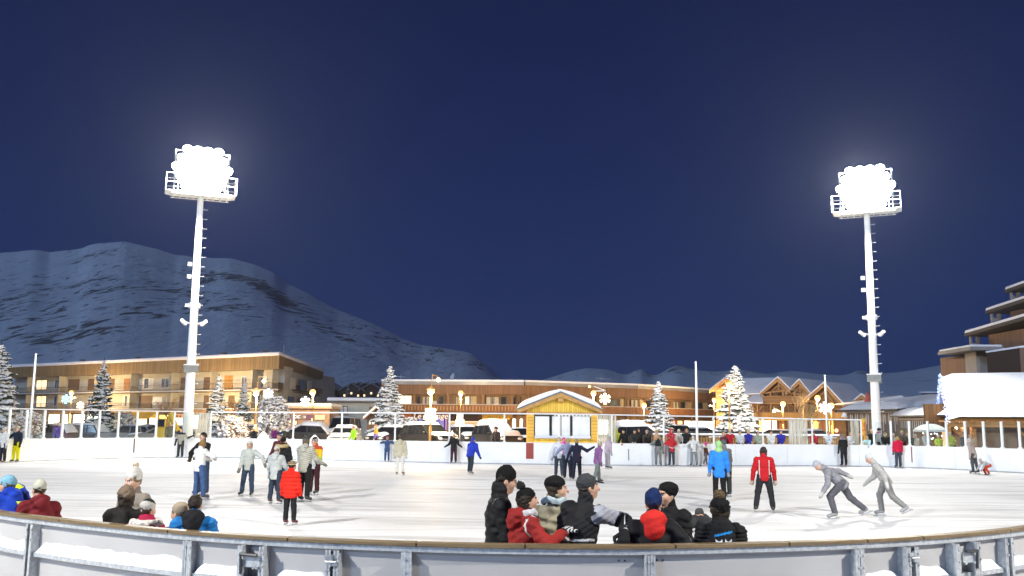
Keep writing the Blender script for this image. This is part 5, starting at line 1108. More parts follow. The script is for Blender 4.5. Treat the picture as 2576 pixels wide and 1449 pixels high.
# ---------------- far hamlet lights
for i, (px, Y, w_, lit) in enumerate(((812, 340, 9, 2), (835, 352, 7, 1), (884, 330, 8, 3), (902, 345, 7, 2), (918, 338, 9, 3), (934, 330, 8, 3), (948, 348, 7, 2))):
    p = P(px, 985, Y); zz = P(px, 990+(i % 3)*2, Y).z-1.5
    o = thing('distant_house', ('tiny dark far house with %s, %s' % (('one lit window', 'two lit windows', 'three lit windows')[lit-1], ('leftmost of the hamlet', 'second from the left of the hamlet', 'third from the left of the hamlet', 'fourth from the left of the hamlet', 'third from the right of the hamlet', 'second from the right of the hamlet', 'rightmost of the hamlet')[i])), 'house', (p.x, Y, zz-4), 0, 'far hamlet houses')
    h = 4+3.2; mb = MB(); mb.prism([(-w_/2, 0), (w_/2, 0), (w_/2, h), (0, h+2.2), (-w_/2, h)], 0, 7); mb.obj('wall', mat('far_house_wood', (.06, .035, .025), .8), o)
    mb = MB(); mb.prism([(-w_/2-.6, h-.3), (0, h+2.25), (w_/2+.6, h-.3), (w_/2+.6, h+.1), (0, h+2.7), (-w_/2-.6, h+.1)], -.6, 7.6); mb.obj('roof', mat('far_roof', (.2, .19, .2), .8), o)
    for k in range(lit): mb = MB(); x = (k-(lit-1)/2)*w_*.3; mb.b(x-.32, x+.32, -.12, -.01, 5+(k % 2)*.8, 5.7+(k % 2)*.8); mb.obj('window', emis('far_window', (1, .72, .36), 1.6), o)
# ================================================================ TREES, LAMPS, CARS, SNOW HEAPS, STREET FURNITURE
NEED = mat('fir_needles', (.035, .060, .032), .8, .35, 2.5); BARK = mat('bark', (.10, .065, .04), .9, .3, 8, .5, 20)
SNT = mat('tree_snow', (.84, .85, .86), .7, .05, 3)
def conifer(px, ytop, Y, wpx, label, seed, dens=1.0, snowy=.8, base=None, group='snowy fir trees behind the rink'):
    rs = random.Random(seed); tp = P(px, ytop, Y); bz = gzf(tp.x, Y) if base is None else base; H = tp.z-bz; R = wpx/2*Y/F
    t = thing('fir_tree', label, 'tree', (tp.x, Y, bz), rs.uniform(0, 6), group)
    mb = MB(); mb.tube((0, 0, 0), (0, 0, H*.6), R*.085, R*.045, 8); mb.tube((0, 0, H*.6), (0, 0, H*.99), R*.045, R*.008, 6); mb.obj('trunk', BARK, t)
    g = MB(); s = MB()
    z = H*.10; tier = 0; step = H/(29*dens)
    while z < H*.985:
        u = z/H; L0 = R*(1.03*(1-u)**.82+.03)*(1.0 if u > .16 else .86)
        nb_ = max(4, int((6+7*(1-u))*dens)); off = rs.uniform(0, 6)
        for k in range(nb_):
            if rs.random() < .10: continue
            a = off+2*math.pi*k/nb_+rs.uniform(-.25, .25); L = L0*rs.choice((1, 1, 1, .8, .55))*rs.uniform(.72, 1.18); dr = .42*(1-u)+.05+rs.uniform(-.08, .1); zz = z+rs.uniform(-.4, .4)*step
            ca, sa = math.cos(a), math.sin(a); n = max(3, int(L/.20))
            def pt(v): return Vector((ca*L*v, sa*L*v, zz+L*(.16*v-dr*v*v+(.13*v**4))))
            side = Vector((-sa, ca, 0))
            for i in range(n):
                v0, v1 = i/n, (i+1)/n; c0, c1 = pt(v0), pt(v1)
                w0 = L*.30*(1-v0*.72)*rs.uniform(.7, 1.15)*min(1, .35+v0*2.2)
                for sg in (-1, 1):
                    tip = c1+side*sg*w0+Vector((ca*w0*.4, sa*w0*.4, -w0*rs.uniform(.18, .5)))
                    nr = Vector((0, 0, .05+w0*.10))
                    g.add([c0-nr, tip, c1+nr*.6, c0+nr], [(0, 1, 3), (1, 2, 3)])
                    # hanging needles below the twig
                    m_ = (c0+tip)/2; g.add([m_+side*.02, tip, m_-Vector((0, 0, w0*.45+.05))], [(0, 1, 2)])
                    if rs.random() < snowy*.82:
                        q = c1.lerp(tip, rs.uniform(.25, .8)); r_ = w0*rs.uniform(.28, .46)+.03
                        s.ball((q.x, q.y, q.z+r_*.22), (r_*1.15, r_*1.15, r_*.50), 6, 4, .25)
                if rs.random() < snowy:
                    q = c0.lerp(c1, .5); r_ = (L*.085+.05)*rs.uniform(.8, 1.25)*(1.1-v0*.4); s.ball((q.x, q.y, q.z+r_*.35), (r_*1.3, r_*1.3, r_*.6), 6, 4, .25)
        z += step*(1.0-.35*u); tier += 1
    for k in range(5): z_ = H*(.95+.01*k); g.add([(-.05, 0, z_), (.05, 0, z_), (0, .0, z_+.18)], [(0, 1, 2)]); g.add([(0, -.05, z_), (0, .05, z_), (0, 0, z_+.18)], [(0, 1, 2)])
    c = g.obj('crown', NEED, t); s.obj('snow_load', SNT, t, True)
    return t
conifer(4, 862, 68, 150, 'large snow-laden fir at the left edge of the photo', 11, 1.0, .8)
conifer(263, 903, 70, 92, 'slim dark fir with little snow behind the left glass panes', 12, 1.0, .42)
conifer(551, 944, 66, 86, 'snowy fir just right of the left mast, lit warm', 13, .9, .75)
conifer(616, 963, 78, 70, 'small golden-lit fir behind the snowy firs near the double lamp', 14, .8, .5)
conifer(982, 918, 76, 104, 'tall pointed white fir at the left end of the shop row', 15, 1.0, .85)
conifer(1656, 958, 70, 92, 'snowy fir right of the yellow hut in front of the shop row', 16, .95, .8)
conifer(1849, 920, 66, 134, 'big snowy fir glowing yellow in front of the gabled chalets', 17, 1.05, .85)
conifer(876, 968, 190, 34, 'dark distant fir above the grey house roof', 18, .7, .15, 2.0, 'distant trees')
def bare_tree(px, ytop, Y, label, seed, col, spread=.5, lean=0, depth=5, twig=1.0, base_py=None, frost=False, trunk_r=.09, group='leafless trees behind the rink'):
    rs = random.Random(seed); tp = P(px, ytop, Y); bz = gzf(tp.x, Y); H = tp.z-bz
    t = thing('bare_tree', label, 'tree', (tp.x-lean*H, Y, bz), 0, group)
    m_ = mat('twig_bark', col, .9, .3, 6); tr = MB(); cr_ = MB()
    def grow(p, d, L, r, k):
        q = p+d*L; (tr if k == 0 else cr_).tube(p, q, r, r*.68, 6 if k < 2 else 4, False)
        if k >= depth: return
        for j in range(rs.choice((2, 3, 3)) if k else 3):
            nd = (d+Vector((rs.uniform(-1, 1), rs.uniform(-1, 1), rs.uniform(-.25, .6)))*spread).normalized()
            grow(p+d*L*rs.uniform(.72, 1), nd, L*rs.uniform(.6, .82), r*.62, k+1)
    grow(Vector((0, 0, 0)), Vector((lean, 0, 1)).normalized(), H*.30, trunk_r, 0)
    tr.obj('trunk', m_, t); cr_.obj('crown', m_, t)
    return t
bare_tree(432, 978, 90, 'leafless rusty-orange tree in front of the block, left of the mast', 21, (.40, .19, .05), .62)
bare_tree(598, 975, 84, 'leafless orange tree between the snowy firs', 22, (.40, .20, .05), .55)
bare_tree(1596, 1026, 78, 'small leafless orange tree beside the poster', 23, (.42, .2, .05), .6)
bare_tree(2015, 968, 100, 'slender leafless birch before the second chalet gable', 24, (.42, .30, .16), .42, 0, 5, trunk_r=.12)
bare_tree(2049, 985, 84, 'leaning bright-barked tree lit golden beside the flagpole', 25, (.50, .34, .14), .5, .12, 5, trunk_r=.13)
def bush(px, ytop, Y, wpx, label, seed, col, n=900, group='frosted bushes behind the rink'):
    rs = random.Random(seed); tp = P(px, ytop, Y); bz = gzf(tp.x, Y); H = tp.z-bz; R = wpx/2*Y/F
    t = thing('frosted_bush', label, 'bush', (tp.x, Y, bz), 0, group); mb = MB(); sn = MB(); st = MB()
    for k in range(9): a = rs.uniform(0, 6.3); st.tube((0, 0, 0), (R*.5*math.cos(a), R*.5*math.sin(a), H*.6), .04, .02, 5)
    st.obj('stem', BARK, t)
    for k in range(n):
        a = rs.uniform(0, 6.3); u = rs.random()**.5; v = rs.random(); rr = R*(1-(2*v-1)**2*.75)**.5*u if v > .35 else R*(.6+.9*v)*u
        c = Vector((rr*math.cos(a), rr*math.sin(a), H*(.08+.9*v))); d = Vector((rs.uniform(-1, 1)+math.cos(a)*.7, rs.uniform(-1, 1)+math.sin(a)*.7, rs.uniform(-.2, 1))).normalized()*rs.uniform(.15, .4)
        mb.tube(c, c+d, .018, .008, 3, False)
        if rs.random() < .62: r_ = rs.uniform(.04, .12); sn.ball(c+d*.6, (r_*1.2, r_*1.2, r_*.7), 5, 4, .2)
    mb.obj('crown', mat('bush_twig', col, .9, .3, 4), t); sn.obj('frost', SNT, t, True)
bush(690, 1000, 72, 78, 'broad frosted bush glittering beneath the white snowflake light', 31, (.16, .09, .05), 1500)
bush(76, 1040, 64, 72, 'frosted brown bush beside the big fir, behind the first flagpole', 32, (.13, .09, .06), 900)
bush(1028, 1055, 74, 62, 'dark frosted bush right of the tall white fir', 33, (.12, .07, .05), 900)
bush(590, 1050, 64, 66, 'orange-brown bush between the warm fir and the net post', 34, (.36, .18, .05), 900)
bush(318, 1042, 72, 40, 'glittering frosted bush by the slim dark fir, in front of the bright shops', 35, (.2, .16, .12), 700)
bush(1870, 1068, 63, 50, 'low dark snowy bush at the foot of the glowing fir', 36, (.08, .06, .04), 500)
# ---------------------------------------------------------------- street lamps
LANT = emis('lantern_glow', (1, .46, .06), 2.6); POLE = mat('lamp_pole', (.42, .22, .06), .5, .15, 4)
WARM = (1, .72, .38)
def street_lamp(px, py, Y, label, pw=1500, heads=1, side=1, second=False):
    p = P(px, py, Y); bz = gzf(p.x, Y); h = p.z-bz
    t = thing('street_lamp', label, 'street lamp', (p.x, Y, bz), 0, 'street lamps round the square')
    mb = MB(); mb.tube((0, .12, 0), (0, .12, h*.45), .085, .075, 8); mb.tube((0, .12, h*.45), (0, .12, h+.25), .06, .05, 8); mb.tube((0, .12, 0), (0, .12, .5), .13, .12, 8); mb.obj('pole', POLE, t, True)
    mb = MB(); mb.tube((0, .12, h+.2), (0, -.05, h+.3), .035, n=6); mb.lathe([(.05, .32), (.2, .22), (.27, .12), (.25, .1)], 12, (0, -.06, h)); mb.obj('lantern_hood', POLE, t)
    mb = MB(); mb.ball((0, -.06, h), .20 if Y < 70 else .30, 12, 8); mb.obj('globe', LANT, t, True)
    light('lamp_light', 'POINT', (0, -.12, h-.35), pw, WARM, t, .25)
    if heads > 1:
        mb = MB(); mb.ball((side*.45, 0, h+.75), .14, 10, 6); mb.obj('globe', emis('lantern_dim', (1, .6, .15), 5.0), t, True); mb = MB(); mb.tube((0, .12, h+.2), (side*.1, .05, h+1.1), .035, n=6); mb.tube((side*.1, .05, h+1.05), (side*.45, 0, h+.95), .03, n=6); mb.obj('arm', POLE, t)
    if second:
        mb = MB(); mb.tube((0, .12, h-.95), (side*.6, 0, h-.75), .03, n=6); mb.obj('arm', POLE, t); mb = MB(); mb.lathe([(0, .12), (.14, .08), (.2, -.04), (.1, -.12), (0, -.13)], 12, (side*.62, 0, h-.8)); mb.obj('globe', mat('frosted_globe', (.75, .7, .6), .4, .05, emit=(1, .75, .4), estr=.4), t, True)
    return t, h
street_lamp(180, 987, 140, 'orange street lamp in front of the block with coloured lights beside it', 9945, second=True)
street_lamp(471, 992, 124, 'orange street lamp added behind the left floodlight mast to light the block', 12350)  # lamp added out of sight behind the mast to brighten the block front
street_lamp(645, 988, 60.5, 'two-headed orange street lamp between the firs right of the left mast', 1500, 2)
street_lamp(787, 987, 91, 'orange street lamp before the right end of the long block', 3900)
street_lamp(1084, 985, 59.5, 'tall orange street lamp carrying pale notice boards', 3380, 2)
street_lamp(1159, 989, 111, 'orange street lamp close to the shop row balcony', 6435)
street_lamp(1493, 989, 108, 'street lamp with a white bracket beside the yellow hut roof', 5265, 2, -1)
street_lamp(1620, 1019, 116, 'small far street lamp between the poster and the snowy fir', 4446)
street_lamp(1796, 1006, 132, 'orange street lamp left of the glowing fir', 6435, second=True, side=-1)
street_lamp(1834, 968, 63.0, 'yellow lamp on a tall pole shining into the glowing fir', 800)
street_lamp(1969, 1016, 106, 'orange street lamp in front of the first chalet gable', 2990, second=True, side=-1)
street_lamp(2056, 1001, 100, 'street lamp with a flat pale head above the leaning tree', 1800)
street_lamp(2091, 1020, 104, 'orange street lamp by the third gable, right of the white snowflake light', 2990)
# ---------------------------------------------------------------- snowflake decorations
def flake(px, py, Y, r, col, st, label, arms=6):
    p = P(px, py, Y); t = thing('snowflake_light', label, 'light decoration', (p.x, Y, p.z), 0, 'lit snowflakes hung from the lamps'); mb = MB()
    for k in range(arms):
        a = 2*math.pi*k/arms+math.pi/2; d = Vector((math.cos(a), 0, math.sin(a))); mb.beam((0, 0, 0), d*r, .07*r+.03, .05)
        for u in (.45, .72):
            for sg in (-1, 1): e = Vector((math.cos(a+sg*.9), 0, math.sin(a+sg*.9))); mb.beam(d*r*u, d*r*u+e*r*.34, .06*r+.02, .05)
    mb.ball((0, 0, 0), r*.28, 8, 6); mb.obj('bulb_frame', emis('flake_glow', col, st), t)
    mb = MB(); mb.tube((0, .06, r*.2), (0, .06, r*1.5), .02, n=5); mb.obj('hanger', DARK, t); return t
flake(166, 1004, 80, .40, (.35, .8, 1), 2.2, 'cyan snowflake light left of the first orange street lamp')
flake(202, 1020, 80, .34, (1, .8, .45), 2.5, 'warm white star light right of the first orange street lamp')
flake(675, 991, 72, .40, (.85, .9, 1), 4, 'white snowflake light above the broad frosted bush')
flake(768, 1010, 74, .40, (.85, .9, 1), 4, 'white snowflake light left of the lamp before the block end')
flake(1522, 1003, 66, .40, (1, .86, .55), 4, 'warm snowflake light hung beside the yellow hut roof')
flake(2075, 1026, 84, .55, (1, .97, 1), 4, 'big white snowflake light before the third chalet gable')
p0, p1 = P(1494, 972, 66), P(1522, 990, 66); o = thing('light_bracket', 'white triangular bracket holding the warm snowflake light', 'bracket', (p0.x, 66.1, p0.z)); d = p1-p0
mb = MB(); mb.tube((0, 0, 0), (d.x+.05, 0, -.28), .03, n=5); mb.tube((0, 0, -.32), (d.x+.05, 0, -.3), .03, n=5); mb.obj('brace', WHITE, o); mb = MB(); mb.tube((d.x+.02, 0, -.28), (d.x+.02, 0, d.z), .02, n=5); mb.obj('hanger', WHITE, o)
# ---------------------------------------------------------------- cars
TYRE = mat('tyre_rubber', (.02, .02, .02), .85, .1); CARGL = mat('car_glass', (.015, .017, .02), .06, .1)
PROF = {'hatch': ([(-1.95, .35), (-1.98, .62), (-1.85, .92), (1.15, .98), (1.80, .86), (1.97, .66), (1.97, .32)], [(-1.80, .92), (-1.35, 1.40), (.15, 1.46), (1.0, .98)], 1.72),
        'estate': ([(-2.2, .35), (-2.25, .65), (-2.2, .95), (1.2, .98), (2.05, .86), (2.25, .66), (2.25, .32)], [(-2.15, .95), (-1.85, 1.43), (.2, 1.48), (1.1, .98)], 1.76),
        'suv': ([(-2.1, .42), (-2.15, .75), (-2.1, 1.08), (1.1, 1.12), (1.95, 1.02), (2.12, .8), (2.12, .4)], [(-2.05, 1.08), (-1.7, 1.66), (.2, 1.72), (.98, 1.12)], 1.84),
        'van': ([(-2.5, .4), (-2.52, .9), (-2.5, 1.15), (1.4, 1.15), (2.2, .95), (2.4, .7), (2.4, .36)], [(-2.48, 1.15), (-2.42, 2.05), (.9, 2.1), (1.65, 1.15)], 1.95)}
def car(px, Y, yaw, kd, col, label, snow=.6, ws_snow=False, rot_px=None, lamps=True):
    p = P(px, 1090, Y); bz = gzf(p.x, Y); t = thing('parked_car', label, 'car' if kd != 'van' else 'van', (p.x, Y, bz), R_(yaw), 'cars parked behind the rink')
    bp, cp, W = PROF[kd]; paint = mat('car_paint', tuple(c*.7 for c in col), .3, .06, 2, spec=.35); hw = W/2
    def swap(mb, poly, w0, w1=None):
        n = len(poly); w1 = w1 or [w0]*n
        vs = [(x, -w1[i], z) for i, (x, z) in enumerate(poly)]+[(x, w1[i], z) for i, (x, z) in enumerate(poly)]
        mb.add(vs, [tuple(range(n)), tuple(range(2*n-1, n-1, -1))]+[(i, i+n, (i+1) % n+n, (i+1) % n) for i in range(n)]); return mb
    mb = MB(); swap(mb, bp[::-1], hw); o = mb.obj('body', paint, t); bv = o.modifiers.new('b', 'BEVEL'); bv.width = .09; bv.segments = 3; bv.limit_method = 'ANGLE'
    zr = cp[2][1]; tw = hw*.80
    mb = MB(); swap(mb, [(cp[0][0]+.03, cp[0][1]-.02), (cp[3][0]-.03, cp[3][1]-.02), (cp[2][0], zr-.05), (cp[1][0], cp[1][1]-.05)], hw*.9, [hw*.93, hw*.93, tw, tw]); mb.obj('window', CARGL, t)
    mb = MB(); swap(mb, [(cp[1][0]-.05, cp[1][1]-.05), (cp[2][0]+.05, zr-.06), (cp[2][0], zr), (cp[1][0], cp[1][1])], tw+.01); ro = mb.obj('roof', paint, t); bv = ro.modifiers.new('b', 'BEVEL'); bv.width = .04; bv.segments = 2
    for sg in (-1, 1):
        for (xa, za), (xb, zb) in (((cp[0][0], cp[0][1]), (cp[1][0], cp[1][1])), ((cp[3][0], cp[3][1]), (cp[2][0], zr)), ((-.35, cp[0][1]), (-.35, zr-.02)), ((cp[0][0]*.62, cp[0][1]), (cp[1][0]*.72, zr-.03))):
            mb = MB(); mb.beam((xa, sg*(hw*.935), za), (xb, sg*(tw+.01), zb-.03), .06, .07); mb.obj('pillar', paint, t)
    for sx in (bp[0][0]+.72, bp[-1][0]-.82):
        for sg in (-1, 1):
            mb = MB(); mb.tube((sx, sg*(hw-.2), .33), (sx, sg*(hw+.012), .33), .33, n=18); wo_ = mb.obj('wheel', TYRE, t); mb = MB(); mb.tube((sx, sg*(hw+.013), .33), (sx, sg*(hw+.02), .33), .2, n=12); mb.obj('rim', GALV, wo_)
    xf = bp[-2][0]
    for sg in (-1, 1):
        mb = MB(); mb.ball((xf-.06, sg*(hw-.28), bp[-2][1]+.03), (.09, .20, .10), 10, 6); mb.obj('headlight', mat('headlight_glass', (.6, .6, .58), .12, .1), t, True)
        mb = MB(); mb.box((bp[0][0]-.005, sg*(hw-.18), bp[1][1]+.12), (.04, .16, .2)); mb.obj('tail_light', mat('tail_red', (.35, .02, .02), .25), t)
        mb = MB(); mb.ball((cp[3][0]-.15, sg*(hw+.1), cp[3][1]+.08), (.07, .11, .08), 8, 5); mb.obj('mirror', paint, t, True)
    mb = MB(); mb.box((xf+.005, 0, .50), (.03, W*.62, .14)); mb.obj('grille', DARK, t); mb = MB(); mb.box((xf+.025, 0, .42), (.02, .52, .11)); mb.obj('number_plate', mat('plate', (.7, .7, .66), .4), t)
    if snow > 0:
        def cap_(x0, x1, z0, z1, hw0, hw1, th, nm, seed):
            mb = MB(); V = []; nx, ny = 14, 10
            for i in range(nx+1):
                for j in range(ny+1):
                    u, v = i/nx, j/ny*2-1; e_ = max(0, min(1, min(u, 1-u)*6)*min(1, (1-abs(v))*5))**.5; hw_ = hw0+(hw1-hw0)*u
                    V.append((x0+(x1-x0)*u, hw_*v, z0+(z1-z0)*u+.006+th*e_*(1+.6*float(fbm(u*3+seed, v*2, 3, 2)))-(0.05*abs(v)**4)))
            mb.add(V, [(i*(ny+1)+j, (i+1)*(ny+1)+j, (i+1)*(ny+1)+j+1, i*(ny+1)+j+1) for i in range(nx) for j in range(ny)]); mb.obj(nm, SNOW, t, True)
        cap_(cp[1][0]-.08, cp[2][0]+.08, cp[1][1], zr, tw, tw, .20*snow, 'roof_snow', px)
        cap_(cp[3][0]+.05, bp[-3][0]+.1, cp[3][1], bp[-3][1], hw*.92, hw*.88, .16*snow, 'bonnet_snow', px+1)
        if ws_snow: cap_(cp[2][0]+.02, cp[3][0]+.08, zr, cp[3][1]+.02, tw, hw*.92, .12*snow, 'windscreen_snow', px+2); cap_(cp[0][0]-.08, cp[1][0]-.02, cp[0][1]+.02, cp[1][1], hw*.92, tw, .1*snow, 'rear_snow', px+3)
    return t
car(136, 65.5, 160, 'hatch', (.10, .10, .11), 'grey hatchback with a pinkish snowy windscreen behind the left panes', .5, True)
car(188, 66, 172, 'estate', (.07, .075, .08), 'dark snow-dusted estate car left of the slim dark fir', .6, True)
car(322, 65.5, 185, 'hatch', (.30, .31, .31), 'silver hatchback behind the panes right of the slim fir', .2)
car(371, 68, 178, 'hatch', (.10, .02, .03), 'dark red hatchback behind the panes under the yellow awning', .3)
car(408, 64.5, 200, 'estate', (.22, .23, .24), 'pale grey estate car nearest the left mast', .4)
car(768, 72, 175, 'hatch', (.06, .055, .05), 'low car under a thick snow mound before the bank branch', 1.6, True)
car(868, 63.5, -90, 'hatch', (.55, .55, .53), 'pale car seen head-on with dark windscreen and snowy roof', 1.0)
car(983, 67, -120, 'hatch', (.035, .035, .04), 'dark car with a snowy roof at the foot of the tall white fir', 1.0)
car(1079, 61.5, -48, 'suv', (.02, .02, .022), 'black off-roader with snowy roof and bonnet beside the notice-board lamp', 1.0)
car(1172, 70, -70, 'estate', (.05, .05, .055), 'dark car with thick snow behind the blond girl', 1.1)
car(1250, 63.5, -62, 'suv', (.05, .05, .05), 'car buried in snow left of the yellow hut', 2.0, True)
car(1312, 66, -75, 'hatch', (.015, .015, .017), 'black car half hidden by the left wall of the yellow hut', .4)
car(1612, 63.5, 10, 'suv', (.04, .045, .05), 'snow-buried car behind the black-clad spectators right of the hut', 2.0, True)
car(1706, 74, 80, 'suv', (.02, .02, .022), 'black off-roader with unlit rear behind the red-hooded spectator', .3)
car(1772, 80, 0, 'estate', (.03, .03, .03), 'long dark car in front of the white-lit shop', .6)
car(1946, 68, 180, 'estate', (.26, .16, .09), 'brown estate car in side view right of the glowing fir', .3)
car(2052, 68, -55, 'hatch', (.40, .33, .27), 'pale car with snow on the bonnet right of the cream net', .7)
car(865, 84, -95, 'van', (.16, .19, .23), 'blue-grey van head-on in front of the grey house', .5)
# ---------------------------------------------------------------- heaps of snow along the back of the barrier
def heap(px, Y, rx, ry, h, label, seed):
    p = P(px, 1100, Y); bz = gzf(p.x, Y)-.05; n = 22; V = []
    for i in range(n+1):
        for j in range(n+1):
            u, v = i/n*2-1, j/n*2-1; r = math.hypot(u, v); e_ = max(0, 1-r*r)**.8
            x, y = u*rx, v*ry; V.append((x, y, max(.4, h-.5)*e_*(1+1.0*float(fbm(x*.9+seed*3, y*.9, 4, seed)))+.06*float(fbm(x*4, y*4+seed, 2, 3))*e_))
    mb = MB(); mb.add(V, [(i*(n+1)+j, (i+1)*(n+1)+j, (i+1)*(n+1)+j+1, i*(n+1)+j+1) for i in range(n) for j in range(n)]); o = mb.obj('snow_heap', SNOW, None, True, (p.x, Y, bz)); tag(o, label, 'snow heap', 'snow heaps behind the far barrier')
for i, (px, Y, rx, ry, h, lb) in enumerate(((575, 59, 1.6, 1.1, 1.30, 'low snow heap behind the barrier under the warm fir'), (630, 60, 1.5, 1, 1.25, 'low snow heap beside the white-hatted spectator'), (663, 59.5, .7, .8, 1.65, 'rounded snow heap between the white-hatted and purple spectators'),
        (745, 59, 1.2, 1, 1.35, 'snow heap right of the first middle net post'), (792, 58, .8, .8, 1.62, 'small pale snow block left of the green-clad bystander'), (834, 57.5, 1.0, .9, 1.5, 'white snow heap in front of the green-clad bystander'), (885, 57.5, 1.3, .9, 1.35, 'snow heap before the pale head-on car'),
        (930, 57.5, 1.5, 1, 1.55, 'wide snow heap left of the tall white fir'), (1012, 57, 1.0, .9, 1.95, 'peaked snow heap above the cream-jacketed skater'), (1040, 57.5, 1.2, .9, 1.5, 'snow heap left of the black off-roader'), (1550, 60, .6, .6, 1.5, 'small snow heap at the right corner of the yellow hut'), (1668, 64, 1.2, .8, 1.7, 'snow heap at the foot of the fir right of the hut'))):
    heap(px, Y, rx, ry, h, lb, i+1)
# ---------------------------------------------------------------- slatted timber fence behind the spectators
e = P(1643, 1100, 58.5); c = P(2112, 1100, 60.5); fF = Facade('timber_fence', 'low timber fence topped with snow behind the row of spectators', 'fence', e.xy, c.xy, 0)
zt = 1.62; mb = MB(); x = 0
FW = planks('fence_boards', (.36, .20, .06), .16, 0, .3); 
n = int(fF.L/.19)
for k in range(n): mb.b(k*.19, k*.19+.13, 0, .03, .1, zt-.12-.05*(k % 2))
mb.obj('slats', FW, fF.t)
for zz in (.35, zt-.2): mb = MB(); mb.b(0, fF.L, .031, .08, zz-.05, zz+.05); mb.obj('rail', mat('rail_wood', (.2, .1, .03), .7), fF.t)
for k in range(8): x = fF.L*k/7; mb = MB(); mb.b(x-.06, x+.06, .081, .2, 0, zt); mb.obj('post', mat('rail_wood', (.2, .1, .03), .7), fF.t)
mb = MB(); mb.b(0, fF.L, -.05, .12, zt-.08, zt-.02); o = mb.obj('top_rail', mat('rail_wood', (.2, .1, .03), .7), fF.t); mb = MB(); mb.b(0, fF.L, -.06, .13, zt-.017, zt+.10); o2 = mb.obj('snow_cap', SNOW, o); bv = o2.modifiers.new('b', 'BEVEL'); bv.width = .04; bv.segments = 2
mb = MB(); mb.b(0, fF.L, 1.2, 1.28, zt+.05, zt+.22); mb.b(.2, .3, 1.2, 1.28, 0, zt+.05); mb.b(fF.L-.3, fF.L-.2, 1.2, 1.28, 0, zt+.05); mb.obj('rear_bar', DARK, fF.t)
# ---------------------------------------------------------------- signs and bits
p = P(1157, 1060, 61); t = thing('parking_sign', 'white parking sign post with a blue disc above a text panel', 'sign', (p.x, 61, gzf(p.x, 61)))
z = lambda py, Y=61, px=1157: P(px, py, Y).z-gzf(P(px, py, Y).x, Y)
mb = MB(); mb.tube((0, .05, 0), (0, .05, z(1041)), .03, n=8); mb.obj('pole', GALV, t); mb = MB(); mb.b(-.2, .2, -.01, .01, z(1054), z(1041)); mb.obj('upper_panel', mat('sign_white', (.75, .75, .75), .4), t)
mb = MB(); mb.tube((0, -.012, z(1046.5)), (0, -.02, z(1046.5)), .11, n=18); o = mb.obj('disc', mat('sign_blue', (.03, .05, .3), .4), t); mb = MB(); mb.tube((0, -.021, z(1046.5)), (0, -.024, z(1046.5)), .045, n=12); mb.obj('emblem', mat('sign_white', (.75, .75, .75), .4), o)
mb = MB(); mb.b(-.27, .27, -.01, .01, z(1071), z(1055)); lo_ = mb.obj('text_panel', mat('sign_white', (.75, .75, .75), .4), t)
for k in range(4): mb = MB(); zz = z(1058+k*3.2); mb.b(-.18+.03*(k % 2), .18-.03*(k % 2), -.014, -.0105, zz-.018, zz+.018); mb.obj('lettering', mat('sign_ink_grey', (.15, .15, .16), .6), lo_)
p = P(1083, 1045, 59.4); t = thing('notice_boards', 'pair of pale stacked notice boards on the tall lamp post', 'sign', (p.x, 59.4, 0)); zz = lambda py: P(1083, py, 59.4).z
mb = MB(); mb.b(-.34, .34, -.02, .02, zz(1044), zz(1027)); mb.obj('upper_board', mat('board_cream', (.80, .74, .55), .5), t); mb = MB(); mb.b(-.45, .45, -.02, .02, zz(1056), zz(1045)); mb.obj('middle_board', mat('board_cream', (.80, .74, .55), .5), t); mb = MB(); mb.b(-.34, .34, -.02, .02, zz(1063), zz(1057)); mb.obj('lower_board', mat('board_cream', (.80, .74, .55), .5), t)
mb = MB(); mb.tube((0, .1, 0), (0, .1, zz(1027)), .05, n=6); mb.obj('post', POLE, t)
p = P(2173, 1095, 63); t = thing('banner', 'tall orange and yellow banner beside the narrow white net', 'banner', (p.x, 63, 0)); z1 = P(2173, 1053, 63).z
mb = MB(); mb.b(-.14, .14, -.02, .02, .2, z1)
m, nt, b, _ = nodes_for('banner_print'); tc = N(nt, 'ShaderNodeTexCoord'); mp = N(nt, 'ShaderNodeMapping'); mp.inputs['Scale'].default_value = (1.5, 1, 3.2); nt.links.new(tc.outputs['Object'], mp.inputs[0]); n = N(nt, 'ShaderNodeTexNoise', Scale=1.0, Detail=2.0); nt.links.new(mp.outputs[0], n.inputs['Vector'])
mr = N(nt, 'ShaderNodeMapRange'); mr.inputs[1].default_value = .42; mr.inputs[2].default_value = .56; nt.links.new(n.outputs[0], mr.inputs[0]); nt.links.new(mixc(nt, mr.outputs[0], (.62, .17, .02), (.72, .45, .04)), b.inputs['Base Color'])
mb.obj('cloth', m, t); mb = MB(); mb.tube((.16, 0, 0), (.16, 0, z1+.1), .025, n=6); mb.obj('pole', GALV, t)
p = P(2139, 1052, 78); t = thing('signpost', 'wooden signpost with a yellow arm near the narrow white net', 'sign', (p.x, 78, gzf(p.x, 78))); h = P(2139, 1045, 78).z-gzf(p.x, 78); mb = MB(); mb.tube((0, 0, 0), (0, 0, h), .09, n=8); mb.obj('pole', CHT, t); mb = MB(); mb.b(-.4, .45, -.1, -.04, h-.35, h-.15); mb.obj('arm', mat('arm_yellow', (.6, .42, .1), .6), t)
p = P(2104, 1083, 80); t = thing('red_lamp', 'small glowing red lamp on a stand in front of the chalet shops', 'lamp', (p.x, 80, gzf(p.x, 80))); h = p.z-gzf(p.x, 80); mb = MB(); mb.ball((0, 0, h), .16, 10, 6); mb.obj('globe', emis('red_globe', (1, .16, .08), 7.0), t, True); mb = MB(); mb.tube((0, .05, 0), (0, .05, h-.1), .03, n=6); mb.obj('stand', DARK, t)
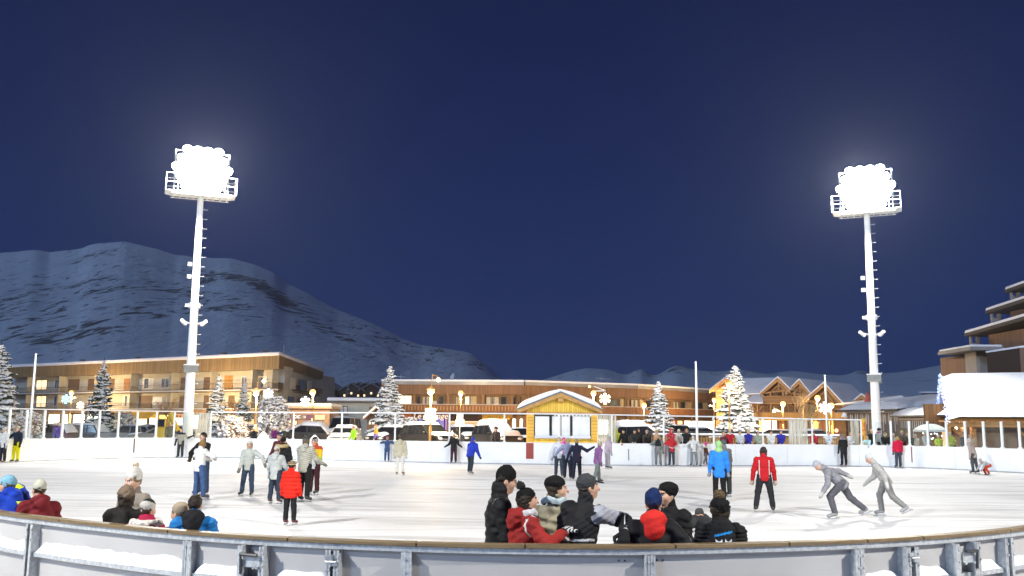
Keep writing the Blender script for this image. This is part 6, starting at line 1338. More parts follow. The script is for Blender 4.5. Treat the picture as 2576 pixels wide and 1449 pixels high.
p = P(2124, 1045, 72); t = thing('wall_lamp', 'white bell-shaped lamp on the corner of the brown shed', 'lamp', (p.x, 72, p.z)); mb = MB(); mb.lathe([(.08, .22), (.14, .18), (.24, -.12), (.22, -.14), (0, -.1)], 14); mb.obj('shade', WHITE, t, True); mb = MB(); mb.tube((0, 0, .2), (.35, .1, .4), .03, n=6); mb.tube((.35, .1, .4), (1.0, .5, .4), .03, n=6); mb.obj('arm', DARK, t)
# small white party tent
p = P(2344, 1081, 57); t = thing('party_tent', 'small grey-white canopy tent full of lights beside the restaurant', 'tent', (p.x, 57.2, 0)); z0, z1 = P(2344, 1081, 57).z, P(2344, 1066, 57).z; w_ = .74
mb = MB(); n = 12; V = []
for i in range(n+1):
    for j in range(n+1):
        u, v = i/n*2-1, j/n*2-1; q = max(abs(u), abs(v)); V.append((u*w_, v*w_, z0+(z1-z0)*(1-q**2.2)))
mb.add(V, [(i*(n+1)+j, (i+1)*(n+1)+j, (i+1)*(n+1)+j+1, i*(n+1)+j+1) for i in range(n) for j in range(n)]); mb.add([(-w_, -w_, z0), (w_, -w_, z0), (w_, -w_, z0-.12), (-w_, -w_, z0-.12)], [(0, 1, 2, 3)]); mb.add([(-w_, -w_, z0), (-w_, w_, z0), (-w_, w_, z0-.12), (-w_, -w_, z0-.12)], [(3, 2, 1, 0)]); mb.obj('canopy', mat('tent_cloth', (.52, .54, .53), .7, .06), t, True)
for sx in (-1, 1):
    for sy in (-1, 1): mb = MB(); mb.tube((sx*w_*.97, sy*w_*.97, 0), (sx*w_*.97, sy*w_*.97, z0), .02, n=6); mb.obj('leg', GALV, t)
mb = MB(); mb.b(-w_*.9, w_*.9, -.3, .3, .0, .95); mb.obj('counter', mat('counter_dark', (.1, .08, .06), .7), t)
rs = random.Random(5)
for k in range(9): mb = MB(); q = (rs.uniform(-.6, .6), rs.uniform(-.5, .2), z0-rs.uniform(.15, .6)); mb.ball(q, .045, 6, 4); mb.obj('bulb', emis('tent_bulb', rs.choice(((.7, .85, 1), (1, .8, .4))), 5.0), t)
# yellow snow-clearing machine behind the panes
p = P(418, 1085, 64); t = thing('snow_clearing_machine', 'yellow snow-clearing machine with a slanting arm left of the left mast', 'machine', (p.x, 64, gzf(p.x, 64)), 0); YM = mat('machine_yellow', (.62, .42, .03), .45, .12, 3)
mb = MB(); mb.b(-.6, .5, -.5, .5, .55, 1.35); mb.b(-.5, .1, -.45, .45, 1.35, 1.95); o = mb.obj('body', YM, t); bv = o.modifiers.new('b', 'BEVEL'); bv.width = .05; bv.segments = 2
mb = MB(); mb.b(-.42, .02, -.46, -.451, 1.4, 1.88); mb.obj('window', CARGL, t); mb = MB(); mb.beam((.35, -.3, 2.3), (.98, -.5, 1.15), .24, .2); mb.beam((.2, -.2, 1.3), (.38, -.3, 2.3), .2, .16); mb.obj('arm', YM, t)
for sx in (-.4, .35):
    for sy in (-.5, .5): mb = MB(); mb.tube((sx, sy-.1, .33), (sx, sy+.1, .33), .33, n=16); mb.obj('wheel', TYRE, t)
mb = MB(); mb.tube((.1, .2, 1.35), (.1, .2, 2.1), .02, n=5); mb.tube((.4, .2, 1.35), (.4, .2, 2.1), .02, n=5); mb.tube((.1, .2, 2.1), (.4, .2, 2.1), .02, n=5); mb.obj('handrail', GALV, t)
# ================================================================ PEOPLE
class SDF:
    """smooth union of tapered limbs and ellipsoids, turned into one continuous surface"""
    def __init__(s): s.p = []; s.sub = []; s.clip = []
    def cap(s, a, b, ra, rb, k=.02, fl=None): s.p.append(('c', np.array(a, float), np.array(b, float), ra, rb, k, fl)); return s
    def ell(s, c, r, k=.02, R=None): s.p.append(('e', np.array(c, float), np.array(r, float), R, 0, k, None)); return s
    def cut(s, c, r, k=.01, R=None): s.sub.append(('e', np.array(c, float), np.array(r, float), R, 0, k, None)); return s
    def plane(s, pt, n): s.clip.append((np.array(pt, float), np.array(n, float)/np.linalg.norm(n))); return s
    @staticmethod
    def bb(q):
        if q[0] == 'c':
            m = max(q[3], q[4]); return np.minimum(q[1], q[2])-m, np.maximum(q[1], q[2])+m
        m = max(q[2]); return q[1]-m, q[1]+m
    @staticmethod
    def ev(q, X, Y, Z):
        if q[0] == 'c':
            a, b = q[1], q[2]; d = b-a; L2 = d@d
            px, py, pz = X-a[0], Y-a[1], Z-a[2]
            t = np.clip((px*d[0]+py*d[1]+pz*d[2])/max(L2, 1e-9), 0, 1)
            ex, ey, ez = px-t*d[0], py-t*d[1], pz-t*d[2]
            if q[6] is not None:      # flattened along a direction (torso depth)
                n, f = q[6]; dn = ex*n[0]+ey*n[1]+ez*n[2]; g = 1/f-1
                ex, ey, ez = ex+g*dn*n[0], ey+g*dn*n[1], ez+g*dn*n[2]
                return (np.sqrt(ex*ex+ey*ey+ez*ez)-(q[3]+(q[4]-q[3])*t))*(.5+.5*f)
            return np.sqrt(ex*ex+ey*ey+ez*ez)-(q[3]+(q[4]-q[3])*t)
        c, r, R = q[1], q[2], q[3]; px, py, pz = X-c[0], Y-c[1], Z-c[2]
        if R is not None: px, py, pz = (px*R[0, 0]+py*R[1, 0]+pz*R[2, 0], px*R[0, 1]+py*R[1, 1]+pz*R[2, 1], px*R[0, 2]+py*R[1, 2]+pz*R[2, 2])
        k0 = np.sqrt((px/r[0])**2+(py/r[1])**2+(pz/r[2])**2); k1 = np.sqrt((px/r[0]**2)**2+(py/r[1]**2)**2+(pz/r[2]**2)**2)
        return k0*(k0-1)/np.maximum(k1, 1e-9)
    def mesh(s, h, disp=None):
        lo = np.min([s.bb(q)[0] for q in s.p], 0)-3*h-.02; hi = np.max([s.bb(q)[1] for q in s.p], 0)+3*h+.02
        n = np.ceil((hi-lo)/h).astype(int)+1
        ax = [lo[i]+h*np.arange(n[i]) for i in range(3)]; V = np.full(n, .5, np.float32)
        def region(q, pad):
            a, b = s.bb(q); i0 = np.clip(((a-pad-lo)/h).astype(int), 0, n); i1 = np.clip(((b+pad-lo)/h).astype(int)+2, 0, n); return i0, i1
        for q in s.p:
            i0, i1 = region(q, q[5]*1.5+2*h); sl = tuple(slice(a, b) for a, b in zip(i0, i1))
            X, Y, Z = np.meshgrid(*[ax[i][i0[i]:i1[i]] for i in range(3)], indexing='ij', sparse=True)
            d = s.ev(q, X, Y, Z); o = V[sl]; k = q[5]; t = np.clip(.5+.5*(o-d)/k, 0, 1); V[sl] = o*(1-t)+d*t-k*t*(1-t)
        for q in s.sub:
            i0, i1 = region(q, q[5]*1.5+2*h); sl = tuple(slice(a, b) for a, b in zip(i0, i1))
            X, Y, Z = np.meshgrid(*[ax[i][i0[i]:i1[i]] for i in range(3)], indexing='ij', sparse=True)
            d = -s.ev(q, X, Y, Z); o = V[sl]; k = q[5]; t = np.clip(.5-.5*(o-d)/k, 0, 1); V[sl] = o*(1-t)+d*t+k*t*(1-t)
        X, Y, Z = np.meshgrid(*ax, indexing='ij', sparse=True)
        if disp is not None: V = V+disp(X, Y, Z)
        for pt, nn in s.clip: V = np.maximum(V, (X-pt[0])*nn[0]+(Y-pt[1])*nn[1]+(Z-pt[2])*nn[2])
        for i in range(3):
            sl = [slice(None)]*3; sl[i] = 0; V[tuple(sl)] = .1; sl[i] = -1; V[tuple(sl)] = .1
        return snets(V, lo, h)
def snets(V, lo, h):
    ins = V < 0; c = [(i, j, k) for i in (0, 1) for j in (0, 1) for k in (0, 1)]
    sh = lambda A, o: A[o[0]:A.shape[0]-1+o[0], o[1]:A.shape[1]-1+o[1], o[2]:A.shape[2]-1+o[2]]
    cnt = sum(sh(ins, o).astype(np.int8) for o in c); mask = (cnt > 0) & (cnt < 8)
    I = np.argwhere(mask); idx = np.full(mask.shape, -1, np.int64); idx[mask] = np.arange(len(I))
    pos = np.zeros((len(I), 3)); num = np.zeros(len(I)); vals = {o: V[I[:, 0]+o[0], I[:, 1]+o[1], I[:, 2]+o[2]] for o in c}
    for a in c:
        for ax in range(3):
            if a[ax]: continue
            b = list(a); b[ax] = 1; b = tuple(b); va, vb = vals[a], vals[b]; x = (va < 0) != (vb < 0)
            t = np.where(x, va/np.where(va == vb, 1, va-vb), 0); p = np.array(a, float)+np.outer(t, np.array(b, float)-np.array(a, float))
            pos[x] += p[x]; num[x] += 1
    pos = (I+pos/num[:, None])*h+lo
    Q = []
    for ax in range(3):
        o1 = [0, 0, 0]; o1[ax] = 1; sl0 = [slice(None)]*3; sl1 = [slice(None)]*3; sl0[ax] = slice(0, -1); sl1[ax] = slice(1, None)
        x = ins[tuple(sl0)] != ins[tuple(sl1)]; E = np.argwhere(x); u, v = (ax+1) % 3, (ax+2) % 3
        E = E[(E[:, u] > 0) & (E[:, v] > 0) & (E[:, u] < mask.shape[u]) & (E[:, v] < mask.shape[v]) & (E[:, ax] < mask.shape[ax])]
        def g(du, dv): e = E.copy(); e[:, u] -= du; e[:, v] -= dv; return idx[e[:, 0], e[:, 1], e[:, 2]]
        q = np.stack([g(1, 1), g(0, 1), g(0, 0), g(1, 0)], -1); fl = ~ins[E[:, 0], E[:, 1], E[:, 2]]; q[fl] = q[fl][:, ::-1]; Q.append(q)
    Q = np.concatenate(Q); Q = Q[(Q >= 0).all(1)]
    return pos, Q
def np_obj(name, V, Fq, mats, parent=None, mi=None, smooth=True):
    me = bpy.data.meshes.new(name); n, f = len(V), len(Fq)
    me.vertices.add(n); me.vertices.foreach_set('co', V.astype(np.float32).ravel()); me.loops.add(4*f); me.polygons.add(f)
    me.polygons.foreach_set('loop_start', np.arange(0, 4*f, 4, dtype=np.int32)); me.loops.foreach_set('vertex_index', Fq.astype(np.int32).ravel())
    for m_ in mats: me.materials.append(m_)
    if mi is not None: me.polygons.foreach_set('material_index', mi.astype(np.int32))
    me.polygons.foreach_set('use_smooth', np.ones(f, bool)); me.update(calc_edges=True); me.validate()
    o = bpy.data.objects.new(name, me); COL.objects.link(o); o.parent = parent
    return o
def folds(seed, amp, f0=22):
    rs = np.random.RandomState(seed % 9999); K = [(rs.normal(size=3)*np.array([.7, .7, 1.3])*f0*rs.uniform(.6, 2.6), rs.uniform(0, 6.3)) for _ in range(10)]
    return lambda X, Y, Z: amp*sum(np.sin(k[0]*X+k[1]*Y+k[2]*Z+p) for k, p in K)/3.6
def quilt(step, amp, base): return lambda X, Y, Z: base(X, Y, Z)-amp*np.abs(np.sin(np.pi*Z/step))
def cloth(col, rough=.8, var=.14): return mat('cloth', col, rough, var, 7, .5, 60, bdist=.01, spec=.12)
SKIN = mat('skin', (.52, .30, .20), .55, .08, 12); SKIN_D = mat('skin_tan', (.40, .22, .14), .55, .08, 12)
LIP = mat('lips', (.36, .11, .09), .5, .05); EYE = mat('eye_dark', (.03, .022, .02), .25, .05); BROW = mat('brow', (.05, .03, .02), .8, .1); EYEW = mat('eye_white', (.55, .5, .47), .35, .05)
BLADE = mat('skate_blade', (.5, .52, .55), .3, .05, metal=.9); BLK = (.010, .010, .011)
def rotx(a): c, s = math.cos(a), math.sin(a); return np.array([[1, 0, 0], [0, c, -s], [0, s, c]])
def roty(a): c, s = math.cos(a), math.sin(a); return np.array([[c, 0, s], [0, 1, 0], [-s, 0, c]])
def rotz(a): c, s = math.cos(a), math.sin(a); return np.array([[c, -s, 0], [s, c, 0], [0, 0, 1]])
def ik(a, t, l1, l2, pole):
    d = t-a; L = np.linalg.norm(d); L = min(L, (l1+l2)*.999); d = d/np.linalg.norm(d); x = (l1*l1-l2*l2+L*L)/(2*L); y = math.sqrt(max(0, l1*l1-x*x))
    p = np.array(pole, float); p = p-d*(p@d); p = p/max(1e-6, np.linalg.norm(p)); return a+d*x+p*y, a+d*L
PEOPLE = []
def person(label, px=None, pos=None, yaw=0, H=1.7, res=.03, py=None, z0=0.0, child=False, lean=0, side=0, twist=0, hip=None, head=(0, 0, 0), legs=((.04, .05, .05), (.04, .05, .05)), arms=('down', 'down'), skates=True,
           jacket=None, trousers=BLK, boots=(.03, .03, .03), gloves=None, hat=None, hair=None, scarf=None, skin=None, fat=1.0, face=False, fingers=False, group=None, extras=None, glasses=False):
    """one figure. Local frame: +y is where it faces, z up, feet on z=0. yaw 0 shows its back to the viewer, 180 its face."""
    if pos is None:
        g = G(px, py, z0); q = poly_at(px, farline)
        if q and g.y > q[0].y-.5: g = g*((q[0].y-.5)/g.y)
        pos = (g.x, g.y)
    sd = int(abs(hash_(label))) % 9973
    skl = H/1.72; sk_h = .07 if skates else .0
    if child: skl *= 1.0
    hh = H/(7.3 if not child else 6.1)
    R_t = rotx(-lean) @ roty(side) @ rotz(R_(twist)); fwd = R_t @ np.array([0, 1., 0]); right = R_t @ np.array([1., 0, 0]); upv = R_t @ np.array([0, 0, 1.])
    lt, ls = .245*H, .235*H
    leg = []
    for sg, (f_, s_, kb) in zip((-1, 1), legs):
        d1_ = rotx(f_) @ roty(-sg*s_) @ np.array([0, 0, -1.]); d2_ = rotx(f_-kb) @ roty(-sg*s_*.8) @ np.array([0, 0, -1.]); leg.append((sg, d1_, d2_))
    drop = max(-(d1_*lt+d2_*ls)[2] for sg, d1_, d2_ in leg)+.045*H+sk_h
    hz = drop if hip is None else hip; hipc = np.array([0, 0, hz]); J = {'hip': hipc}
    tor = (.815-.525)*H
    chest = hipc+upv*tor*.62; neck0 = hipc+upv*tor; J['neck'] = neck0
    sw = .116*H*(.92 if child else 1)*fat
    hr = rotz(R_(head[0])) @ rotx(-R_(head[1])) @ roty(R_(head[2])); Rh = (rotx(-lean*.35) @ hr)
    hc = neck0+upv*.026*H+Rh @ np.array([0, .035*H*.6, hh*.55])
    legsJ = []
    for sg, d1_, d2_ in leg:
        h0 = hipc+right*sg*.052*H; k_ = h0+d1_*lt; a_ = k_+d2_*ls; legsJ.append((h0, k_, a_, sg))
    armsJ = []; ua, fa = .172*H, .155*H
    for sg, A in zip((-1, 1), arms):
        s0 = neck0+right*sg*sw*.95-upv*.038*H
        if A == 'down': A = ('a', .08, .16, .25, 0)
        if A[0] == 'a':
            d1_ = R_t @ (rotx(A[1]) @ roty(-sg*A[2]) @ np.array([0, 0, -1.])); d2_ = R_t @ (rotz(sg*A[4]) @ rotx(A[1]+A[3]) @ roty(-sg*A[2]*.5) @ np.array([0, 0, -1.])); e = s0+d1_*ua; w_ = e+d2_*fa
        else:
            e, w_ = ik(s0, np.array(A[1], float), ua, fa, A[2] if len(A) > 2 else (sg*.6, -.3, -1)); d2_ = (w_-e)/np.linalg.norm(w_-e)
        armsJ.append((s0, e, w_, d2_, sg))
    sc_ = H*fat
    fl = (fwd, .68)
    # --- body: one continuous skin surface
    B = SDF(); k = .02
    B.cap(hipc+upv*.02*H, chest, .078*H, .088*H, .04, fl); B.cap(chest, neck0-upv*.05*H, .088*H, .07*H, .04, fl)
    B.cap(neck0-right*sw*.8-upv*.04*H, neck0+right*sw*.8-upv*.04*H, .030*H, .030*H, .03); B.cap(neck0-upv*.03*H, hc-Rh @ np.array([0, .0, hh*.2]), .035*H, .030*H, .03)
    for h0, k_, a_, sg in legsJ:
        B.cap(h0, k_, .056*H, .034*H, .03); B.cap(k_, a_, .036*H, .022*H, .02); B.cap(k_+(a_-k_)*.9, a_, .022*H, .018*H, .02)
    for s0, e, w_, d2_, sg in armsJ:
        B.cap(s0, e, .027*H, .022*H, .015); B.cap(e, w_, .025*H, .017*H, .015)
        hp = w_+d2_*.045*H; B.ell(hp, (.022*H, .022*H, .040*H) if not fingers else (.022*H, .018*H, .030*H), .012, _frame(d2_))
    L = lambda x, y, z: hc+Rh @ np.array([x*hh, y*hh, z*hh])
    B.ell(L(0, -.02, .10), (.315*hh, .395*hh, .37*hh), .03, Rh); B.ell(L(0, .09, -.20), (.235*hh, .27*hh, .28*hh), .06, Rh)
    if face:
        B.ell(L(0, .30, -.36), (.10*hh, .09*hh, .09*hh), .03, Rh); B.cap(L(0, .355, .03), L(0, .51, -.14), .040*hh, .064*hh, .018); B.ell(L(0, .36, .075), (.20*hh, .05*hh, .045*hh), .02, Rh)
        for sg in (-1, 1):
            B.cut(L(sg*.135, .44, -.005), (.085*hh, .085*hh, .055*hh), .012, Rh); B.ell(L(sg*.135, .325, -.005), (.062*hh, .055*hh, .045*hh), .006, Rh)
            B.ell(L(sg*.318, -.06, -.06), (.035*hh, .09*hh, .13*hh), .012, Rh); B.ell(L(sg*.17, .24, -.13), (.09*hh, .09*hh, .09*hh), .04, Rh)
        B.ell(L(0, .345, -.225), (.095*hh, .045*hh, .028*hh), .012, Rh); B.ell(L(0, .335, -.275), (.085*hh, .045*hh, .03*hh), .012, Rh)
    else: B.cap(L(0, .36, .0), L(0, .46, -.12), .035*hh, .05*hh, .02)
    V, Q = B.mesh(res)
    mi = None; mats = [skin or SKIN]
    if face:
        c = V[Q].mean(1); q = (c-hc) @ Rh/hh; mats += [EYE, LIP, BROW, EYEW]; mi = np.zeros(len(Q), int)
        for sg in (-1, 1):
            e_ = np.hypot((q[:, 0]-sg*.135)/.085, (q[:, 2]+.005)/.042); fr = q[:, 1] > .24; mi[(e_ < 1) & fr] = 4; mi[(np.hypot((q[:, 0]-sg*.135)/.042, (q[:, 2]+.0)/.045) < 1) & fr] = 1
            mi[(e_ >= 1) & (e_ < 1.35) & (q[:, 2] > .012) & fr] = 1
            mi[(np.abs(q[:, 0]-sg*.145) < .10) & (np.abs(q[:, 2]-.095) < .026) & (q[:, 1] > .2)] = 3
        mi[(np.abs(q[:, 0]) < .10) & (np.abs(q[:, 2]+.25) < .048) & (q[:, 1] > .30)] = 2
    o = np_obj('person', V, Q, mats, None, mi); tag(o, label, 'person', group); o.location = (pos[0], pos[1], z0); o.rotation_euler = (0, 0, R_(yaw)); PEOPLE.append(o)
    # --- jacket
    j = jacket
    if j:
        S = SDF(); pf = j.get('puff', 1.0); hem = j.get('hem', .03)
        S.cap(hipc-upv*hem*H, chest, .100*sc_*pf, .103*sc_*pf, .05, (fwd, .78)); S.cap(chest, neck0-upv*.045*H, .103*sc_*pf, .074*sc_*pf, .03, (fwd, .74)); S.cap(neck0-right*sw*.84-upv*.040*H, neck0+right*sw*.84-upv*.040*H, .050*sc_*pf, .050*sc_*pf, .035)
        S.cap(neck0-upv*.03*H, neck0+upv*j.get('collar', .042)*H, .050*H, .046*H, .018)
        for s0, e, w_, d2_, sg in armsJ: S.cap(s0, e, .046*sc_*pf, .040*sc_*pf, .035); S.cap(e, w_-d2_*.012*H, .041*sc_*pf, .030*sc_*pf, .02)
        S.plane(hipc-upv*(hem+.055)*H, -upv)
        dp = folds(sd, j.get('fold', .007)*min(1, H/1.5))
        if j.get('quilt'): dp = quilt(j['quilt'], .016, dp)
        if j.get('hood') == 'down' and not j.get('hoodcol'):
            S.ell(neck0-fwd*.055*H+upv*.005*H, (.072*H, .05*H, .045*H), .03); S.ell(neck0-fwd*.075*H-upv*.040*H, (.055*H, .036*H, .045*H), .03)
        V, Q = S.mesh(res, dp); cols = [cloth(j['col'], j.get('rough', .7))]; mi = np.zeros(len(Q), int)
        if j.get('zones'):
            c = V[Q].mean(1); q = (c-hipc) @ R_t/H   # torso coordinates as fractions of height: x right, y front, z up
            dist = [np.min([SDF.ev(('c', s0, e, 0, 0, 0, None), c[:, 0], c[:, 1], c[:, 2]), SDF.ev(('c', e, w_, 0, 0, 0, None), c[:, 0], c[:, 1], c[:, 2])], 0) for s0, e, w_, d2_, sg in armsJ]
            arm = np.minimum(*dist) < .058*sc_*pf
            fore = np.zeros(len(c), bool)
            for s0, e, w_, d2_, sg in armsJ: fore |= ((c-e) @ (w_-e) > 0) & (SDF.ev(('c', e, w_, 0, 0, 0, None), c[:, 0], c[:, 1], c[:, 2]) < .058*sc_*pf)
            for zc, fn in j['zones']:
                cols.append(cloth(zc, j.get('rough', .7))); mi[fn(q, arm, fore)] = len(cols)-1
        jo = np_obj('jacket', V, Q, cols, o, mi)
        if j.get('hood') == 'up':
            S = SDF(); S.ell(L(0, -.04, .06), (.43*hh, .50*hh, .56*hh), .03, Rh); S.ell(neck0+upv*.01*H, (.075*H, .07*H, .05*H), .06); S.cut(L(0, .52, -.02), (.28*hh, .36*hh, .40*hh), .03, Rh); V, Q = S.mesh(res, folds(sd+5, .004)); np_obj('hood', V, Q, [cloth(j.get('hoodcol', j['col']))], o)
            if j.get('fur'):
                S = SDF()
                for a in np.linspace(0, 2*math.pi, 17)[:-1]: S.ell(L(.34*math.cos(a), .30, .02+.42*math.sin(a)), (.10*hh,)*3, .03)
                V, Q = S.mesh(res, folds(sd+6, .006, 60)); np_obj('fur_trim', V, Q, [mat('fur', j['fur'], .95, .35, 30, .8, 60)], o)
        elif j.get('hood') == 'down' and j.get('hoodcol'):
            S = SDF(); S.ell(neck0-fwd*.045*H+upv*.022*H, (.080*H, .062*H, .050*H), .04); S.ell(neck0-fwd*.075*H-upv*.030*H, (.062*H, .042*H, .058*H), .04); V, Q = S.mesh(res, folds(sd+5, .006, 26)); np_obj('hood', V, Q, [cloth(j['hoodcol'])], o)
        elif j.get('hood') == 'down' and j.get('fur'):
            S = SDF()
            for a in np.linspace(-2.4, 2.4, 13): S.ell(neck0+right*.10*H*math.sin(a)-fwd*(.02+.075*math.cos(a))*H+upv*.012*H, (.034*H,)*3, .02)
            V, Q = S.mesh(res, folds(sd+6, .007, 60)); np_obj('fur_trim', V, Q, [mat('fur', j['fur'], .95, .35, 30, .8, 60)], o)
    # --- trousers
    if trousers is not None:
        S = SDF(); w = fat
        S.cap(hipc+upv*.06*H, hipc-upv*.02*H, .086*H*w, .088*H*w, .04, (fwd, .78))
        for h0, k_, a_, sg in legsJ: S.cap(h0, k_, .064*H*w, .047*H*w, .03); S.cap(k_, a_+(k_-a_)*.06, .047*H*w, .041*H*w, .02)
        V, Q = S.mesh(res, folds(sd+1, .005*min(1, H/1.5), 26)); np_obj('trousers', V, Q, [cloth(trousers)], o)
    # --- skates / boots
    for h0, k_, a_, sg in legsJ:
        sh = k_-a_; sh = sh/np.linalg.norm(sh); ft = np.array([sg*.12, 1, 0]); ft = ft-sh*(ft@sh)*.6; ft = ft/np.linalg.norm(ft); dn = -sh if abs(sh[2]) < .8 else np.array([0, 0, -1.])
        bt = a_+dn*.030*H
        S = SDF(); S.cap(a_+sh*.05*H, a_, .034*H, .033*H, .02); S.cap(a_-ft*.012*H+dn*.012*H, bt+ft*.095*H, .030*H, .024*H, .025); V, Q = S.mesh(min(res, .022)); b_ = np_obj('skate' if skates else 'boot', V, Q, [mat('boot_leather', boots, .45, .1, 8)], o)
        if skates:
            mb = MB(); p0 = Vector(bt+dn*(.045*H-.0)-ft*.06*H); p1 = Vector(bt+dn*.045*H+ft*.125*H); mb.beam(p0, p1, .006, .03)
            for u in (.2, .75): c = p0.lerp(p1, u); mb.beam(c, c-Vector(dn)*.04*H*.6, .012, .04)
            mb.obj('blade', BLADE, b_)
    # --- gloves
    if gloves is not None:
        for (s0, e, w_, d2_, sg), i in zip(armsJ, (0, 1)):
            S = SDF(); hp = w_+d2_*.042*H; Fm = _frame(d2_, fwd); S.cap(w_-d2_*.02*H, w_+d2_*.02*H, .030*H, .026*H, .015)
            if fingers:
                S.ell(hp, (.030*H, .019*H, .034*H), .012, Fm)
                for q, ln in zip((-1.1, -.36, .36, 1.1), (.036, .046, .043, .032)):
                    b0 = hp+Fm[:, 0]*q*.0185*H+d2_*.024*H; b1 = b0+(d2_*.75-Fm[:, 1]*.45+Fm[:, 0]*q*.12)*ln*.62*H; b2 = b1+(d2_*.35-Fm[:, 1]*.9)*ln*.5*H; S.cap(b0, b1, .0098*H, .0092*H, .005); S.cap(b1, b2, .0092*H, .0082*H, .004)
                t0 = hp-Fm[:, 0]*sg*.027*H-d2_*.008*H; t1 = t0+(d2_*.55-Fm[:, 0]*sg*.75-Fm[:, 1]*.3)*.034*H; t2 = t1+(d2_*.9-Fm[:, 1]*.35)*.024*H; S.cap(t0, t1, .0115*H, .0105*H, .008); S.cap(t1, t2, .0105*H, .009*H, .005)
            else: S.ell(hp, (.032*H, .026*H, .046*H), .015, Fm); S.cap(hp, hp-Fm[:, 0]*sg*.035*H+d2_*.02*H, .013*H, .011*H, .01)
            hres = min(res, .006) if fingers else res
            V, Q = S.mesh(hres); cols = [cloth(gloves if not isinstance(gloves, list) else gloves[0])]; mi = None
            if isinstance(gloves, list):
                c = V[Q].mean(1); u = (c-w_) @ d2_/H; vv = (c-hp) @ Fm[:, 0]/H; cols.append(cloth(gloves[1])); mi = np.zeros(len(Q), int)
                if gloves[2] == 'stripe': mi[(np.floor(vv/.0075) % 2 == 0) & (u > .015) & (u < .07)] = 1
                else: mi[(u > -.02) & (u < .012) & (vv*sg < .02)] = 1
            np_obj('glove', V, Q, cols, o, mi)
    # --- hair and hats
    if hair:
        S = SDF(); S.ell(L(0, -.05, .10), (.355*hh, .43*hh, .42*hh), .03, Rh); ln = hair.get('len', 0)
        if ln > 0:
            for sx in (-.24, 0, .24): S.cap(L(sx, -.22, -.05), L(sx*1.1, -.26, -.3-ln), .17*hh, .11*hh, .06)
        S.cut(L(0, .55, -.15), (.30*hh, .42*hh, .40*hh), .04, Rh); S.cut(L(0, .12, -.62), (.5*hh, .42*hh, .38*hh), .03, Rh)
        V, Q = S.mesh(res, folds(sd+2, .006, 45)); np_obj('hair', V, Q, [mat('hair', hair['col'], .55, .2, 30, .6, 90, spec=.2)], o)
    if hat:
        S = SDF(); kd = hat.get('kind', 'beanie'); tp_ = hat.get('tall', 0)
        S.ell(L(0, -.06, .17+tp_*.3), (.370*hh, .435*hh, (.40+tp_)*hh), .03, Rh)
        if kd == 'beret': S.ell(L(0, -.18, .26), (.42*hh, .42*hh, .29*hh), .05, Rh)
        n = Rh @ np.array([0, .50 if kd != 'fur' else .3, -1.]); S.plane(L(0, .30, .14 if kd != 'beret' else .17), n)
        dpf = folds(sd+3, .004, 40)
        if kd == 'fur': S.ell(L(0, -.05, .12), (.42*hh, .48*hh, .38*hh), .05, Rh); dpf = folds(sd+3, .010, 55)
        if kd == 'knit': dpf = lambda X, Y, Z, f=dpf: f(X, Y, Z)+.0035*np.sin(np.arctan2(Y-hc[1], X-hc[0])*34)
        V, Q = S.mesh(min(res, .024), dpf); cols = [cloth(hat['col'], .9)]; mi = np.zeros(len(Q), int)
        if hat.get('stripes'):
            c = V[Q].mean(1); q = (c-hc) @ Rh/hh; cols += [cloth(s_) for s_ in hat['stripes']]; mi = (np.floor((q[:, 2]+.04*np.sin(q[:, 0]*14))/.10) % len(cols)).astype(int)
        if hat.get('band'):
            c = V[Q].mean(1); q = (c-hc) @ Rh/hh; cols.append(cloth(hat['band'])); mi[(q[:, 2]+.45*q[:, 1] < .30)] = len(cols)-1
        ho = np_obj('hat', V, Q, cols, o, mi)
        if kd == 'cap':
            S = SDF(); S.ell(L(0, .52, .17), (.24*hh, .27*hh, .035*hh), .02, Rh @ rotx(-.30)); V, Q = S.mesh(min(res, .01)); np_obj('peak', V, Q, [cloth(hat['col'], .9)], ho)
        if hat.get('pom'):
            S = SDF(); S.ell(L(0, -.10+hat.get('pomy', 0), .66+tp_*1.2), (.155*hh*hat.get('poms', 1),)*3, .01); V, Q = S.mesh(min(res, .016), folds(sd+4, .008, 80)); np_obj('pompom', V, Q, [mat('pompom', hat['pom'], .95, .35, 40, .8, 80)], ho)
    if scarf:
        S = SDF()
        for a in np.linspace(0, 2*math.pi, 13)[:-1]: S.ell(neck0+right*.062*H*math.cos(a)+fwd*.06*H*math.sin(a)+upv*(.030+.008*math.sin(3*a))*H, (.022*H,)*3, .02)
        V, Q = S.mesh(res, folds(sd+8, .005, 40)); np_obj('scarf', V, Q, [cloth(scarf)], o)
    if glasses:
        mb = MB()
        for sg in (-1, 1):
            c = Vector(L(sg*.14, .405, 0)); T = Matrix.Translation(c) @ Matrix(Rh.tolist()).to_4x4()
            for i in range(10): a, b2 = 2*math.pi*i/10, 2*math.pi*(i+1)/10; mb.tube(T @ Vector((.085*hh*math.cos(a), 0, .06*hh*math.sin(a))), T @ Vector((.085*hh*math.cos(b2), 0, .06*hh*math.sin(b2))), .0022, n=4)
            mb.tube(Vector(L(sg*.22, .40, .02)), Vector(L(sg*.33, -.05, .02)), .003, n=4)
        mb.tube(Vector(L(-.06, .42, .01)), Vector(L(.06, .42, .01)), .0022, n=4); mb.obj('glasses', DARK, o)
    if extras: extras(o, dict(H=H, hip=hipc, neck=neck0, fwd=fwd, right=right, up=upv, chest=chest, L=L, hh=hh, arms=armsJ, res=res, Rt=R_t))
    return o
def hash_(s):
    h = 7
    for ch in s: h = (h*131+ord(ch)) % 1000003
    return h
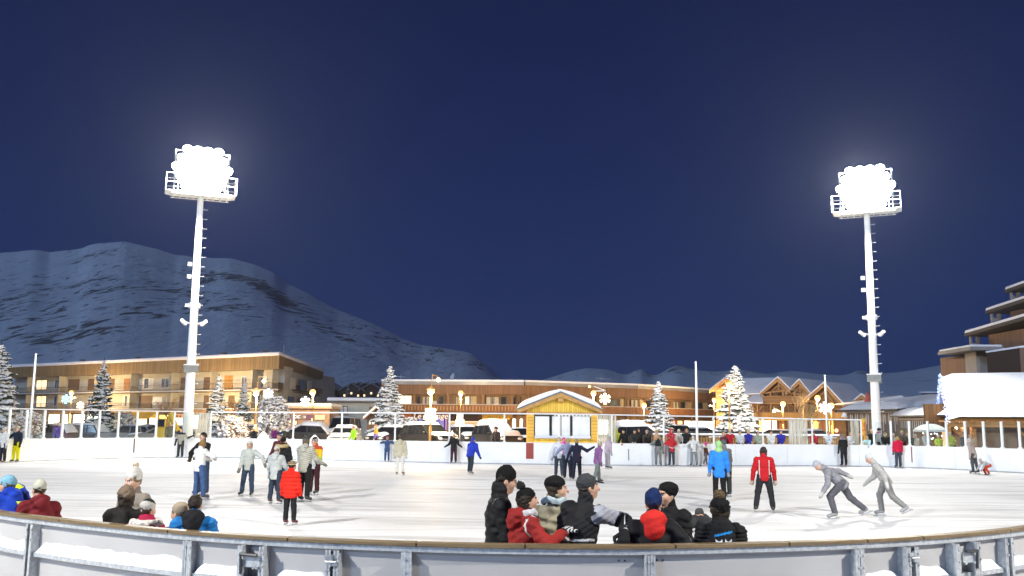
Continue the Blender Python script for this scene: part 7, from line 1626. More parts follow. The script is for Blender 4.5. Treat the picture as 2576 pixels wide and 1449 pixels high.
def _frame(d, ref=None):
    """columns: side, back-of-hand normal, along"""
    d = np.array(d, float); d = d/np.linalg.norm(d); r = np.array([0, 0, 1.]) if abs(d[2]) < .8 else (np.array(ref, float) if ref is not None else np.array([0, 1., 0]))
    n = r-d*(r@d); n = n/np.linalg.norm(n); s = np.cross(n, d); return np.stack([s, n, d], 1)
J = lambda col, **k: dict(col=col, **k)
DN = ((.03, .05, .05), (.03, .06, .05))
# ---- local helper: rest both hands on a rail of given height in front
def rail(w=.17, y=.34, z=1.215, dz=0): return (('t', (-w, y, z+dz), (-.9, -.2, -.7)), ('t', (w, y, z), (.9, -.2, -.7)))
def crossed(y=.33, z=1.25): return (('t', (.06, y, z), (-1, .1, -.5)), ('t', (-.06, y+.05, z), (1, .1, -.5)))
# ================= the group at the near barrier
FG = .0085
def near_pos(px, off):
    a = near_at(px); p = arc_pt(a, NR-off); return (p.x, p.y), a
def Y_pos(px, Y): p = P(px, 1300, Y+.36); return (p.x, p.y)
# man in black looking up to the right
person('tall man in plain black with beanie and glasses, facing right at near rail', pos=Y_pos(1256, 9.25), yaw=-82, H=1.77, res=FG, face=True, head=(6, 14, 0), arms=(('a', .25, .12, .5, .3), ('a', .15, .08, .4, .3)), jacket=J((.012, .012, .013), hem=.12, collar=.06, fold=.008, rough=.6), trousers=BLK, gloves=BLK, hat=dict(col=(.008, .008, .008), kind='knit', tall=.05), hair=dict(col=(.02, .015, .01)), glasses=True)
# woman in the red jacket
def red_bits(q, arm, fore): return (np.abs(q[:, 2]-.235) < .012) & (q[:, 1] < .03) & ~arm
person('woman in brick-red jacket with black bobble hat, gloved hand on the rail', pos=Y_pos(1308, 8.87), yaw=-62, H=1.58, res=FG, face=True, head=(-8, -4, 0), lean=.10, arms=(('a', .2, .15, .5, .3), ('t', (.30, .30, 1.225), (.5, -.7, -.5))), jacket=J((.24, .020, .018), hem=.05, hood='down', fold=.010, zones=[((.62, .60, .58), lambda q, arm, fore: arm & ~fore & (np.abs(q[:, 0]-.115) < .012) & (q[:, 2] > .12)), ((.05, .05, .055), lambda q, arm, fore: (q[:, 2] > .305) & (np.abs(q[:, 0]) < .05) & (q[:, 1] > -.02))]), trousers=(.25, .24, .23), gloves=[(.012, .012, .012), (.5, .5, .5), 'stripe'], fingers=True, hat=dict(col=(.008, .008, .008), kind='knit', pom=(.010, .010, .010), poms=1.25, pomy=-.2), hair=dict(col=(.02, .014, .01), len=.15), scarf=(.5, .5, .52))
# woman in the grey-gold jacket
person('woman in a crinkled grey-gold jacket and black beret, looking right', pos=Y_pos(1393, 9.55), yaw=-150, H=1.65, res=FG, face=True, head=(62, 0, 0), arms=(('a', .1, .14, .35, .3), ('a', .08, .16, .3, .3)), jacket=J((.26, .235, .165), hem=.07, collar=.05, fold=.014, rough=.38), trousers=(.02, .02, .022), gloves=(.2, .2, .2), hat=dict(col=(.010, .010, .010), kind='beret'), hair=dict(col=(.03, .02, .012), len=.05), scarf=(.35, .42, .45))
# man with the grey cap, arm laid along the rail, glove hanging over
def capman(o, d):
    H = d['H']; mb = MB()
    for s0, e, w_, d2, sg in d['arms'][1:]:
        for u0, u1 in ((.15, .9),): mb.tube(Vector(e+(w_-e)*u0+np.array([0, 0, .043*H])), Vector(e+(w_-e)*u1+np.array([0, 0, .034*H])), .006, n=5)
    mb.obj('piping', cloth((.6, .6, .6)), o)
person('man in black jacket with grey shoulder patches and peaked cap, glove over the rail', pos=Y_pos(1452, 8.92), yaw=-40, H=1.72, res=FG, face=True, head=(-28, -6, 0), lean=.14, side=.08, arms=(('a', .1, .18, .3, .3), ('t', (.47, .11, 1.245), (.2, .6, -.1))), jacket=J((.018, .018, .019), hem=.05, collar=.055, fold=.009, zones=[((.30, .31, .35), lambda q, arm, fore: arm & ~fore & (q[:, 0] > .085) & (q[:, 0] < .20) & (q[:, 2] > .14)), ((.5, .5, .52), lambda q, arm, fore: (np.abs(q[:, 2]-.09-.25*np.abs(q[:, 0])) < .006) & (q[:, 1] < 0) & ~arm)]), trousers=BLK, gloves=[(.012, .012, .013), (.5, .5, .5), 'cuff'], fingers=True, hat=dict(col=(.045, .047, .05), kind='cap'), hair=dict(col=(.06, .045, .035)), extras=capman)
# boy with the blue hat and red hood, back to the viewer
person('youth in black and red ski jacket with red hood and navy hat, from behind', pos=Y_pos(1642, 8.78), yaw=-4, H=1.60, res=FG, face=True, head=(-12, 0, 0), lean=-.10, legs=((.34, .06, .05), (.30, .08, .05)), arms=(('a', -.30, .62, 1.15, -.25), ('a', -.30, .62, 1.15, -.25)), jacket=J((.014, .014, .016), hem=.03, hood='down', hoodcol=(.52, .025, .02), fold=.011, puff=1.08, zones=[((.33, .012, .018), lambda q, arm, fore: ~arm & (q[:, 2] < .115)), ((.33, .02, .02), lambda q, arm, fore: fore & (q[:, 2] < .09)), ((.55, .55, .57), lambda q, arm, fore: ~arm & (q[:, 2] >= .115) & (q[:, 2] < .145) & (q[:, 1] < 0) & (np.abs(q[:, 0]) > .035)), ((.5, .5, .5), lambda q, arm, fore: arm & (np.hypot(q[:, 2]-.19, q[:, 1]+.02) < .016))]), trousers=(.05, .05, .06), gloves=BLK, hat=dict(col=(.012, .025, .085), kind='knit', tall=.10), hair=dict(col=(.03, .02, .015)))
# woman in black, face partly hidden by the blue hat
person('woman in black with a black beret, face turned to the youth in the navy hat', pos=Y_pos(1684, 9.5), yaw=140, H=1.60, res=FG, face=True, head=(-18, 0, 0), arms=(('a', .15, .15, .8, -.3), ('a', .15, .18, .8, -.3)), jacket=J((.011, .011, .012), hem=.06, fold=.008, collar=.05), trousers=BLK, gloves=BLK, hat=dict(col=(.008, .008, .008), kind='beret'), hair=dict(col=(.02, .014, .01)))
# child with black bobble hat and printed backpack
def pack(o, d):
    S = SDF(); n, f, u, r, H = d['neck'], d['fwd'], d['up'], d['right'], d['H']; c = d['chest']-f*.125*H+u*.02*H
    S.cap(c-u*.07*H, c+u*.07*H, .085*H, .075*H, .03, (f, .6)); S.ell(c-f*.045*H-u*.04*H, (.06*H, .04*H, .05*H), .03); V, Q = S.mesh(FG, folds(3, .005, 30)); q = V[Q].mean(1); mi = np.zeros(len(Q), int); w = (q-c) @ d['Rt']/H
    mi[(np.abs(w[:, 2]-.055-.25*w[:, 0]) < .007) & (np.abs(w[:, 0]) < .055)] = 1; mi[(np.hypot(w[:, 0]+.01, w[:, 2]+.055) < .03) & (np.hypot(w[:, 0]-.004, w[:, 2]+.045) > .026)] = 1
    for a in (-.03, .028): mi[(np.hypot((w[:, 0]-a)/1.3, w[:, 2]-.014) < .016) & (np.hypot((w[:, 0]-a)/1.3, w[:, 2]-.022) > .012)] = 2
    mi[(np.abs(w[:, 2]+.016) < .004) & (np.abs(w[:, 0]) < .03)] = 2
    np_obj('backpack', V, Q, [cloth((.013, .013, .014)), cloth((.02, .22, .55)), cloth((.6, .6, .62))], o, mi)
person('child in black with bobble-topped hat and a backpack printed blue and white', pos=Y_pos(1812, 8.86), yaw=-6, H=1.50, res=FG, face=True, head=(4, 0, 0), lean=.02, arms=(('a', .05, .22, .5, -.1), ('a', .2, .10, .7, -.2)), jacket=J((.012, .012, .013), hem=.05, fold=.009, puff=1.1, hood='down'), trousers=BLK, gloves=BLK, hat=dict(col=(.010, .010, .010), kind='fur', pom=(.10, .065, .03), poms=1.7, pomy=.03), hair=dict(col=(.03, .02, .012), len=.05), extras=pack)
# left-hand onlookers at the near rail
person('bent figure in blue and neon-yellow jacket with light blue hat at the left edge', pos=Y_pos(60, 10.95), yaw=62, H=1.66, res=.012, face=True, head=(10, -25, 0), lean=.74, arms=(('t', (-.10, .50, 1.30), (-.6, -.4, -.1)), ('t', (.02, .46, 1.30), (.6, -.5, -.1))), jacket=J((.008, .035, .30), hem=.05, fold=.010, hood='down', puff=1.12, zones=[((.42, .55, .02), lambda q, arm, fore: fore), ((.012, .012, .014), lambda q, arm, fore: ~arm & (q[:, 2] < .05)), ((.42, .55, .02), lambda q, arm, fore: ~arm & (q[:, 1] < -.075) & (q[:, 2] < .2) & (np.abs(q[:, 0]) < .02))]), trousers=BLK, gloves=BLK, hat=dict(col=(.16, .32, .42), kind='knit'), hair=dict(col=(.1, .07, .05)))
person('hunched figure in a dark red jacket with an orange band, beside the neon-yellow jacket', pos=Y_pos(104, 10.95), yaw=40, H=1.50, res=.012, face=True, head=(0, -10, 0), lean=.35, arms=(('a', .5, .2, .8, -.3), ('a', .5, .2, .9, -.3)), jacket=J((.13, .012, .016), hem=.06, fold=.010, puff=1.02, hood='down', zones=[((.55, .22, .015), lambda q, arm, fore: (q[:, 2] > .10) & (q[:, 2] < .15)), ((.016, .014, .018), lambda q, arm, fore: q[:, 2] <= .10)]), trousers=BLK, gloves=BLK, hat=dict(col=(.42, .42, .34), kind='beanie', tall=.05), hair=dict(col=(.05, .035, .02)))
person('person in a dark coat with a brown fur hat behind the near rail', pos=Y_pos(314, 10.15), yaw=12, H=1.47, res=.012, face=True, head=(18, -4, 0), arms=(('a', .2, .07, .5, -.3), ('a', .2, .07, .5, -.3)), jacket=J((.016, .014, .013), hem=.12, fold=.010, puff=1.03), trousers=BLK, gloves=BLK, hat=dict(col=(.16, .115, .08), kind='fur'), hair=dict(col=(.04, .03, .02), len=.1))
person('person in a taupe jacket and a tall grey-cream bobble hat behind the brown fur hat', pos=Y_pos(336, 10.9), yaw=150, H=1.60, res=.012, face=True, head=(0, 0, 0), arms=(('a', .2, .15, .6, -.3), ('a', .2, .15, .6, -.3)), jacket=J((.20, .17, .14), hem=.06, fold=.009, puff=1.1), trousers=(.1, .1, .1), gloves=(.2, .2, .2), hat=dict(col=(.48, .47, .43), kind='knit', tall=.16, pom=(.55, .45, .32)), hair=dict(col=(.2, .14, .08)))
person('child in a magenta-red jacket with white fur collar and a dark hat', pos=Y_pos(368, 10.0), yaw=25, H=1.31, child=True, res=.012, face=True, head=(-30, 0, 0), arms=(('a', .3, .15, .8, -.3), ('a', .3, .15, .8, -.3)), jacket=J((.30, .014, .05), hem=.05, fold=.010, puff=1.0, quilt=.09, hood='down', fur=(.6, .55, .5)), trousers=BLK, gloves=(.4, .36, .33), hat=dict(col=(.02, .022, .022), kind='beanie', band=(.42, .40, .36)), hair=dict(col=(.05, .03, .02)))
person('dark-haired person in a bright blue jacket with a black collar, seen from behind', pos=Y_pos(489, 9.55), yaw=8, H=1.44, res=FG, face=True, head=(6, 0, 0), arms=(('a', .3, .1, .8, -.3), ('a', .3, .1, .8, -.3)), jacket=J((.02, .16, .42), hem=.04, fold=.012, puff=1.06, hood='down', hoodcol=(.014, .014, .016), zones=[((.45, .5, .58), lambda q, arm, fore: arm & (q[:, 0] < 0) & (q[:, 2] < .2) & (q[:, 2] > .17))]), trousers=BLK, gloves=BLK, hair=dict(col=(.022, .014, .009), len=.0))
person('small child in a purple-red jacket beside the blue-jacketed onlooker', pos=Y_pos(456, 9.75), yaw=40, H=1.30, child=True, res=.012, face=True, head=(20, 0, 0), arms=(('a', .3, .15, .8, -.3), ('a', .3, .15, .8, -.3)), jacket=J((.10, .012, .035), hem=.04, fold=.010, puff=1.1), trousers=BLK, gloves=BLK, hat=dict(col=(.30, .24, .17), kind='beanie'), hair=dict(col=(.12, .08, .05)))
# ================= skaters on the ice (picture column, foot row)
MD = .017
S_ = 'skaters on the ice'
def sk(label, px, py, yaw, H, **k): return person(label, px=px, py=py, yaw=yaw, H=H, group=S_, **{'res': MD, **k})
STR = ((.35, .06, .25), (-.30, .06, .15))
sk('skater in a white jacket and dark trousers, cut off by the left edge', 6, 1161, 165, 1.75, jacket=J((.55, .56, .54), hem=.06), trousers=(.02, .02, .03), boots=(.08, .03, .02), hat=dict(col=(.45, .45, .42)), gloves=(.3, .3, .3), res=.022)
sk('skater in a navy jacket and bright yellow trousers holding a hand out', 39, 1158, 170, 1.80, arms=(('a', .1, .2, .3, 0), ('a', .1, .95, .2, 0)), jacket=J((.012, .018, .035), hem=.03), trousers=(.62, .58, .0), boots=(.03, .03, .03), gloves=BLK, hat=dict(col=(.34, .33, .26), kind='knit', pom=(.5, .45, .3)), res=.022)
sk('man in a grey jacket leaning his arm on the far barrier by the left mast', 453, 1149, 178, 1.74, arms=(('t', (-.55, -.25, 1.30), (-.3, -.5, -1)), ('a', .05, .25, .2, 0)), jacket=J((.30, .29, .23), hem=.04, zones=[((.02, .025, .04), lambda q, arm, fore: (q[:, 2] > .245) | (arm & fore))]), trousers=(.035, .033, .035), gloves=BLK, hair=dict(col=(.05, .035, .025)), res=.02)
o1 = sk('woman in a white jacket and blue jeans hugging a black-clad skater', 497, 1258, -35, 1.66, lean=.06, head=(25, 0, 10), legs=((.05, .05, .1), (.10, .16, .12)), arms=(('t', (-.16, .40, 1.12), (-1, 0, -.3)), ('t', (.18, .38, 1.15), (1, 0, -.2))), jacket=J((.66, .66, .64), hem=.03, puff=1.05), trousers=(.045, .085, .19), boots=(.06, .06, .07), gloves=(.5, .5, .48), hair=dict(col=(.22, .13, .045), len=.12), face=True, res=.013)
sk('black-clad skater hugged by the woman in the white jacket', 508, 1246, 148, 1.84, lean=.10, head=(10, -10, 0), legs=((.0, .08, .05), (.06, .08, .1)), arms=(('t', (-.15, .36, 1.15), (-1, 0, -.2)), ('t', (.17, .38, 1.10), (1, 0, -.3))), jacket=J((.013, .013, .014), hem=.06), trousers=(.03, .05, .10), gloves=(.03, .025, .02), hair=dict(col=(.06, .045, .03)), hat=dict(col=(.015, .015, .015)), face=True, res=.013)
sk('pale-grey-jacketed girl with long hair holding out her arm, dark blue jeans', 622, 1249, 172, 1.60, head=(10, -5, 0), legs=((.04, .08, .06), (.04, .14, .06)), arms=(('a', .25, 1.05, .1, 0), ('a', .1, .15, .3, 0)), jacket=J((.40, .42, .38), hem=.03), trousers=(.035, .055, .09), gloves=(.16, .14, .12), hair=dict(col=(.30, .23, .12), len=.35), hat=dict(col=(.5, .48, .42)), face=True)
sk('skater in a long light grey hooded jacket seen from behind, dark trousers', 690, 1268, -12, 1.52, head=(0, 0, 0), legs=((.05, .1, .08), (-.08, .14, .12)), arms=(('a', .1, .2, .3, 0), ('a', .3, .3, .5, 0)), jacket=J((.42, .44, .42), hem=.08, hood='down', puff=1.06), trousers=(.03, .04, .06), boots=(.06, .03, .02), gloves=(.3, .3, .3), hair=dict(col=(.2, .15, .1)), hat=dict(col=(.45, .44, .40)), face=True, res=.014)
sk('skater in a black parka with a golden fur hood, behind the light grey jacket', 706, 1243, -8, 1.70, legs=DN, arms=(('a', .1, .2, .3, 0), ('a', .1, .2, .3, 0)), jacket=J((.016, .015, .016), hem=.06, hood='down', fur=(.42, .32, .14), puff=1.1), trousers=(.035, .06, .12), boots=(.03, .02, .02), gloves=BLK, hat=dict(col=(.012, .012, .012), kind='knit'), face=True, res=.015)
sk('man in a maroon jacket with a navy hat and white bobble, behind the fur hood', 700, 1228, 150, 1.82, arms=(('a', .2, .85, .1, 0), ('a', .2, .25, .4, 0)), jacket=J((.10, .02, .025), hem=.04, zones=[((.06, .07, .05), lambda q, arm, fore: arm & (q[:, 0] < 0))]), trousers=(.02, .02, .03), gloves=(.15, .13, .11), hat=dict(col=(.016, .025, .07), kind='knit', pom=(.65, .65, .65), band=(.55, .55, .6)), face=True, hair=dict(col=(.06, .04, .03)))
sk('child in a bright red quilted jacket and striped woolly hat seen from behind', 727, 1323, -14, 1.30, child=True, head=(-14, 0, 0), legs=((.03, .05, .05), (.05, .06, .08)), arms=(('a', .0, .22, .2, 0), ('a', .05, .22, .25, 0)), jacket=J((.62, .022, .012), hem=.07, hood='down', puff=1.16, fold=.006, quilt=.085), trousers=(.014, .015, .016), boots=(.10, .012, .016), gloves=(.012, .012, .014), hat=dict(col=(.05, .03, .02), kind='knit', stripes=[(.45, .36, .22), (.12, .09, .06), (.28, .2, .12)]), hair=dict(col=(.03, .02, .014)), face=True, res=.010)
sk('skater in a grey zebra-striped jacket and tall dark patterned hat', 764, 1262, -20, 1.78, head=(20, 0, 0), legs=((.08, .06, .12), (-.05, .08, .1)), arms=(('a', .5, .2, .9, -.4), ('a', .4, .25, .7, -.3)), jacket=J((.44, .43, .36), hem=.05, hood='down', puff=1.08, zones=[((.24, .23, .18), lambda q, arm, fore: np.sin(q[:, 2]*210+10*q[:, 0]+3*np.sin(q[:, 0]*40)) > .35)]), trousers=(.015, .016, .016), gloves=(.2, .2, .18), hat=dict(col=(.03, .035, .035), kind='knit', tall=.12, stripes=[(.05, .05, .05), (.08, .085, .07)]), hair=dict(col=(.12, .08, .05), len=.2), face=True, res=.013)
sk('skater in a yellow, red and lime jacket with maroon trousers', 789, 1245, 155, 1.72, head=(-20, 0, 0), arms=(('a', .3, .2, .9, -.4), ('a', .3, .2, .9, -.4)), jacket=J((.62, .40, .02), hem=.05, zones=[((.42, .06, .02), lambda q, arm, fore: q[:, 2] > .245), ((.40, .50, .06), lambda q, arm, fore: (q[:, 2] < .12) & arm), ((.5, .52, .5), lambda q, arm, fore: (q[:, 2] < .1) & ~arm)]), trousers=(.045, .014, .018), gloves=(.4, .4, .4), hat=dict(col=(.02, .02, .022), kind='knit', band=(.35, .35, .35)), face=True, hair=dict(col=(.05, .03, .02)))
sk('child in denim blue leaning over the far barrier', 973, 1162, 5, 1.36, child=True, lean=.25, arms=(('t', (-.28, .30, 1.14), (-1, -.3, -.3)), ('t', (.28, .30, 1.14), (1, -.3, -.3))), jacket=J((.035, .07, .16), hem=.03), trousers=(.04, .07, .16), boots=(.08, .03, .02), gloves=(.05, .06, .08), hat=dict(col=(.35, .12, .14)), res=.02)
sk('girl in a cream jacket and white trousers seen from behind', 1005, 1196, -6, 1.66, legs=((.03, .05, .06), (-.02, .09, .06)), arms=(('a', 0, .14, .15, 0), ('a', 0, .18, .15, 0)), jacket=J((.50, .46, .33), hem=.05, hood='down', puff=1.04, quilt=.1), trousers=(.66, .63, .58), boots=(.16, .11, .08), gloves=(.5, .48, .44), hair=dict(col=(.06, .035, .025), len=.15), res=.017)
sk('blond girl in a black belted coat and plum tights against the far barrier', 1141, 1166, 176, 1.60, head=(0, -4, 0), arms=(('a', .15, .3, 1.0, -.6), ('a', .15, .3, 1.0, -.6)), jacket=J((.016, .017, .018), hem=.10), trousers=(.06, .02, .03), boots=(.03, .015, .015), gloves=BLK, hair=dict(col=(.42, .29, .10), len=.7), face=True, res=.018)
sk('skater in a royal blue jacket bending forward near the far barrier', 1183, 1193, -30, 1.62, lean=.45, head=(0, -20, 0), legs=((.30, .06, .4), (-.15, .08, .15)), arms=(('a', .7, .3, .5, -.3), ('a', .5, .2, .4, -.2)), jacket=J((.02, .045, .42), hem=.05, hood='down', puff=1.12), trousers=(.03, .04, .05), boots=(.2, .17, .13), gloves=(.05, .06, .12), hat=dict(col=(.03, .06, .45)), res=.018)
sk('skater in a white top and dark trousers at the left of a linked trio', 1406, 1203, 8, 1.64, head=(-20, 0, 0), legs=((.05, .06, .06), (.05, .08, .06)), arms=(('a', .1, .2, .3, 0), ('a', .4, .9, .3, -.3)), jacket=J((.60, .62, .68), hem=.02), trousers=(.05, .06, .08), boots=(.15, .15, .13), gloves=(.4, .4, .4), hair=dict(col=(.45, .36, .2), len=.1), res=.018)
sk('skater in a lavender-grey jacket in the middle of the linked trio', 1428, 1207, -4, 1.62, legs=((.04, .06, .06), (.04, .05, .06)), arms=(('a', .3, .8, .3, -.2), ('a', .3, .8, .3, -.2)), jacket=J((.24, .26, .38), hem=.03), trousers=(.02, .025, .04), gloves=(.1, .1, .12), hair=dict(col=(.36, .27, .1), len=.2), res=.018)
sk('skater in a dark navy jacket at the right of the linked trio, elbow raised', 1451, 1210, -8, 1.60, legs=((.03, .08, .05), (.03, .07, .05)), arms=(('a', .2, .5, .3, -.2), ('a', .5, 1.0, 1.6, -.5)), jacket=J((.014, .016, .035), hem=.05, zones=[((.16, .02, .05), lambda q, arm, fore: ~arm & (q[:, 0] > .06) & (q[:, 2] < .1))]), trousers=(.014, .016, .03), gloves=BLK, hair=dict(col=(.30, .2, .1)), res=.016)
sk('child in a shocking pink jacket seen against the hut above the trio', 1418, 1172, 175, 1.40, child=True, arms=(('a', .1, .2, .2, 0), ('a', .1, .2, .2, 0)), jacket=J((.62, .05, .36), hem=.08, hood='up', puff=1.08), trousers=(.3, .05, .14), gloves=(.5, .05, .3), res=.022)
sk('skater in a purple jacket with grey trousers right of the linked trio', 1503, 1216, -70, 1.55, lean=.15, legs=((.25, .05, .15), (-.2, .05, .15)), arms=(('a', .3, .2, .5, 0), ('a', -.1, .2, .4, 0)), jacket=J((.22, .10, .24), hem=.04, puff=1.12), trousers=(.16, .18, .17), boots=(.05, .05, .05), gloves=(.15, .08, .16), hat=dict(col=(.40, .36, .26)), hair=dict(col=(.3, .22, .12)), res=.017)
sk('skater in a pale mauve jacket leaning by the far barrier below the gathered net', 1528, 1180, -60, 1.60, lean=.2, jacket=J((.42, .34, .40), hem=.04), trousers=(.30, .28, .30), gloves=(.3, .3, .3), hat=dict(col=(.30, .33, .28)), res=.022)
sk('skater in grey with a black rucksack bending towards the far barrier', 1656, 1171, -15, 1.62, lean=.30, legs=((.1, .05, .1), (-.05, .08, .1)), arms=(('t', (-.2, .42, 1.2), (-1, -.3, -.3)), ('a', .2, .2, .2, 0)), jacket=J((.20, .21, .19), hem=.03, zones=[((.02, .022, .022), lambda q, arm, fore: (q[:, 1] < -.02) & (q[:, 2] > .08) & ~arm)]), trousers=(.17, .175, .17), gloves=(.1, .1, .1), hair=dict(col=(.38, .29, .16)), res=.02)
sk('skater in a red and white jacket and dark trousers at the far barrier', 1690, 1171, 12, 1.62, lean=.12, arms=rail(.2, .34, 1.2), jacket=J((.50, .025, .03), hem=.04, zones=[((.6, .58, .58), lambda q, arm, fore: np.abs(q[:, 2]-.02-.5*np.abs(q[:, 0])) < .012)]), trousers=(.045, .05, .07), gloves=(.2, .03, .03), hat=dict(col=(.45, .04, .04)), hair=dict(col=(.1, .06, .04)), res=.02)
sk('skater in a white jacket and grey jeans at the far barrier', 1746, 1170, 5, 1.60, lean=.15, legs=((.02, .10, .05), (.02, .12, .05)), arms=rail(.22, .34, 1.2), jacket=J((.62, .63, .60), hem=.03), trousers=(.20, .21, .22), gloves=(.5, .5, .48), hat=dict(col=(.55, .55, .52)), res=.02)
sk('small child in a brown waistcoat with a pink bobble hat at the far barrier', 1776, 1169, -75, 1.18, child=True, legs=((.25, .05, .2), (-.25, .05, .15)), arms=(('a', .1, .15, .3, 0), ('a', .1, .15, .3, 0)), jacket=J((.07, .025, .018), hem=.06, zones=[((.42, .40, .26), lambda q, arm, fore: q[:, 2] > .27)]), trousers=(.12, .12, .12), boots=(.4, .3, .27), gloves=(.3, .25, .2), hat=dict(col=(.55, .02, .26), kind='beanie', tall=.12, pom=(.6, .05, .3)), res=.02)
sk('skater in a bright azure jacket and pale green hood seen from behind', 1811, 1262, -6, 1.72, head=(0, -8, 0), legs=((.02, .05, .04), (.02, .05, .04)), arms=(('a', .05, .2, .15, 0), ('a', .05, .16, .15, 0)), jacket=J((.03, .22, .72), hem=.10, hood='up', hoodcol=(.30, .52, .22), puff=1.10, fold=.006), trousers=(.012, .012, .013), boots=(.02, .02, .02), gloves=(.25, .27, .3), res=.012)
sk('skater in a dark grey jacket just behind the azure jacket', 1829, 1250, 30, 1.74, lean=.15, arms=(('a', .2, .2, .4, 0), ('a', .2, .2, .4, 0)), jacket=J((.15, .155, .15), hem=.06), trousers=(.03, .03, .03), gloves=(.2, .2, .2), hat=dict(col=(.10, .11, .11)), res=.017)
sk('woman in red jacket with white stripes, legs apart, seen from behind', 1925, 1290, -10, 1.66, head=(-10, 0, 0), legs=((.02, .20, .05), (.02, .16, .05)), arms=(('a', .05, .28, .2, 0), ('a', .05, .22, .25, 0)), jacket=J((.40, .012, .018), hem=.02, fold=.007, zones=[((.6, .5, .48), lambda q, arm, fore: (np.abs(np.abs(q[:, 0])-.075) < .007) & (q[:, 1] < 0) & (q[:, 2] < .25))]), trousers=(.020, .021, .024), boots=(.03, .03, .03), gloves=(.45, .36, .28), hair=dict(col=(.03, .02, .016), len=.2), face=True, res=.012)
sk('man in a long black coat with a patterned scarf at the far barrier', 2124, 1170, 8, 1.72, lean=.08, arms=(('a', .05, .2, .15, 0), ('a', .45, .25, .5, 0)), jacket=J((.016, .017, .018), hem=.12), trousers=(.018, .018, .022), boots=(.08, .02, .02), gloves=BLK, scarf=(.25, .26, .3), hat=dict(col=(.07, .07, .09), kind='knit', stripes=[(.3, .3, .35)]), res=.018)
sk('girl in a crimson puffer jacket and dark jeans at the far barrier', 2261, 1174, 5, 1.66, head=(-10, 0, 0), legs=((.02, .04, .04), (.02, .03, .04)), arms=(('a', .05, .12, .15, 0), ('a', .05, .12, .15, 0)), jacket=J((.55, .012, .05), hem=.0, puff=1.1, quilt=.08), trousers=(.05, .055, .08), boots=(.03, .03, .03), gloves=(.08, .1, .1), hair=dict(col=(.36, .24, .09), len=.35), res=.017)
sk('skater in a tan jacket leaning sideways near the right end', 2452, 1192, 40, 1.66, lean=.25, legs=((.1, .05, .2), (-.1, .05, .1)), jacket=J((.40, .32, .27), hem=.06), trousers=(.07, .075, .08), gloves=(.4, .35, .3), hat=dict(col=(.42, .40, .36), tall=.1), res=.018)
sk('fallen child in red trousers crouching on hands and knees at the right end', 2489, 1195, 100, 1.20, child=True, lean=1.15, hip=.46, head=(0, 20, 0), legs=((1.1, .12, 1.7), (.9, .16, 1.5)), arms=(('t', (-.2, .62, .10), (-1, -.2, 0)), ('t', (.2, .60, .10), (1, -.2, 0))), jacket=J((.40, .41, .42), hem=.03), trousers=(.50, .05, .02), gloves=(.3, .3, .3), hat=dict(col=(.42, .43, .44)), res=.017)
# the fast skaters that the long exposure turned to a blur: built at rest, in the pale greys the photo shows
sk('fast skater in mid grey bent low, right of the woman in red', 2120, 1305, 78, 1.74, lean=.85, head=(0, 35, 0), legs=((.75, .06, 1.0), (-.55, .10, .35)), arms=(('a', .9, .25, .5, 0), ('a', -.7, .3, .4, 0)), jacket=J((.22, .22, .24), hem=.03), trousers=(.09, .09, .10), boots=(.25, .25, .25), gloves=(.42, .42, .4), hat=dict(col=(.36, .36, .40)), res=.012)
sk('second fast skater in light grey gliding behind the first, arm forward', 2232, 1300, 70, 1.64, lean=.55, head=(0, 20, 0), legs=((-.35, .06, .5), (.40, .12, .5)), arms=(('a', -.2, .5, .5, 0), ('a', .7, .3, .7, 0)), jacket=J((.38, .37, .35), hem=.03), trousers=(.20, .20, .19), boots=(.3, .3, .3), gloves=(.5, .5, .48), hat=dict(col=(.5, .5, .48)), res=.012)
sk('skater lying on the ice with pale trousers and black-red skates, behind the backpack child', 1716, 1338, 96, 1.62, hip=.13, lean=-1.25, head=(0, 60, 0), legs=((1.42, .16, .1), (1.40, .04, .25)), arms=(('t', (-.35, -.55, .06), (-1, -.2, .2)), ('t', (.35, -.55, .06), (1, -.2, .2))), jacket=J((.03, .03, .032), hem=.03), trousers=(.55, .54, .53), boots=(.10, .012, .018), gloves=BLK, hat=dict(col=(.05, .05, .05)), hair=dict(col=(.04, .03, .02)), res=.012)
# ================= spectators behind the far barrier
def spec(label, px, H, col, yaw=180, out=.42, arms=None, lean=.25, res=.021, **k):
    """an onlooker behind the far boards; the trodden snow there lies 0.4 m above the ice"""
    p, nr = poly_at(px, farline); q = p+nr*out; z0 = .395+k.pop('lift', .0)*0; dz = .395
    arms = arms or crossed(.30, 1.24)
    arms = tuple((A[0], (A[1][0], A[1][1], A[1][2]-dz))+tuple(A[2:]) if A[0] == 't' else A for A in arms)
    jk = k.pop('jk', {}); return person(label, pos=(q.x, q.y), yaw=yaw+math.degrees(math.atan2(nr.y, nr.x))-90, H=H, res=res, z0=z0, lean=lean, skates=False, arms=arms, jacket=J(col, hem=.04, **jk), group='spectators behind the far barrier', **k)
HB_ = dict(col=(.05, .032, .02)); HD = dict(col=(.02, .014, .01)); HBL = dict(col=(.42, .30, .12), len=.2)
spec('spectator in black with a white bobble hat beside the second net post', 632, 1.50, (.02, .02, .022), hat=dict(col=(.6, .6, .58), pom=(.65, .65, .62)), gloves=BLK)
spec('spectator in a purple jacket and white bobble hat', 683, 1.55, (.13, .02, .10), hat=dict(col=(.62, .62, .58), pom=(.65, .65, .62)), gloves=BLK)
spec('spectator in dark green and yellow with a cream bobble hat', 703, 1.56, (.03, .04, .03), hat=dict(col=(.58, .56, .42), pom=(.6, .6, .45)), scarf=(.35, .4, .28), gloves=(.5, .5, .1))
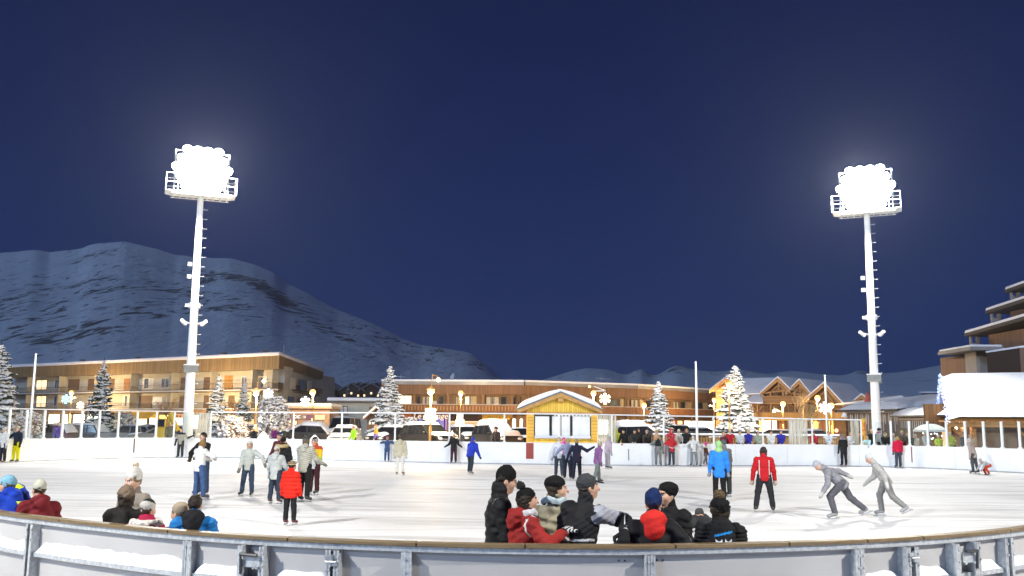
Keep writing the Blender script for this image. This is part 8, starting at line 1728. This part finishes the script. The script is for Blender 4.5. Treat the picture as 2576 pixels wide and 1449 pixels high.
spec('bystander in a lime green jacket left of the pale head-on car', 824, 1.62, (.24, .50, .02), yaw=150, out=3.2, arms=(('a', .2, .2, .5, 0), ('a', .2, .2, .5, 0)), lean=.1, hair=HB_, hat=dict(col=(.3, .2, .14)), lift=.25)
spec('bystander in an orange and violet jacket behind the lime green one', 836, 1.72, (.45, .22, .03), yaw=120, out=5.5, arms=('down', 'down'), lean=0, hat=dict(col=(.2, .12, .1)), jk=dict(zones=[((.12, .10, .3), lambda q, arm, fore: q[:, 2] < .12)]))
spec('bystander in royal blue with a grey hat behind the left panes', 216, 1.72, (.04, .035, .26), yaw=160, out=3.0, arms=('down', 'down'), lean=0, hat=dict(col=(.22, .2, .14)), jk=dict(zones=[((.2, .03, .05), lambda q, arm, fore: q[:, 0] < -.06)]))
spec('bystander in dark olive behind the panes beside the yellow machine', 424, 1.74, (.09, .09, .06), yaw=200, out=2.6, arms=('down', 'down'), lean=0, hat=dict(col=(.5, .4, .1)))
spec('woman in dark clothes walking between the snow-buried cars', 1204, 1.66, (.03, .035, .045), yaw=-60, out=4.0, arms=('down', 'down'), lean=.1, hair=HD, hat=dict(col=(.02, .02, .02), kind='fur'))
spec('bystander with a dark fur hat and pale face beside the snow-buried car', 1220, 1.62, (.04, .03, .03), yaw=160, out=3.2, arms=('down', 'down'), lean=0, hat=dict(col=(.03, .025, .02), kind='fur'))
spec('spectator with a round lime hood behind the right corner of the hut', 1562, 1.62, (.40, .44, .03), yaw=30, out=1.6, arms=('down', 'down'), lean=.15, jk=dict(hood='up', puff=1.15), lift=.2)
spec('spectator in black with an orange and violet glove over the barrier', 1576, 1.66, (.013, .013, .014), yaw=150, lean=.45, arms=(('t', (.02, .50, 1.10), (-1, 0, -.4)), ('t', (.24, .46, 1.16), (1, 0, -.4))), hat=dict(col=(.015, .015, .015)), hair=HD, gloves=[(.5, .12, .02), (.16, .03, .3), 'cuff'])
spec('spectator in black with a crossbody strap and pale gloves', 1601, 1.60, (.022, .025, .022), yaw=160, hat=dict(col=(.03, .03, .03)), gloves=(.5, .45, .38))
spec('spectator in black next to the one with the strap, half turned away', 1612, 1.64, (.02, .018, .018), yaw=205, out=.95, arms=('down', 'down'), lean=.05, jk=dict(hood='up'))
spec('balding spectator in a black leather jacket looking right', 1636, 1.60, (.014, .015, .015), yaw=130, hair=dict(col=(.25, .2, .16)), jk=dict(rough=.35))
spec('spectator with fair hair in a pink-beige coat behind the black leather jacket', 1663, 1.60, (.46, .30, .22), yaw=100, out=.9, arms=('down', 'down'), lean=.05, hair=HBL)
spec('spectator in a red patterned ski suit with a red hood', 1691, 1.66, (.45, .03, .05), yaw=185, jk=dict(hood='up', zones=[((.55, .45, .42), lambda q, arm, fore: (np.sin(q[:, 2]*160) > .5) & ~arm)]), gloves=(.4, .2, .18))
spec('spectator in a black jacket with a brown fur hood', 1732, 1.68, (.015, .017, .02), yaw=170, jk=dict(hood='up', hoodcol=(.05, .04, .03), fur=(.32, .18, .09)), gloves=BLK)
spec('spectator in a white coat behind the brown fur hood', 1722, 1.62, (.58, .56, .5), yaw=150, out=1.0, arms=('down', 'down'), lean=.05, hat=dict(col=(.55, .52, .45)))
spec('fair child spectator in a maroon jacket leaning sideways', 1829, 1.46, (.11, .03, .035), yaw=150, child=True, hair=HBL)
spec('spectator in a red jacket with a white scarf', 1843, 1.66, (.42, .015, .03), yaw=165, scarf=(.62, .62, .6), hat=dict(col=(.55, .45, .3)), gloves=(.3, .02, .03))
spec('spectator in a pale blue-white jacket with dark hair', 1868, 1.60, (.52, .57, .58), yaw=170, hair=HD, gloves=(.1, .1, .1))
spec('fair-haired spectator in a deep blue jacket', 1889, 1.64, (.03, .03, .27), yaw=180, hair=HBL)
spec('spectator in a blue jacket with white pattern beside the deep blue one', 1898, 1.62, (.05, .06, .30), yaw=170, out=.8, hat=dict(col=(.5, .42, .25)), jk=dict(zones=[((.45, .48, .6), lambda q, arm, fore: np.sin(q[:, 2]*130+q[:, 0]*60) > .7)]))
spec('dark-haired spectator in a sage green jacket by the white post', 1913, 1.56, (.30, .33, .24), yaw=175, hair=dict(col=(.03, .02, .015), len=.3))
spec('spectator in a broad white jacket with cropped hair', 1946, 1.60, (.62, .62, .58), yaw=175, hair=HB_, jk=dict(puff=1.1))
spec('man in a royal blue jacket leaning on the barrier left of the cream net', 1972, 1.66, (.03, .035, .30), yaw=165, hair=HD, lean=.35)
spec('spectator in a red jacket holding a pole, right of the cream net', 2058, 1.60, (.36, .03, .035), yaw=140, lean=.4, hat=dict(col=(.16, .06, .05)), gloves=(.6, .45, .32))
spec('spectator in a white jacket printed light blue', 2089, 1.60, (.60, .62, .62), yaw=175, hair=HB_, jk=dict(zones=[((.12, .28, .5), lambda q, arm, fore: (np.abs(q[:, 2]-.14) < .06) & ~arm & (np.sin(q[:, 0]*120+q[:, 2]*90) > -.2))]))
spec('fair spectator in a white and navy jacket behind the long black coat', 2146, 1.56, (.55, .57, .58), yaw=160, hair=HBL)
spec('spectator with dark cap and orange face light beside the narrow net', 2168, 1.58, (.30, .18, .06), yaw=175, out=.8, hat=dict(col=(.02, .02, .02)))
spec('blond child in a light turquoise jacket reaching over the barrier', 2183, 1.36, (.42, .62, .64), yaw=170, child=True, lean=.5, arms=(('t', (-.12, .50, 1.10), (-1, 0, -.3)), ('t', (.22, .42, 1.22), (1, 0, -.3))), hair=HBL)
spec('man with a pale flat hat in a black jacket behind the blond child', 2193, 1.70, (.015, .015, .016), yaw=190, out=.9, hat=dict(col=(.5, .45, .25)), arms=('down', 'down'), lean=.05)
spec('spectator with a pink scarf and black hat in front of the right mast', 2208, 1.78, (.45, .46, .46), yaw=-60, out=.8, arms=('down', 'down'), lean=.15, scarf=(.6, .15, .35), hat=dict(col=(.02, .02, .025), kind='fur'))
spec('spectator in black with a cream fur hood leaning right of the mast', 2229, 1.58, (.014, .015, .016), yaw=175, lean=.4, jk=dict(fur=(.55, .48, .28), hood='up', hoodcol=(.08, .07, .05)), hat=dict(col=(.015, .015, .015)), gloves=(.45, .4, .33))
for i, (px, H, c_, ht, lb) in enumerate(((2247, 1.50, (.35, .32, .3), (.55, .5, .48), 'spectator in grey with a pale hat left of the crimson puffer jacket'), (2266, 1.66, (.10, .07, .05), (.45, .36, .2), 'spectator in brown with a fur-trimmed hood behind the crimson puffer jacket'), (2276, 1.50, (.45, .2, .06), (.5, .38, .22), 'spectator in an orange scarf right of the crimson puffer jacket'),
        (2285, 1.52, (.03, .03, .02), (.35, .3, .2), 'spectator in dark green at the white post'), (2297, 1.46, (.52, .45, .38), (.5, .4, .3), 'child spectator in cream behind the first right pane'), (2314, 1.50, (.24, .15, .11), (.5, .52, .56), 'spectator in brown with a white hat behind the right panes'), (2325, 1.62, (.40, .43, .44), (.2, .42, .6), 'spectator in light grey with a bright blue hat behind the right panes'),
        (2350, 1.46, (.42, .52, .03), (.55, .5, .4), 'spectator in neon yellow behind the pane in front of the party tent'), (2372, 1.40, (.60, .64, .02), (.5, .55, .05), 'child in neon yellow behind the right panes'), (2384, 1.60, (.36, .40, .03), (.45, .42, .35), 'spectator in olive yellow beside a right-hand post'), (2412, 1.62, (.03, .035, .05), (.04, .04, .05), 'dark-clad spectator behind the pane left of the stone pier'), (2404, 1.56, (.10, .13, .16), (.2, .2, .2), 'spectator in slate blue behind the dark-clad one'), (2432, 1.52, (.36, .28, .2), (.4, .3, .2), 'spectator in beige beside the stone pier'))):
    spec(lb, px, H, c_, yaw=165+(i*37) % 30, out=.45+.25*(i % 3), hat=dict(col=ht, kind='fur' if i == 1 else 'beanie'))
# ================================================================ frosty night air
m = bpy.data.materials.new('frosty_air'); m.use_nodes = True; nt = m.node_tree; nt.nodes.clear()
o_ = N(nt, 'ShaderNodeOutputMaterial'); v_ = N(nt, 'ShaderNodeVolumePrincipled'); v_.inputs['Color'].default_value = (.75, .8, .9, 1); v_.inputs['Density'].default_value = .00017; v_.inputs['Anisotropy'].default_value = .7
nt.links.new(v_.outputs[0], o_.inputs['Volume'])
mb = MB(); mb.b(-2500, 2500, -320, 2700, -90, 420); kind(mb.obj('haze', m), 'stuff')
